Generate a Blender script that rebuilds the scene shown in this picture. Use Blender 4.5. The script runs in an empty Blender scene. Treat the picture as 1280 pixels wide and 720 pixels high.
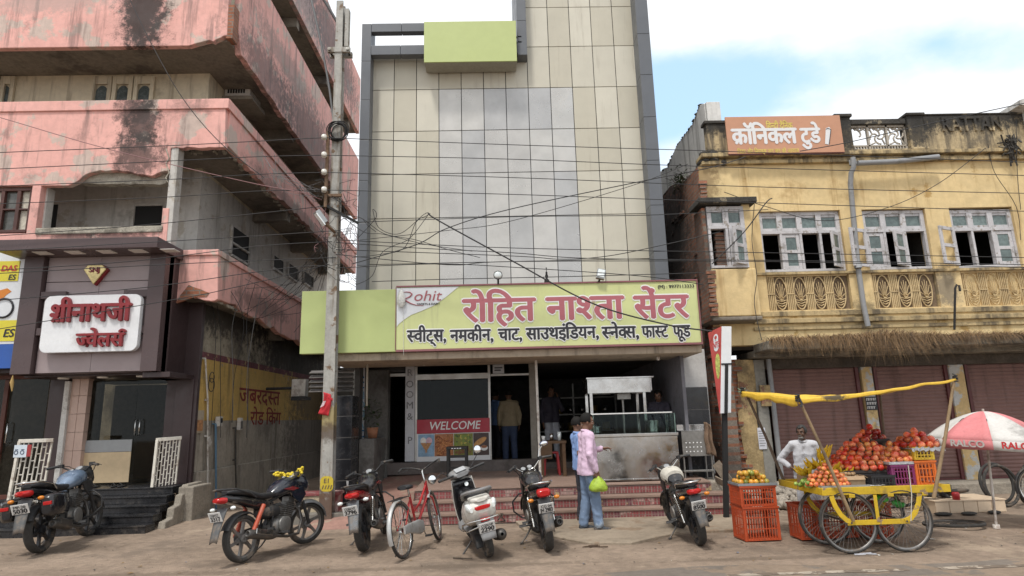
import bpy, bmesh, math, random
from mathutils import Vector as V, Matrix as Mx, Euler, noise
S = bpy.context.scene; C = S.collection; random.seed(11); PI = math.pi
def rd(a): return math.radians(a)
# ------------------------------------------------------------------ camera
F, PIT, YAW, ROL, EYE = 783.3, rd(11.755), rd(1.3576), rd(-1.583), 1.6
_f = V((math.sin(YAW)*math.cos(PIT), math.cos(YAW)*math.cos(PIT), math.sin(PIT)))
_r = V((math.cos(YAW), -math.sin(YAW), 0)); _u = _r.cross(_f)
CR = math.cos(ROL)*_r + math.sin(ROL)*_u; CU = -math.sin(ROL)*_r + math.cos(ROL)*_u; CF = _f
cam = bpy.data.cameras.new('camera'); cam.sensor_width = 36; cam.lens = 36*F/1280
cam.clip_start = .05; cam.clip_end = 3000
co = bpy.data.objects.new('camera', cam); C.objects.link(co)
co.matrix_world = Mx((( CR.x, CU.x, -CF.x, 0), (CR.y, CU.y, -CF.y, 0), (CR.z, CU.z, -CF.z, EYE), (0, 0, 0, 1)))
S.camera = co
def ray(x, y): return CR*((x-640)/F) - CU*((y-360)/F) + CF
def at(x, y, Y): d = ray(x, y); return V((0, 0, EYE)) + d*(Y/d.y)        # photo point -> world point on the plane at depth Y
def atX(x, y, X): d = ray(x, y); return V((0, 0, EYE)) + d*(X/d.x)
def gz(x, y, z=0): d = ray(x, y); return V((0, 0, EYE)) + d*((z-EYE)/d.z)
def rect(x0, y0, x1, y1, Y):                                             # -> X0, X1, Z0, Z1 of an upright rectangle
    a, b, c, d = at(x0, y0, Y), at(x1, y0, Y), at(x0, y1, Y), at(x1, y1, Y)
    return (a.x+c.x)/2, (b.x+d.x)/2, (c.z+d.z)/2, (a.z+b.z)/2
# ------------------------------------------------------------------ sky, sun, exposure
SUN_EL, SUN_AZ = rd(62), rd(205)
W = bpy.data.worlds.new('World'); S.world = W; W.use_nodes = True
nt = W.node_tree; nt.nodes.clear(); N = nt.nodes.new; L = nt.links.new
sky = N('ShaderNodeTexSky'); sky.sky_type = 'NISHITA'; sky.sun_disc = False
sky.sun_elevation = SUN_EL; sky.sun_rotation = SUN_AZ; sky.air_density = 1.; sky.dust_density = 1.2; sky.ozone_density = 1
def wm(op, a, b=None):
    n = N('ShaderNodeMath'); n.operation = op
    for i, v in enumerate((a, b)):
        if v is None: continue
        if isinstance(v, (int, float)): n.inputs[i].default_value = v
        else: L(v, n.inputs[i])
    return n.outputs[0]
tc = N('ShaderNodeTexCoord'); sp = N('ShaderNodeSeparateXYZ'); L(tc.outputs['Generated'], sp.inputs[0])
ay = wm('MAXIMUM', wm('ABSOLUTE', sp.outputs[1]), .05); su = wm('DIVIDE', sp.outputs[0], ay); sw = wm('DIVIDE', sp.outputs[2], ay)
nz = N('ShaderNodeTexNoise'); nz.inputs['Scale'].default_value = 3.2; nz.inputs['Detail'].default_value = 9; nz.inputs['Roughness'].default_value = .55
mp = N('ShaderNodeMapping'); mp.inputs['Scale'].default_value = (1, 1, 1.8); L(tc.outputs['Generated'], mp.inputs[0]); L(mp.outputs[0], nz.inputs['Vector'])
def blob(u, w, a, b, k):                                                 # a thinner patch in the cloud layer
    du = wm('DIVIDE', wm('SUBTRACT', su, u), a); dw = wm('DIVIDE', wm('SUBTRACT', sw, w), b)
    e = wm('SUBTRACT', 1., wm('SQRT', wm('ADD', wm('MULTIPLY', du, du), wm('MULTIPLY', dw, dw))))
    return wm('MULTIPLY', wm('MAXIMUM', e, 0.), k)
thin = wm('ADD', wm('ADD', blob(.40, .575, .36, .13, 1.15), blob(.80, .64, .4, .12, .8)), wm('ADD', blob(.30, .50, .2, .14, .7), blob(-.05, .95, .12, .05, .25)))
cl = wm('ADD', wm('SUBTRACT', wm('MULTIPLY', nz.outputs[0], 1.9), thin), -.05)
mr = N('ShaderNodeMapRange'); mr.interpolation_type = 'SMOOTHSTEP'; L(cl, mr.inputs[0])
mr.inputs[1].default_value = .12; mr.inputs[2].default_value = .80
cc = N('ShaderNodeMix'); cc.data_type = 'RGBA'; L(mr.outputs[0], cc.inputs[0])
hz = N('ShaderNodeMix'); hz.data_type = 'RGBA'; hz.blend_type = 'ADD'; hz.inputs[0].default_value = 1
L(sky.outputs[0], hz.inputs[6]); hz.inputs[7].default_value = (3.5, 5.0, 6.2, 1)   # thin high haze over the blue
L(hz.outputs[2], cc.inputs[6]); cc.inputs[7].default_value = (9.4, 9.6, 9.9, 1)
bg = N('ShaderNodeBackground'); bg.inputs[1].default_value = .1; L(cc.outputs[2], bg.inputs[0])
wo = N('ShaderNodeOutputWorld'); L(bg.outputs[0], wo.inputs[0])
sl = bpy.data.lights.new('sun', 'SUN'); sl.energy = 2.2; sl.angle = rd(8); sl.color = (1, .96, .9)
so = bpy.data.objects.new('sun', sl); C.objects.link(so)
so.rotation_euler = (PI/2-SUN_EL, 0, PI-SUN_AZ); so.location = (0, 0, 40)
S.view_settings.view_transform = 'Standard'; S.view_settings.look = 'None'; S.view_settings.gamma = 1
S.view_settings.use_curve_mapping = False; S.view_settings.exposure = .3
# ------------------------------------------------------------------ materials
def sr(r, g, b, k=1.):
    q = [((c/255/12.92) if c <= 10 else ((c/255+.055)/1.055)**2.4) for c in (r, g, b)]; y = .3*q[0]+.55*q[1]+.15*q[2]
    return tuple(min(.9, k*(y+(c-y)*.78)*1.04) for c in q)
MATS = {}
def M(name, col, rough=.6, metal=0, var=.12, sc=2., bump=0, bsc=60, dirt=0, dcol=(.05, .043, .036), dsc=1.2, streak=0, ssc=5, world=True,
      peel=None, stains=(), spec=.5, coat=0, rand=0, alpha=1, emit=0, brick=None, edge=0):
    if name in MATS: return MATS[name]
    m = bpy.data.materials.new(name); MATS[name] = m; m.use_nodes = True; t = m.node_tree; n = t.nodes; l = t.links.new
    b = n['Principled BSDF']
    def mk(ty, **k):
        x = n.new(ty)
        for a, v in k.items(): setattr(x, a, v)
        return x
    if world: pos = mk('ShaderNodeNewGeometry').outputs['Position']
    else: pos = mk('ShaderNodeTexCoord').outputs['Object']
    def nse(s, det=5, ro=.6, vec=None):
        x = mk('ShaderNodeTexNoise'); x.inputs['Scale'].default_value = s; x.inputs['Detail'].default_value = det; x.inputs['Roughness'].default_value = ro
        l(vec or pos, x.inputs['Vector']); return x.outputs[0]
    def rng(v, a, c, lo=0, hi=1):
        x = mk('ShaderNodeMapRange', interpolation_type='SMOOTHSTEP'); l(v, x.inputs[0])
        for i, q in ((1, a), (2, c), (3, lo), (4, hi)): x.inputs[i].default_value = q
        return x.outputs[0]
    def mix(f, a, c, bl='MIX'):
        x = mk('ShaderNodeMix', data_type='RGBA', blend_type=bl)
        for i, q in ((0, f), (6, a), (7, c)):
            if isinstance(q, (int, float)): x.inputs[i].default_value = q
            elif isinstance(q, tuple): x.inputs[i].default_value = q+(1,) if len(q) == 3 else q
            else: l(q, x.inputs[i])
        return x.outputs[2]
    col = tuple(col); cur = col
    if brick:                                                            # (mortar colour, second brick colour, scale, flip-to-X-plane)
        br = mk('ShaderNodeTexBrick'); mpn = mk('ShaderNodeMapping'); l(pos, mpn.inputs[0])
        mpn.inputs['Rotation'].default_value = (PI/2, 0, 0) if not brick[3] else (PI/2, 0, PI/2)
        if brick[3]: mpn.inputs['Rotation'].default_value = (0, PI/2, PI/2)
        l(mpn.outputs[0], br.inputs[0]); br.inputs['Color1'].default_value = col+(1,); br.inputs['Color2'].default_value = tuple(brick[1])+(1,)
        br.inputs['Mortar'].default_value = tuple(brick[0])+(1,); br.inputs['Scale'].default_value = brick[2]; br.inputs['Mortar Size'].default_value = .012
        br.inputs['Brick Width'].default_value = .24; br.inputs['Row Height'].default_value = .08
        cur = br.outputs[0]
    if peel:                                                             # (colour under the paint, amount 0..1, scale)
        for_p = nse(peel[2], 8, .65); sf_ = peel[3] if len(peel) > 3 else 0; cur = mix(rng(for_p, .68-.32*peel[1]-sf_, .72-.32*peel[1]+sf_), cur, tuple(peel[0]))
    if var:
        cur = mix(1., cur, mix(rng(nse(sc), .25, .75), (1-var,)*3, (1+var,)*3), 'MULTIPLY')
        cur = mix(1., cur, mix(rng(nse(sc*9, 3), .3, .7), (1-var*.6,)*3, (1+var*.6,)*3), 'MULTIPLY')
    if rand:
        oi = mk('ShaderNodeObjectInfo'); h = mk('ShaderNodeHueSaturation'); h.inputs['Hue'].default_value = .5
        l(rng(oi.outputs['Random'], 0, 1, 1-rand, 1+rand), h.inputs['Value']); l(cur, h.inputs['Color']) if not isinstance(cur, tuple) else None
        if not isinstance(cur, tuple): cur = h.outputs[0]
    if streak:
        mpn = mk('ShaderNodeMapping'); l(pos, mpn.inputs[0]); mpn.inputs['Scale'].default_value = (1, 1, .09)
        k = nse(ssc, 6, .65, mpn.outputs[0]); cur = mix(rng(k, .56-.2*streak, .74-.2*streak, 0, min(1, .5+streak*.5)), cur, tuple(dcol))
    if dirt:
        k = nse(dsc, 9, .7); cur = mix(rng(k, .61-.3*dirt, .73-.25*dirt, 0, min(1, .4+dirt*.6)), cur, tuple(dcol))
    for s_ in stains:                                                    # (centre, radii, colour, strength)
        vs = mk('ShaderNodeVectorMath', operation='SUBTRACT'); l(pos, vs.inputs[0]); vs.inputs[1].default_value = s_[0]
        vd = mk('ShaderNodeVectorMath', operation='DIVIDE'); l(vs.outputs[0], vd.inputs[0]); vd.inputs[1].default_value = s_[1]
        ln = mk('ShaderNodeVectorMath', operation='LENGTH'); l(vd.outputs[0], ln.inputs[0])
        s2 = mk('ShaderNodeMath', operation='MULTIPLY_ADD'); l(nse(6.5, 10, .78), s2.inputs[0]); s2.inputs[1].default_value = 2.6; s2.inputs[2].default_value = -.8; sm = mk('ShaderNodeMath', operation='SUBTRACT'); l(s2.outputs[0], sm.inputs[0]); l(ln.outputs['Value'], sm.inputs[1])
        cur = mix(rng(sm.outputs[0], -.55, .05, 0, s_[3]), cur, tuple(s_[2]))
    if isinstance(cur, tuple): b.inputs['Base Color'].default_value = cur+(1,)
    else: l(cur, b.inputs['Base Color'])
    b.inputs['Roughness'].default_value = rough; b.inputs['Metallic'].default_value = metal
    b.inputs['Specular IOR Level'].default_value = spec; b.inputs['Coat Weight'].default_value = coat
    if var and rough > .12: l(rng(nse(sc*3), .3, .7, max(.03, rough-.1), min(1, rough+.1)), b.inputs['Roughness'])
    if bump:
        bn = mk('ShaderNodeBump'); bn.inputs['Strength'].default_value = bump; bn.inputs['Distance'].default_value = .02
        l(nse(bsc, 6, .65), bn.inputs['Height']); l(bn.outputs[0], b.inputs['Normal'])
    if emit: b.inputs['Emission Color'].default_value = col+(1,); b.inputs['Emission Strength'].default_value = emit
    return m
def glass(name, tint, fac=.12, rough=.03):                                # clear pane: tinted see-through with a mirror film
    if name in MATS: return MATS[name]
    m = bpy.data.materials.new(name); MATS[name] = m; m.use_nodes = True; t = m.node_tree; n = t.nodes; l = t.links.new
    n.remove(n['Principled BSDF']); fac = fac-.03; tr = n.new('ShaderNodeBsdfTransparent'); tr.inputs[0].default_value = tuple(tint)+(1,)
    gl = n.new('ShaderNodeBsdfGlossy'); gl.inputs['Roughness'].default_value = rough; gl.inputs[0].default_value = (.9, .95, .95, 1)
    lw = n.new('ShaderNodeFresnel'); lw.inputs[0].default_value = 1.22; ad = n.new('ShaderNodeMath'); ad.operation = 'ADD'; ad.inputs[1].default_value = fac; l(lw.outputs[0], ad.inputs[0])
    mx = n.new('ShaderNodeMixShader'); l(ad.outputs[0], mx.inputs[0]); l(tr.outputs[0], mx.inputs[1]); l(gl.outputs[0], mx.inputs[2])
    l(mx.outputs[0], n['Material Output'].inputs[0]); return m
# ------------------------------------------------------------------ mesh builder
class MB:
    def __init__(s, m=None): s.v = []; s.f = []; s.mi = []; s.sm = []; s.mats = []; s.X = None; s.cur = 0; s.use(m)
    def use(s, m):
        if m is None: return s
        if m not in s.mats: s.mats.append(m)
        s.cur = s.mats.index(m); return s
    def add(s, vs, fs, sm=False):
        o = len(s.v)
        s.v += [(s.X @ V(p)) if s.X else V(p) for p in vs]
        for f in fs: s.f.append([i+o for i in f]); s.mi.append(s.cur); s.sm.append(sm)
        return s
    def box(s, x0, x1, y0, y1, z0, z1):
        if x0 > x1: x0, x1 = x1, x0
        if y0 > y1: y0, y1 = y1, y0
        if z0 > z1: z0, z1 = z1, z0
        return s.add([(x, y, z) for x in (x0, x1) for y in (y0, y1) for z in (z0, z1)],
              [(0, 1, 3, 2), (4, 6, 7, 5), (0, 4, 5, 1), (2, 3, 7, 6), (0, 2, 6, 4), (1, 5, 7, 3)])
    def obox(s, c, size, rot=(0, 0, 0)):
        m = Euler(rot).to_matrix(); c = V(c); h = [q/2 for q in size]
        return s.add([c+m @ V((a*h[0], b*h[1], d*h[2])) for a in (-1, 1) for b in (-1, 1) for d in (-1, 1)],
              [(0, 1, 3, 2), (4, 6, 7, 5), (0, 4, 5, 1), (2, 3, 7, 6), (0, 2, 6, 4), (1, 5, 7, 3)])
    def bar(s, a, b, w, h, up=(0, 0, 1)):
        a = V(a); b = V(b); d = (b-a).normalized(); u = V(up)
        if abs(d.dot(u)) > .98: u = V((0, 1, 0))
        r = d.cross(u).normalized(); u = r.cross(d)
        vs = [p+r*(i*w/2)+u*(j*h/2) for p in (a, b) for i in (-1, 1) for j in (-1, 1)]
        return s.add(vs, [(0, 1, 3, 2), (4, 6, 7, 5), (0, 4, 5, 1), (2, 3, 7, 6), (0, 2, 6, 4), (1, 5, 7, 3)])
    def tube(s, pts, r, seg=7, closed=False, caps=True):
        P = [V(p) for p in pts]; n = len(P); rs = r if isinstance(r, (list, tuple)) else [r]*n
        vs = []; fs = []; pr = None
        for i, p in enumerate(P):
            if closed: d = P[(i+1) % n]-P[i-1]
            else: d = P[min(i+1, n-1)]-P[max(i-1, 0)]
            d = d.normalized() if d.length > 1e-9 else V((0, 0, 1))
            if pr is None:
                u = V((0, 0, 1)) if abs(d.z) < .9 else V((0, 1, 0)); pr = d.cross(u).normalized()
            pr = (pr-d*pr.dot(d)); pr = pr.normalized() if pr.length > 1e-6 else d.orthogonal().normalized()
            q = d.cross(pr)
            for k in range(seg): a = 2*PI*k/seg; vs.append(p+(pr*math.cos(a)+q*math.sin(a))*rs[i])
        for i in range(n if closed else n-1):
            j = (i+1) % n
            for k in range(seg): k2 = (k+1) % seg; fs.append((i*seg+k, i*seg+k2, j*seg+k2, j*seg+k))
        s.add(vs, fs, True)
        if caps and not closed: s.add([vs[k] for k in range(seg)], [tuple(range(seg))[::-1]]); s.add(vs[-seg:], [tuple(range(seg))])
        return s
    def lathe(s, prof, c=(0, 0, 0), axis=(0, 0, 1), seg=16, sm=True):
        a = V(axis).normalized(); u = a.orthogonal().normalized(); w = a.cross(u); c = V(c); vs = []; fs = []
        for r, h in prof:
            for k in range(seg): t = 2*PI*k/seg; vs.append(c+a*h+(u*math.cos(t)+w*math.sin(t))*max(r, 1e-4))
        for i in range(len(prof)-1):
            for k in range(seg): k2 = (k+1) % seg; fs.append((i*seg+k, i*seg+k2, (i+1)*seg+k2, (i+1)*seg+k))
        return s.add(vs, fs, sm)
    def cyl(s, c, axis, r, h, seg=16): return s.lathe([(0, -h/2), (r, -h/2), (r, -h/2), (r, h/2), (r, h/2), (0, h/2)], c, axis, seg)
    def torus(s, c, axis, Rr, r, seg=36, rs=8, wide=1.):
        pr = [(Rr+r*math.cos(2*PI*k/rs), r*wide*math.sin(2*PI*k/rs)) for k in range(rs+1)]
        return s.lathe(pr, c, axis, seg)
    def ell(s, c, rr, rot=(0, 0, 0), seg=14, rings=9):
        m = Euler(rot).to_matrix(); c = V(c); vs = []; fs = []
        for i in range(rings+1):
            t = PI*i/rings
            for k in range(seg): a = 2*PI*k/seg; vs.append(c+m @ V((rr[0]*math.sin(t)*math.cos(a), rr[1]*math.sin(t)*math.sin(a), rr[2]*math.cos(t))))
        for i in range(rings):
            for k in range(seg): k2 = (k+1) % seg; fs.append((i*seg+k, (i+1)*seg+k, (i+1)*seg+k2, i*seg+k2))
        return s.add(vs, fs, True)
    def strip(s, pts, w, t, side):                                        # flat bar bent along a path; side = direction of its thickness
        P = [V(p) for p in pts]; sd = V(side).normalized(); rings = []
        for i, p in enumerate(P):
            d = (P[min(i+1, len(P)-1)]-P[max(i-1, 0)]).normalized(); n = d.cross(sd); rings.append([p+n*(a*w/2)+sd*(b*t/2) for a, b in ((-1, -1), (1, -1), (1, 1), (-1, 1))])
        return s.loft(rings, sm=False)
    def prism(s, poly, o, u, w, th):                                      # 2-D outline in the frame o,u,w pushed along th
        o = V(o); u = V(u); w = V(w); th = V(th); n = len(poly)
        a = [o+u*p[0]+w*p[1] for p in poly]; b = [p+th for p in a]
        if u.cross(w).dot(th) > 0: a, b = b, a
        s.add(a+b, [tuple(range(n)), tuple(range(n, 2*n))[::-1]]+[((i+1) % n, i, n+i, n+(i+1) % n) for i in range(n)])
        return s
    def loft(s, rings, caps=True, sm=True):
        n = len(rings[0]); vs = [V(p) for r in rings for p in r]; fs = []
        for i in range(len(rings)-1):
            for k in range(n): k2 = (k+1) % n; fs.append((i*n+k, i*n+k2, (i+1)*n+k2, (i+1)*n+k))
        s.add(vs, fs, sm)
        if caps: s.add(rings[0], [tuple(range(n))[::-1]]); s.add(rings[-1], [tuple(range(n))])
        return s
    def loftx(s, secs, n=14, ex=2.4):                                     # sections along x: (x, zc, half width, half height[, yc])
        rings = []
        for q in secs:
            x, zc, hw, hh = q[:4]; yc = q[4] if len(q) > 4 else 0; r = []
            for k in range(n):
                a = 2*PI*k/n; ca, sa = math.cos(a), math.sin(a)
                r.append((x, yc+hw*math.copysign(abs(ca)**(2/ex), ca), zc+hh*math.copysign(abs(sa)**(2/ex), sa)))
            rings.append(r)
        return s.loft(rings)
    def grid(s, fn, nu, nv, sm=True):
        vs = [fn(i/nu, j/nv) for i in range(nu+1) for j in range(nv+1)]; w = nv+1
        return s.add(vs, [(i*w+j, (i+1)*w+j, (i+1)*w+j+1, i*w+j+1) for i in range(nu) for j in range(nv)], sm)
    def mesh(s, name):
        me = bpy.data.meshes.new(name); me.from_pydata([tuple(p) for p in s.v], [], s.f)
        for m in s.mats: me.materials.append(m)
        me.polygons.foreach_set('material_index', s.mi); me.polygons.foreach_set('use_smooth', s.sm); me.update()
        return me
    def fixn(s, me):
        b = bmesh.new(); b.from_mesh(me); bmesh.ops.recalc_face_normals(b, faces=b.faces); b.to_mesh(me); b.free()
WP = {}
def wpos(o): return WP.get(o.name, V((0, 0, 0)))
def build(name, mb, parent=None, bevel=0, loc=None, local=False, solid=0, sub=0):
    """one mesh object; vertices are world coordinates (or the parent's frame when local)"""
    off = V((0, 0, 0)) if local else (wpos(parent) if parent else (V(loc) if loc is not None else V((0, 0, 0))))
    if not local and off.length > 0: mb.v = [p-off for p in mb.v]
    me = mb.mesh(name); mb.fixn(me); o = bpy.data.objects.new(name, me); C.objects.link(o)
    if parent: o.parent = parent; WP[o.name] = off
    else:
        WP[o.name] = off; o.location = off
    if solid: k = o.modifiers.new('s', 'SOLIDIFY'); k.thickness = solid; k.offset = 0
    if bevel: k = o.modifiers.new('b', 'BEVEL'); k.width = bevel; k.segments = 2; k.limit_method = 'ANGLE'; k.angle_limit = rd(40); k.harden_normals = False
    if sub: k = o.modifiers.new('u', 'SUBSURF'); k.levels = sub; k.render_levels = sub
    return o
def split(o):
    """loose pieces of a part become parts of their own"""
    b = bmesh.new(); b.from_mesh(o.data); b.verts.ensure_lookup_table(); seen = {}; n = 0
    for v in b.verts:
        if v.index in seen: continue
        st = [v]; seen[v.index] = n
        while st:
            for e in st.pop().link_edges:
                for w in e.verts:
                    if w.index not in seen: seen[w.index] = n; st.append(w)
        n += 1
    src = o.data
    for i in range(n):
        c = b.copy(); bmesh.ops.delete(c, geom=[v for v in c.verts if seen[v.index] != i], context='VERTS'); me = src.copy(); c.to_mesh(me); c.free()
        q = o if i == 0 else o.copy(); q.data = me
        if i: C.objects.link(q)
    b.free()
def tag(o, label, cat, group=None, kind=None):
    if label: o['label'] = label
    if cat: o['category'] = cat
    if group: o['group'] = group
    if kind: o['kind'] = kind
    return o
def thing(name, label, cat, loc=(0, 0, 0), group=None, rot=None):
    o = bpy.data.objects.new(name, None); C.objects.link(o); o.location = loc; o.empty_display_size = .2
    if rot is not None: o.rotation_euler = rot
    WP[o.name] = V(loc); return tag(o, label, cat, group)
def kids(o): return [c for c in C.objects if c.parent == o]
def dup(o, loc=None, rot=None, label=None, parent=None):
    ch = list(o.children); c = o.copy(); C.objects.link(c)
    if parent: c.parent = parent
    if loc is not None: c.location = loc
    if rot is not None: c.rotation_euler = rot
    if label: c['label'] = label
    for k in ch: dup(k, parent=c)
    return c
# ------------------------------------------------------------------ lettering
_adv = {}; _gl = {}
def _tmesh(s):
    c = bpy.data.curves.new('t', 'FONT'); c.body = s; c.size = 1; c.resolution_u = 3
    o = bpy.data.objects.new('t', c); C.objects.link(o)
    me = bpy.data.meshes.new_from_object(o.evaluated_get(bpy.context.evaluated_depsgraph_get()))
    r = ([(v.co.x, v.co.y) for v in me.vertices], [tuple(p.vertices) for p in me.polygons])
    bpy.data.objects.remove(o); bpy.data.curves.remove(c); bpy.data.meshes.remove(me); return r
def glyph(ch):
    if ch not in _gl: _gl[ch] = _tmesh(ch)
    return _gl[ch]
def adv(ch):
    if ch not in _adv:
        e = 'HHH' if ord(ch) < 256 else '\u0964'*4
        _adv[ch] = max(p[0] for p in _tmesh(ch+e)[0])-max(p[0] for p in glyph(e)[0])
    return _adv[ch]
def clip_right(vs, fs, x):                                                # keep what lies left of x (half consonants)
    b = bmesh.new(); bv = [b.verts.new((p[0], p[1], 0)) for p in vs]
    for f in fs:
        try: b.faces.new([bv[i] for i in f])
        except ValueError: pass
    bmesh.ops.bisect_plane(b, geom=b.verts[:]+b.edges[:]+b.faces[:], plane_co=(x, 0, 0), plane_no=(1, 0, 0), clear_outer=True)
    b.verts.index_update(); r = ([(v.co.x, v.co.y) for v in b.verts], [tuple(v.index for v in f.verts) for f in b.faces]); b.free(); return r
def layout(s):
    """list of flat glyph shapes + width.  {x = half form of x, ^ = reph over the last letter, / = r-stroke under the last letter"""
    out = []; pen = 0.; i = 0; last = (0, .5)
    def put(g, dx): out.append(([(p[0]+dx, p[1]) for p in g[0]], g[1]))
    while i < len(s):
        ch = s[i]
        if ch == '{':
            i += 1; ch = s[i]; g = glyph(ch); x1 = max(p[0] for p in g[0]); cut = x1-(.34 if ch in 'क' else .178)
            g = clip_right(g[0], g[1], cut); put(g, pen); last = (pen, cut); pen += cut-.01
        elif ch == '^':
            a = last[1]; pts = [(a-.1+.13*math.cos(t), .80+.10*math.sin(t)) for t in [PI*(1-k/7) for k in range(8)]]
            vs = []
            for k, (x, y) in enumerate(pts): d = .035; t = PI*(1-k/7); vs += [(x-d*math.cos(t)+0, y-d*math.sin(t)), (x+d*math.cos(t), y+d*math.sin(t))]
            out.append(([(x+last[0], y-.12) for x, y in vs], [(2*k, 2*k+1, 2*k+3, 2*k+2) for k in range(7)]))
        elif ch == '/':
            x0 = last[0]+last[1]*.52; out.append(([(x0-.02, .24), (x0+.05, .29), (x0-.19, 0), (x0-.25, .05)], [(0, 1, 2, 3)]))
        elif ch == ' ': pen += .26
        else:
            g = glyph(ch)
            if ch == '\u093f' and i and s[i-1] != ' ': pen -= max(0, min(p[0] for p in g[0])+.03)
            put(g, pen); a = adv(ch)
            if a > .05: last = (pen, a)
            pen += a
        i += 1
    return out, pen
def text(mb, s, o, u, w, width=None, height=None, th=.01, bold=0., shear=0., ring=0., align='l', spacing=0):
    """raised letters standing on the plane o,u,w; width = length of the line, height = em size"""
    gs, pw = layout(s); u = V(u).normalized(); w = V(w).normalized(); n = u.cross(w)
    sx = sy = height or 1.
    if width: sx = width/max(pw, .01); sy = height or sx
    o = V(o)
    if align == 'c': o = o-u*(pw*sx/2)
    if align == 'r': o = o-u*(pw*sx)
    offs = [(0, 0)]
    if bold: offs = [(-bold, 0), (0, 0), (bold, 0), (0, bold*.6), (0, -bold*.6)]
    if ring: offs = [(ring*math.cos(a), ring*math.sin(a)) for a in [k*PI/4 for k in range(8)]]
    k = 0
    for vs, fs in gs:
        for dx, dy in offs:
            k += 1; t = th+(k % 40)*.00012; q = len(vs)
            a = [o+u*((p[0]+dx+p[1]*shear)*sx)+w*((p[1]+dy)*sy)+n*t for p in vs]; mb.add(a, fs)
            if th > .006 and not ring:                                    # side walls of the raised letter
                ed = {}
                for f in fs:
                    for i in range(len(f)): e = (f[i], f[(i+1) % len(f)]); ed[e] = 1
                b = [p-n*t for p in a]; mb.add(a+b, [(i, j, q+j, q+i) for (i, j) in ed if (j, i) not in ed])
    return mb
def pxp(mb, pts, Y, th=.12): return mb.prism([((p := at(x, y, Y)).x, p.z) for x, y in pts], (0, Y, 0), (1, 0, 0), (0, 0, 1), (0, th, 0))
def sidep(mb, yz, X, th=-.12): return mb.prism(yz, (X, 0, 0), (0, 1, 0), (0, 0, 1), (th, 0, 0))
def jag(a, b, n, amp):                                                   # ragged broken edge between two points
    return [tuple(a[k]+(b[k]-a[k])*i/n+(random.uniform(-amp, amp) if 0 < i < n else 0) for k in (0, 1)) for i in range(n+1)]
# ================================================================== GROUND
m_dust = M('dust', (.272, .21, .16), .95, var=.2, sc=1.1, bump=.9, bsc=38, dirt=.34, dcol=(.15, .12, .095), dsc=.9, stains=[((x, y, 0), (rx, ry, 1), (.13, .1, .075), .55) for x, y, rx, ry in ((-2.6, 8.6, .9, .35), (-1.3, 8.8, .7, .3), (.1, 8.5, .8, .4), (1.1, 8.6, .9, .18), (2.3, 8.7, .7, .35), (-6, 9.4, .8, .5), (4.4, 7.8, 1.1, .4), (-4.2, 7.6, 1.8, .16), (3.1, 7.4, 1.6, .12), (-.8, 7.5, 2.2, .13))], peel=((.33, .26, .195), .32, .6), spec=.15)  # soft darker patches under the parked vehicles and cart, plus long narrow streaks
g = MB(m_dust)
xs = [-300, -80, -30]+[-14+.14*i for i in range(201)]+[30, 80, 300]; ys = [-60, -10, 4]+[7+.11*i for i in range(56)]+[15, 24, 60, 600]
def gh(x, y):
    if not (-13 < x < 13 and 7.4 < y < 13): return 0
    k = min(1, (13-abs(x))/1.5)*min(1, (y-7.4)/.7)*min(1, (13-y)/.6)
    h = noise.noise((x*.7, y*.9, 3))*.018+noise.noise((x*2.3, y*2.6, 9))*.008+noise.noise((x*7, y*7, 5))*.003
    if x < -3.2: h += .05*max(0, min(1, (y-10.4)/1.0))
    return h*k-.004
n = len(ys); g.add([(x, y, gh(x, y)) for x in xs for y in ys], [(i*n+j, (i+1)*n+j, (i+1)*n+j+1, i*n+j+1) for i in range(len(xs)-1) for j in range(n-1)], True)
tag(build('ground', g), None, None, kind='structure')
m_asph = M('asphalt', (.17, .145, .122), .92, var=.14, sc=1.4, bump=.35, bsc=160, peel=((.235, .18, .134), .62, .9), spec=.2)
r_ = MB(m_asph); ed = [(x*.25-30, 6.98+noise.noise((x*.12, 2, 1))*.2+noise.noise((x*.6, 5, 1))*.05) for x in range(241)]
r_.add([(p[0], -14, .005) for p in ed]+[(p[0], p[1], .005) for p in ed], [(i, i+1, 242+i, 241+i) for i in range(240)])
tag(build('road', r_), None, None, kind='structure')
m_paint = M('road_paint', (.36, .31, .25), .9, var=.15, peel=((.17, .135, .105), .62, 5), spec=.2)
for x0, x1 in ((-9, -3.4), (2.25, 2.75), (2.75, 4.05), (4.38, 9), (10, 15)):
    k = MB(m_paint); q = 12
    k.add([(x0+(x1-x0)*i/q, 6.62+random.uniform(-.012, .012), .009) for i in range(q+1)]+[(x0+(x1-x0)*i/q, 6.72+random.uniform(-.012, .012), .009) for i in range(q+1)], [(i, i+1, q+2+i, q+1+i) for i in range(q)])
    tag(build('road_marking', k), None, None, kind='structure')
m_conc = M('worn_concrete', (.30, .245, .185), .9, var=.14, sc=1.5, bump=.4, bsc=50, dirt=.25, dcol=(.17, .135, .1), dsc=1.3, peel=((.25, .185, .13), .4, 1.2), spec=.2)
pv = [at(x, y, 10).x for x, y in ()]
edge = [gz(x, y) for x, y in ((655, 664), (690, 673), (735, 681), (790, 681), (815, 675), (850, 668), (925, 664), (936, 655))]
k = MB(m_conc); pl = [(p.x, p.y) for p in edge]+[(3.75, 10.36), (.2, 10.36)]
k.prism(pl, (0, 0, -.03), (1, 0, 0), (0, 1, 0), (0, 0, .062)); tag(build('pavement', k, bevel=.012), None, None, kind='structure')
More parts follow.
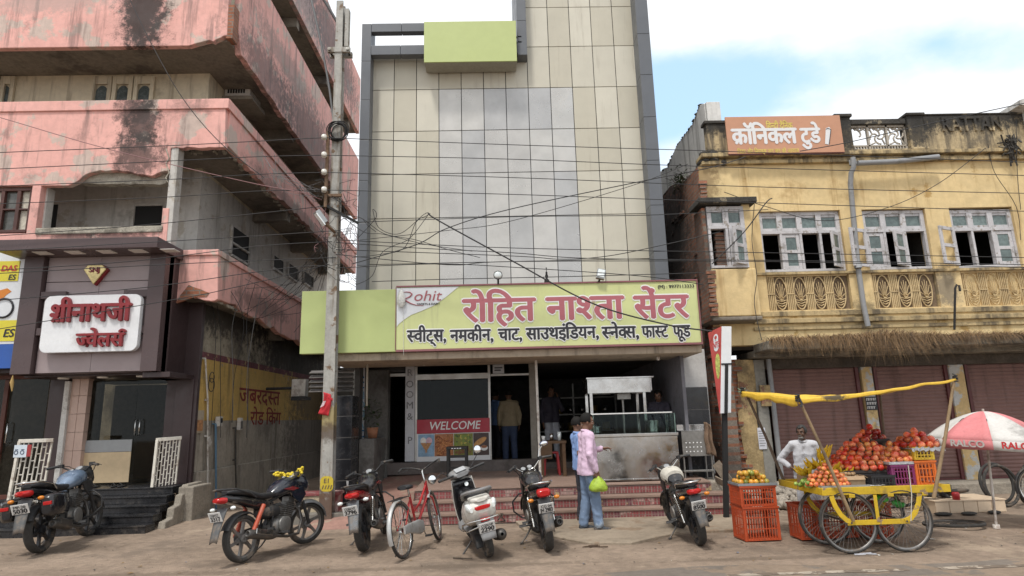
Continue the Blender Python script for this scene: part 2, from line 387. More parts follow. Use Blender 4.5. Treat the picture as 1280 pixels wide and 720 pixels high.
# loose stones and grit: nobody could count them
k = MB(M('grit', (.22, .175, .135), .9, var=.2))
for i in range(420):
    x, y = random.uniform(-7, 7.5), 7.3+abs(random.gauss(0, 1.3)); r = random.uniform(.003, .010)
    k.ell((x, y, gh(x, y)+r*.3), (r*1.3, r, r*.6), (0, 0, random.random()*6), 5, 3)
mm_ = [M('paper_scrap', (.5, .48, .44), .9), M('dry_leaf', (.2, .13, .06), .9), M('plastic_scrap', (.12, .16, .25), .6), M('tar_crumb', (.05, .045, .04), .9)]
for i in range(150):
    x, y = random.uniform(-7, 7.5), 7.2+abs(random.gauss(0, 1.4)); a = random.random()*6; r = random.uniform(.008, .03)*(1 if i % 9 else 1.8); z = gh(x, y)+.008; k.use(mm_[random.choice((0, 1, 1, 2, 3, 3))])
    c_, s_ = math.cos(a)*r, math.sin(a)*r; k.add([(x-c_, y-s_, z), (x+s_*.6, y-c_*.6, z+.01*random.random()), (x+c_, y+s_, z+.004), (x-s_*.5, y+c_*.7, z+.012*random.random())], [(0, 1, 2, 3)])
tag(build('pebbles', k), 'small loose grit, scraps and pebbles scattered over the dusty roadside', 'grit', kind='stuff')
# ================================================================== PINK APARTMENT BLOCK
stn = lambda x, y, Y, rx, rz, st=.95, col=(.035, .028, .026): (tuple(at(x, y, Y)), (rx, 1.0, rz), col, st)
m_pink = M('pink_paint', sr(226, 160, 146), .85, var=.09, sc=.9, bump=.25, bsc=25, peel=((.55, .43, .37), .42, 1.3), streak=.28, dcol=(.16, .11, .1), dirt=.16,
           stains=[stn(180, 12, 11.5, .62, 1.5), stn(177, 155, 11.5, .45, .7, .85), stn(171, 192, 11.5, .6, .62, .8), stn(168, 140, 11.5, .5, .4, .7), stn(60, 0, 11.5, 1.6, .4, .5, (.35, .3, .27)), stn(92, 300, 11.5, .5, .25, .7), stn(150, 300, 11.5, .8, .22, .75),
                   ((-5.25, 13.5, 9.6), (1, 2.2, .7), (.12, .09, .085), .7), ((-5.25, 17, 9.6), (1, 3.5, 1.2), (.1, .075, .07), .75), ((-5.25, 15, 10.6), (1, 3, .5), (.25, .2, .18), .6), ((-5.25, 15, 13.3), (1, 4, .9), (.3, .26, .25), .8), ((-5.25, 19, 13.8), (1, 4, 1.4), (.12, .1, .1), .8), ((-5.25, 14, 4.2), (1, 2, .3), (.1, .07, .06), .6), ((-5.25, 16, 7.1), (1, 4, .25), (.1, .07, .06), .6)])
m_cream = M('cream_plaster', sr(205, 192, 160), .85, var=.08, sc=1, bump=.2, streak=.3, dcol=(.22, .18, .13), dirt=.15)
m_grayw = M('grey_white_plaster', sr(188, 184, 176), .85, var=.1, sc=1.2, bump=.25, streak=.25, dcol=(.2, .18, .15), dirt=.2, peel=((.42, .38, .32), .3, 2))
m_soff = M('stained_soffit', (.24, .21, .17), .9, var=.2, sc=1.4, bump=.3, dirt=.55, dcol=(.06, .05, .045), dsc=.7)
m_raw = M('broken_concrete', (.36, .33, .27), .95, var=.25, sc=7, bump=1., bsc=22, dirt=.4, dcol=(.1, .09, .07), dsc=3)
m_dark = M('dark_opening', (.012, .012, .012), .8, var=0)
m_brickraw = M('raw_brick', (.33, .13, .07), .9, var=.2, bump=.6, bsc=30, brick=((.2, .16, .13), (.26, .1, .055), 1, 0))
pk = thing('apartment_block', 'four storey pink apartment block with crumbling stained balconies', 'building', (-8, 12, 0))
XC, YF, YB, XW, YW = -5.25, 11.5, 22.8, -6.29, 12.8
# main walls, storey by storey
for nm, m, z0, z1, y0 in (('wall', m_grayw, 3.9, 6.98, YW), ('wall', m_cream, 6.98, 9.3, YW), ('wall', m_cream, 9.3, 15, YW)):
    k = MB(m); k.box(-24, XW, y0, y0+.2, z0, z1); k.box(XW-.2, XW, y0+.2, YB, z0, z1); k.box(-24, XW, YB, YB+.2, z0, z1); build(nm, k, pk)
# slabs with downstand ribs
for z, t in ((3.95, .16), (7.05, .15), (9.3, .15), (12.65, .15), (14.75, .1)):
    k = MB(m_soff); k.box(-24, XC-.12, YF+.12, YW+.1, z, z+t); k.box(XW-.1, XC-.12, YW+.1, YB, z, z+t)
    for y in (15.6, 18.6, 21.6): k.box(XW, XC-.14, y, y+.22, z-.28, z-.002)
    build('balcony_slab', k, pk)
# parapets
def para(front, side, label=None, cope=None, m=m_pink, th=.13):
    k = MB(m)
    if front: pxp(k, front, YF, th)
    if side: sidep(k, side, XC, -th)
    if cope:
        z0, z1 = cope; k.box(-24, XC+.03, YF-.035, YF, z0, z1); k.box(XC, XC+.035, YF+.002, YB, z0, z1)
    return build('balcony_parapet', k, pk, bevel=.012)
low = [(0, 232), (85, 232)]+jag((96, 227), (112, 216), 4, 1)+jag((125, 213), (160, 214), 5, .8)+jag((172, 218), (190, 220), 3, .8)+jag((198, 216), (212, 212), 4, .8)+[(213, 186)]+jag((214, 185), (281, 184), 10, 1.6)
a = para([(-300, 236), ]+low+[(282.3, 124), (0, 130), (-300, 134)],
     [(YF+.13, 7.93), (YB, 7.93), (YB, 7.02)]+jag((18, 7.02), (12.6, 7.0), 26, .05)+[(YF+.13, 7.02)], cope=(7.74, 7.95))
a = para([(-300, 64), (0, 60), (236, 57)]+jag((242, 55), (262, 50), 4, 1)+jag((266, 52), (283.8, 44), 4, 1)+[(285.5, 8), (285.5, 6), (292, -80), (-300, -80)],
     [(YF+.25, 11.55), (YB, 11.55), (YB, 9.12)]+jag((16, 9.12), (11.95, 9.2), 16, .04)+[(YF+.25, 9.6)])
a = para(None, [(YF, 14.95), (YB, 14.95), (YB, 12.62), (YF, 12.62)])
k = MB(m_pink); k.box(-24, XC-.13, YF, YF+.13, 12.62, 14.95); build('balcony_parapet', k, pk)
a = para([(214, 314), (272.6, 314)]+[(272, 374)]+jag((268, 376), (240, 372), 6, 1.5)+jag((236, 369), (214, 381), 5, 1), [(YF+.13, 4.85), (YB, 4.85), (YB, 3.66), (16.8, 3.66)]+jag((16.6, 3.7), (12.2, 3.95), 18, .05)+[(YF+.13, 3.95)], cope=None)
k = MB(m_pink); x0, x1, z0, z1 = rect(214, 314, 272, 321, YF); k.box(x0, XC+.035, YF-.035, YF, z0+.02, z1+.02); k.box(XC, XC+.035, YF+.002, YB, z0+.02, z1+.02); build('coping', k, pk, bevel=.01)
# front band over the jeweller's canopy + sill, window bay and pillars of the first floor
x0, x1, z0, z1 = rect(-300, 293, 205, 320, YF); k = MB(m_pink); k.box(x0, x1, YF, YF+.13, z0, z1); build('balcony_parapet', k, pk, bevel=.01)
k = MB(m_raw); x0, x1, z0, z1 = rect(45, 285, 203, 292, YF); k.box(x0, x1, YF-.03, YF+.3, z0, z1+.02); build('sill', k, pk, bevel=.02)
k = MB(m_pink); x0, x1, z0, z1 = rect(36, 231, 47, 300, YF); k.box(x0, x1, YF+.004, YF+.3, z0, z1); x0, x1, z0, z1 = rect(201, 260, 209, 310, YF); k.box(x0, x1, YF+.004, YF+.2, z0, z1); split(build('pillar', k, pk, bevel=.01))
k = MB(m_grayw); x0, x1, z0, z1 = rect(46.8, 234, 57, 288, YF+.15); k.box(x0, x1, YF+.15, YF+.35, z0, z1); build('pillar', k, pk, bevel=.01)
k = MB(m_grayw); x0, x1, z0, z1 = rect(208.5, 184, 218, 318, YF+.02); k.box(x0, x1, YF+.02, YF+.24, z0, z1); build('pillar', k, pk, bevel=.012)
k = MB(m_raw); k.tube([at(208+i*1.2, 212, YF-.01)+V((0, 0, 0)) if 0 else at(207.5+2*(i % 3), 186+i*6, YF-.012) for i in range(8)], .012, 5); pxp(k, [(100, 229)]+jag((104, 220), (160, 212), 6, 1)+jag((175, 217), (212, 210), 6, 1)+[(207, 229)]+jag((200, 231), (110, 229), 12, .8), YF+.135, .16); build('broken_slab_edge', k, pk)
k = MB(m_brickraw); x0, x1, z0, z1 = rect(284, 6, 291, 48, YF+.02); k.box(x0, XC-.01, YF+.01, YF+.25, z0, z1); build('exposed_brick', k, pk)
k = MB(m_brickraw); pxp(k, jag((218, 380), (236, 356), 4, 1)+jag((240, 358), (262, 366), 4, 1)+[(258, 371), (240, 372)], YF-.01, .05); build('exposed_brick', k, pk)
# broken soffit edge lumps
k = MB(m_raw)
for i in range(150):
    t = random.random(); p = V((XC-.1-random.random()*.12, 11.6+t*7, 7.0)) if i < 40 else V((XC-.1-random.random()*.8, 11.6+random.random()*.4, 6.95+random.random()*.1)) if i < 55 else V((XC-.1, 11.6+t*4, 3.93))
    r = random.uniform(.02, .07); k.obox(p, (r*1.2, r*2, r*.7), (t, t*3, t*5))
tag(build('rubble_edge', k, pk), None, None, kind='stuff')
# first-floor openings in the recessed wall
def opening(pxr, Y, name='doorway', mat=m_dark, fr=None, fw=.06):
    x0, x1, z0, z1 = rect(*pxr, Y); k = MB(mat); k.box(x0, x1, Y-.012, Y+.1, z0, z1); o = build(name, k, pk)
    if fr:
        k = MB(fr)
        for q in ((x0-fw, x0, z0, z1+fw), (x1, x1+fw, z0, z1+fw), (x0, x1, z1, z1+fw)): k.box(q[0], q[1], Y-.05, Y, q[2], q[3])
        build('frame', k, o, bevel=.006)
    return o
m_dw = M('dark_red_wood', (.07, .025, .018), .55, var=.2)
m_ww = M('white_wood', (.62, .6, .56), .7, var=.12, sc=4, dirt=.35, dcol=(.22, .19, .16), dsc=4)
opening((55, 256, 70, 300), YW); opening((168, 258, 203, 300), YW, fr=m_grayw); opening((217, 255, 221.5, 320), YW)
x0, x1, z0, z1 = rect(-20, 236, 36, 290, YF+.06); k = MB(M('dusk_pane', (.1, .1, .09), .15, var=.3, sc=1.5)); k.box(x0, x1, YF+.12, YF+.16, z0, z1); o = build('window', k, pk)
k = MB(m_dw); w = x1-x0
for f in (0, .34, .70, .98): k.box(x0+f*w, x0+f*w+.07, YF+.05, YF+.12, z0, z1)
k.box(x0, x1, YF+.045, YF+.118, z0-.02, z0+.04); k.box(x0, x1, YF+.045, YF+.118, z1-.05, z1); k.box(x0, x1, YF+.052, YF+.117, z0+(z1-z0)*.5, z0+(z1-z0)*.5+.03); build('frame', k, o, bevel=.006)
k = MB(M('curtain', (.5, .46, .38), .9, var=.2, sc=3)); k.box(x0+w*.05, x0+w*.3, YF+.112, YF+.119, z0+.45, z1-.05); k.box(x0+w*.74, x1-.05, YF+.112, YF+.119, z0+.05, z1-.05); build('curtain', k, o)
# second-floor arched windows
def archwin(cx, y0, y1, wpx, Y):
    a, b = at(cx-wpx/2, y1, Y), at(cx+wpx/2, y1, Y); t = at(cx, y0, Y); w = (b.x-a.x); h = t.z-a.z; xc = (a.x+b.x)/2
    k = MB(M('bluish_pane', (.09, .11, .11), .25, var=.3)); pts = [(-.27*w, 0), (.27*w, 0)]+[(.27*w*math.cos(i*PI/10)*(1+.08*math.cos(i*PI/2.5)), h*.62+.32*w*math.sin(i*PI/10)) for i in range(11)]
    k.prism(pts, (xc, Y-.02, a.z), (1, 0, 0), (0, 0, 1), (0, .1, 0)); o = build('window', k, pk)
    k = MB(m_cream); k.box(xc-w/2, xc-.3*w, Y-.07, Y-.005, a.z, t.z); k.box(xc+.3*w, xc+w/2, Y-.07, Y-.005, a.z, t.z); k.box(xc-.3*w, xc+.3*w, Y-.069, Y-.006, a.z+h*.62+.36*w, t.z); build('frame', k, o, bevel=.01)
for cx in (-10, 2, 124.5, 151, 178): archwin(cx, 97, 145, 25.5, YW)
# side-wall windows (first floor) and doors
for i, (a, b, c, d) in enumerate(((290, 282, 309, 330), (341, 318, 353, 342), (360, 328, 371, 352), (379, 338, 390, 360))):
    p, q = atX(a, c-10 if 0 else b, XW), atX(c, d, XW); k = MB(m_dark); k.box(XW-.05, XW+.012, p.y, q.y, q.z, p.z); o = build('window', k, pk)
    k = MB(m_grayw); k.box(XW, XW+.05, p.y-.07, p.y, q.z, p.z); k.box(XW, XW+.05, q.y, q.y+.07, q.z, p.z); k.box(XW, XW+.05, p.y, q.y, q.z-.06, q.z)
    if i == 0: k.box(XW, XW+.06, p.y, q.y, (p.z+q.z)/2-.1, (p.z+q.z)/2-.05)
    build('frame', k, o, bevel=.005)
# ground-floor alley wall: cement dado, yellow band with painted words, dirty plaster
XS = -5.72
m_dado = M('cement_dado', (.42, .375, .31), .9, var=.16, sc=1.5, bump=.4, streak=.3, dcol=(.1, .09, .075), dirt=.2, dsc=.6, stains=[((-5.72, 19.5, 1), (1, 3, 2.4), (.07, .06, .055), .7)])  # dado turns darker towards the far end of the alley
m_yban = M('ochre_band', (.62, .41, .12), .85, var=.12, bump=.3, streak=.15, dirt=.12, dcol=(.14, .1, .05), peel=((.4, .34, .25), .2, 3), stains=[((-5.72, 19.3, 2.4), (1, 2.4, 1.4), (.07, .06, .05), .8)])  # band also darkens at its far end
m_upal = M('dark_blotched_plaster', (.42, .37, .28), .9, var=.15, bump=.3, dirt=.5, dcol=(.06, .05, .042), dsc=.6, stains=[((-5.72, 13, 3.9), (1, 3.5, .6), (.04, .035, .03), .9), ((-5.72, 18, 3.5), (1, 4, 1.5), (.03, .027, .024), .9)])  # near-black just below the slab and along the far half
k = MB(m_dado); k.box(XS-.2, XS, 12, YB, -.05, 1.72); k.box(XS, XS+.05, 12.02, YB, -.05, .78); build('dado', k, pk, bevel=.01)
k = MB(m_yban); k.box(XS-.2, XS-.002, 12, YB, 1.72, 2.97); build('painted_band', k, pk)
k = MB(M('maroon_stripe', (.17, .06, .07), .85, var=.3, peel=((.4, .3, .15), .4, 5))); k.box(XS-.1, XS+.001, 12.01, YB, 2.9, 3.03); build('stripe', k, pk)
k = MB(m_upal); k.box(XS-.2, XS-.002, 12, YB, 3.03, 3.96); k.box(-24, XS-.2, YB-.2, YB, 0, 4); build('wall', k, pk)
k = MB(M('red_wall_paint', (.24, .035, .025), .8, var=.2))
text(k, 'जबरद{सत', (XS, 14.05, 2.1), (0, 1, 0), (0, 0, 1), width=2.55, height=.52, th=.003, bold=.02); text(k, 'रोड िकंग', (XS, 14.75, 1.62), (0, 1, 0), (0, 0, 1), width=2.0, height=.46, th=.003, bold=.02); build('painted_words', k, pk)
# air conditioner on the side wall of the second floor
p = atX(303, 118, XW+.3); ac = thing('air_conditioner', 'old white air conditioner box jutting from the pink block above its corner balcony', 'air conditioner', (XW, p.y, p.z))
k = MB(m_ww); k.box(XW+.02, XW+.62, p.y-.33, p.y+.33, p.z-.25, p.z+.27); build('casing', k, ac, bevel=.02)
k = MB(m_dark)
for i in range(7): k.box(XW+.1+.06*i, XW+.14+.06*i, p.y-.345, p.y-.332, p.z-.15, p.z+.2)
build('grille', k, ac); k = MB(m_soff); k.box(XW, XW+.7, p.y-.4, p.y+.4, p.z-.34, p.z-.252); build('bracket', k, ac)
# ================================================================== JEWELLER'S SHOP FRONT
m_mar = M('maroon_panel', sr(84, 66, 66), .35, var=.05, sc=.7, spec=.4); m_mard = M('dark_maroon_panel', sr(62, 44, 44), .4, var=.08)
m_mau = M('mauve_panel', sr(150, 132, 132), .4, var=.05, sc=.6); m_gran = M('black_granite', (.02, .02, .022), .3, var=.3, sc=6, dirt=.25, dcol=(.13, .11, .09), dsc=3)
jw = thing('jewellery_shop', 'jewellery shop front in mauve and maroon panels with black granite steps', 'shop front', (-7.2, 11.4, 0))
J = 11.0; xl, xr, zb, zt = rect(16, 310, 200, 466, J); xl = -8.42; xr = -5.93; zb = 2.57; zt = 4.66
k = MB(m_mau); pw = (xr-xl-.62)/2
for i in range(2):
    for z0, z1 in ((zb+.02, 3.15), (3.16, 4.2), (4.21, zt)): k.box(xl+.36+i*pw+(.004 if i else 0), xl+.36+(i+1)*pw, J+.1, J+.14, z0, z1)
build('cladding_panel', k, jw, bevel=.004)
k = MB(m_mar); k.box(xl, xl+.34, J, J+.35, zb, zt); k.box(xr-.28, xr, J, J+.35, zb, zt); k.box(xl, xr, J+.15, J+.3, zb, zt)
for z in (3.24, 3.89):
    for a, b in ((xl+.342, xl+.78), (xr-.7, xr-.282)): k.box(a, b, J+.02, J+.098, z, z+.13)
build('pilaster', k, jw, bevel=.006)
k = MB(m_mar); k.box(xl-.22, xr+.06, J-.42, J+.5, zt+.002, zt+.2); build('canopy', k, jw, bevel=.012)
k = MB(M('downlight', (.75, .72, .68), .5, var=0)); [k.box(xl+.35+i*.55, xl+.6+i*.55, J-.33, J-.12, zt-.008, zt+.001) for i in range(5)]; split(build('canopy_light', k, jw))
k = MB(m_mard); k.box(xr-.30, xr-.002, J+.352, J+1.0, zb-.1, zt-.002); k.box(xr-.3, -5.66, 11.98, 12.08, .6, zt-.02); k.box(xr-.28, -5.74, 11.1, 11.975, 2.47, 2.56); k.box(xl, xr-.301, J+.35, 12.2, zb-.03, zb+.06); build('return_panel', k, jw, bevel=.004)
k = MB(M('soffit_lamp', (.8, .76, .7), .4, var=0)); [k.lathe([(.09, 0), (.09, -.02), (.07, -.025), (0, -.02)], (x, 11.6, zb-.03), seg=14) for x in (-7.9, -7.2, -6.5)]; split(build('soffit_light', k, jw))
# doors and piers under it
DY = 12.0
k = MB(m_mard); x0, x1, z0, z1 = rect(54, 470, 77, 640, DY-.1); k.box(x0, x1, DY-.1, DY+.2, 0, 2.62); x0, x1, _, _ = rect(215, 470, 242, 610, DY-.05); k.box(x0, XS-.0, DY-.05, DY+.002, .6, 2.5); split(build('pier', k, jw, bevel=.008))
x0, x1, z0, z1 = rect(77.5, 470, 84, 604, DY-.05); k = MB(m_ww); k.box(x0, x1, DY-.12, DY+.1, .55, 2.5); build('door_frame', k, jw, bevel=.005)
x0, x1, z0, z1 = rect(84, 470, 105, 604, DY-.05); k = MB(M('pink_tile', sr(196, 160, 140), .35, var=.06))
for i in range(6): k.box(x0, (x0+x1)/2-.003, DY-.06, DY+.1, .58+i*.33, .905+i*.33); k.box((x0+x1)/2+.003, x1, DY-.06, DY+.1, .58+i*.33, .905+i*.33)
build('tiled_pier', k, jw, bevel=.003)
x0, x1, z0, z1 = rect(106, 475, 215, 604, DY+.06); xm = x0+(x1-x0)*.565
m_sg = glass('smoke_glass', (.5, .5, .48), .036); m_ply = M('pale_ply', sr(205, 176, 128), .5, var=.08, sc=1.2)
k = MB(m_sg); k.box(x0, xm-.004, DY+.06, DY+.072, z0, z1); k.box(xm+.004, x1, DY+.05, DY+.062, z0, z1); o = build('glass_door', k, jw)
k = MB(m_ply); k.box(x0, xm-.01, DY+.04, DY+.055, z0+.02, z0+.56); o2 = build('door_panel', k, jw, bevel=.003); k = MB(M('frosted_film', sr(150, 152, 152), .6, var=.06)); k.box(x0, xm-.01, DY+.04, DY+.055, z0+.565, z0+.78); build('film_strip', k, jw)
k = MB(M('steel', (.6, .6, .58), .28, 1, var=.05)); [k.tube([(xm+d, DY+.02, z0+.86), (xm+d, DY-.03, z0+.87), (xm+d, DY-.03, z0+1.12), (xm+d, DY+.02, z0+1.13)], .011, 6) for d in (.06, .14)]; build('door_handle', k, o)
k = MB(M('shop_inside', (.17, .15, .12), .8, var=.5, sc=1.2)); k.box(-9, x1+.3, 15, 15.1, .5, 2.6); k.box(-9.0, x1+.3, DY+.1, 15, .5, .6); k.box(-9, x1+.3, DY+.1, 15, 2.62, 2.7); k.box(x1+.1, x1+.2, DY+.1, 15, .6, 2.6); build('room', k, jw)
k = MB(M('counter_wood', (.16, .09, .04), .4)); k.box(x0+.2, x0+1.0, 13.4, 13.8, .6, 1.5); build('counter', k, jw, bevel=.01)
k = MB(M('red_sign', (.3, .03, .03), .6)); k.box(x0+1.0, x1-.05, 14.0, 14.02, 2.0, 2.12); build('shelf_sign', k, jw)
# steps
for i in range(5):
    k = MB(m_gran); y0 = 10.43+i*.26; x1 = -5.58-i*.035; xl_ = -9.6 if i < 3 else -8.55
    k.box(xl_, x1, y0+.012, 12.1 if i == 4 else y0+.30, -.02 if i == 0 else i*.12, (i+1)*.12-.03); k.box(xl_, x1+.004, y0, 12.1 if i == 4 else y0+.29, (i+1)*.12-.028, (i+1)*.12); build('step', k, jw, bevel=.006)
m_stub = M('rough_cement', (.3, .265, .215), .95, var=.22, sc=4, bump=.8, bsc=24, dirt=.35, dcol=(.13, .11, .09), dsc=2)
k = MB(m_stub)
k.prism([(10.75, -.02), (10.78, .12), (11.0, .14), (11.02, .3), (11.22, .33), (11.26, .48), (11.42, .5), (11.45, .63), (12.02, .64), (12.02, -.02)], (-5.56, 0, 0), (0, 1, 0), (0, 0, 1), (.12, 0, 0)); k.box(-5.56, -5.3, 11.35, 12.05, -.02, .6); build('step_wall', k, jw, bevel=.02)
# round-cornered shop sign with raised red letters
def rr(w, h, r, n=6):
    o = []
    for cx, cy, a0 in ((w/2-r, h/2-r, 0), (-w/2+r, h/2-r, 1), (-w/2+r, -h/2+r, 2), (w/2-r, -h/2+r, 3)):
        o += [(cx+r*math.cos((a0+i/n)*PI/2), cy+r*math.sin((a0+i/n)*PI/2)) for i in range(n+1)]
    return o
x0, x1, z0, z1 = rect(53.5, 369, 174.5, 440, J-.05); sg = thing('shop_sign', 'white rounded sign with red raised Hindi letters above the granite steps', 'sign', ((x0+x1)/2, J-.05, z0))
k = MB(M('white_acrylic', (.74, .75, .76), .3, var=.04, dirt=.12, dcol=(.4, .38, .35))); k.prism(rr(x1-x0, z1-z0, .12), ((x0+x1)/2, J-.07, (z0+z1)/2), (1, 0, 0), (0, 0, 1), (0, .1, 0)); build('board', k, sg, bevel=.008)
k = MB(M('red_acrylic', (.22, .012, .016), .35, var=.08))
p = at(63, 403, J-.07); q = at(163, 401, J-.07); text(k, 'श/ीनाथजी', p, (1, 0, 0), (0, 0, 1), width=q.x-p.x, height=.48, th=.05, bold=.035)
p = at(96, 434, J-.07); q = at(155, 433, J-.07); text(k, '{जवेलस^', p, (1, 0, 0), (0, 0, 1), width=q.x-p.x, height=.36, th=.05, bold=.035); build('lettering', k, sg)
# diamond emblem
p = at(119, 343, J+.03); em = thing('emblem', 'gold diamond shaped emblem with red letters above the white rounded sign', 'emblem', p)
dm = [(-.2, .09), (-.13, .17), (.13, .17), (.2, .09), (.0, -.19)]
k = MB(M('red_acrylic', ())); k.prism([(x+.012, z-.008) for x, z in dm], (p.x, J+.03, p.z), (1, 0, 0), (0, 0, 1), (0, .07, 0)); build('backing', k, em)
k = MB(M('gold', (.62, .5, .24), .35, .7, var=.25, sc=9)); k.prism(dm, (p.x, J, p.z), (1, 0, 0), (0, 0, 1), (0, .03, 0)); build('face', k, em, bevel=.012)
k = MB(M('red_acrylic', ())); text(k, 'SNJ', (p.x, J-.001, p.z+.035), (1, 0, 0), (0, 0, 1), height=.13, th=.012, bold=.03, align='c'); build('lettering', k, em)
# railings at the steps
def railing(a, b, z0, h, label, lean=0):
    a = V(a); b = V(b); t = thing('step_railing', label, 'railing', (a+b)/2, 'white railings beside the granite steps'); m = M('white_railing', (.66, .62, .54), .6, var=.12, dirt=.35, dcol=(.2, .13, .08), dsc=5); up = V((lean, 0, h)); k = MB(m)
    k.bar(a, a+up, .045, .045); k.bar(b, b+up, .03, .03); k.bar(a+up-V((.02, 0, 0)), b+up+V((.02, 0, 0)), .06, .06); build('frame', k, t, bevel=.004); k = MB(m); nb = 7
    for i in range(1, nb): p = a+(b-a)*i/nb; k.bar(p, p+up, .016, .016)
    for i in range(nb):
        for j in range(5): f = (j+.5*(i % 2)+.3)/5.3; k.bar(a+(b-a)*i/nb+up*f, a+(b-a)*(i+1)/nb+up*f, .016, .016)
    build('bars', k, t); return t
p, q = at(190, 612, 11.45), at(219, 607, 11.75); railing((p.x, 11.45, .6), (q.x, 11.75, .62), .6, .8, 'white step railing against the cement wall, right of the glass door', lean=.02)
p, q = at(8, 640, 10.9), at(50, 636, 11.1); rl = railing((p.x, 10.9, .3), (q.x, 11.1, .3), .3, 1.15, 'white step railing with a small picture notice, behind the parked motorcycle', lean=.07)
p = at(24.5, 564, 10.85); k = MB(M('notice_card', (.55, .62, .68), .6, var=.05)); k.box(p.x-.11, p.x+.1, 10.87, 10.875, p.z-.1, p.z+.1); k.use(M('red_sign', ())).box(p.x+.102, p.x+.17, 10.87, 10.875, p.z-.09, p.z+.1); k.use(M('ink', (.03, .05, .1), .6, var=0))
for d in (-.06, .04): k.torus((p.x+d-.01, 10.868, p.z-.02), (0, 1, 0), .03, .006, 14, 5); k.box(p.x+d-.03, p.x+d+.02, 10.866, 10.869, p.z+.02, p.z+.03)
build('notice', k, rl)
# slippers
for i, (x, y) in enumerate(((117, 601.5), (150, 600.5))):
    p = at(x, y, 11.75); sl_lb = ('black slippers left on the top granite step, nearer the motorcycle', 'black slippers left on the top granite step, nearer the white railing')[i]; k = MB(M('black_rubber', (.015, .015, .015), .7, var=.1))
    for d in (-.06, .06): k.loftx([(d-.045+p.x, .612, .005, .012, 11.7), (d-.02+p.x, .615, .12, .014, 11.72), (d+.03+p.x, .615, .12, .014, 11.72), (d+.045+p.x, .612, .005, .012, 11.7)]); k.tube([(p.x+d-.04, 11.68, .62), (p.x+d, 11.66, .67), (p.x+d+.04, 11.68, .62)], .012, 5)
    tag(build('slippers', k), sl_lb, 'slippers', 'slippers on the top step')
# neighbouring two-wheeler shop at the picture's left edge
nb_ = thing('spares_shop', 'dark glass shop front with red brown frame, beside the jewellery shop', 'shop front', (-9.2, 11.9, 0))
x0, x1, z0, z1 = rect(-120, 470, 54, 602, DY); k = MB(m_sg); k.box(x0, x1, DY+.02, DY+.03, .3, z1); build('glass', k, nb_)
k = MB(M('brown_frame', (.1, .03, .018), .5)); k.box(x0, x1+.02, DY-.03, DY+.01, z1-.08, z1); k.box(x0, x1, DY-.03, DY+.01, .35, .5); a = at(3, 540, DY).x; k.box(a-.05, a+.03, DY-.035, DY+.012, .5, z1-.09); build('frame', k, nb_, bevel=.005)
k = MB(m_mard); k.box(x0, xl+.1, DY-.01, DY+.3, z1+.01, 2.63); k.box(x0, xl, J+.4, DY+.3, 2.64, 4.6); build('lintel', k, nb_)
k = MB(M('steel', ())); p = at(9, 540, DY-.05); k.tube([(p.x, DY, p.z-.2), (p.x, DY-.06, p.z-.19), (p.x, DY-.06, p.z+.15), (p.x, DY, p.z+.16)], .014, 6); build('door_handle', k, nb_)
k = MB(M('shop_inside', ())); k.box(x0, x1, 13.6, 13.7, 0, 2.7); build('room', k, nb_)
x0, x1, z0, z1 = rect(-140, 311, 27, 462, 11.15); x1 = xl-.03; sb = thing('shop_sign', 'white and blue sign with yellow labels and a motorcycle picture, cut by the left edge', 'sign', (x1-.8, 11.2, z0))
k = MB(M('sign_white', (.66, .68, .7), .4, var=.04)); zm = at(10, 430, 11.15).z; k.box(x0, x1, 11.15, 11.25, zm, z1); build('board', k, sb, bevel=.004); k = MB(M('sign_blue', (.02, .09, .36), .4, var=.06)); k.box(x0, x1, 11.15, 11.25, z0, zm-.002); build('blue_band', k, sb, bevel=.004)
m_ylab = M('sign_yellow', (.66, .57, .04), .4, var=.05); m_ink = M('ink_black', (.02, .02, .025), .5, var=0); m_redink = M('ink_red', (.5, .03, .03), .5, var=0)
for (y0, y1, wds) in ((327, 352, (('DAS', m_redink, .5, .15), ('ES', m_ink, .06, .14))), (401, 427, (('ES', m_ink, .2, .2),))):
    a, b, c, d = rect(-60, y0, 23.5, y1, 11.14); b = min(b, x1-.05); k = MB(m_ylab); k.box(a, b, 11.14, 11.149, c, d); o = build('label', k, sb); k = MB()
    for s_, mm, f, h in wds: k.use(mm); text(k, s_, (b-.04, 11.139, c+f*(d-c)), (1, 0, 0), (0, 0, 1), height=h, th=.004, bold=.03, shear=.15, align='r')
    build('lettering', k, o)
k = MB(m_ink); p = at(4, 385, 11.14); k.torus((p.x, 11.14, p.z), (0, 1, 0), .17, .018, 24, 6); k.torus((p.x-.75, 11.14, p.z), (0, 1, 0), .17, .018, 24, 6); k.use(M('orange_ink', (.6, .2, .02), .5, var=0)); k.prism([(-.2, .3), (.02, .36), (.1, .3), (.02, .24), (-.1, .1), (-.5, .05), (-.5, .25)], (p.x, 11.145, p.z), (1, 0, 0), (0, 0, 1), (0, .01, 0)); build('motorcycle_picture', k, sb)
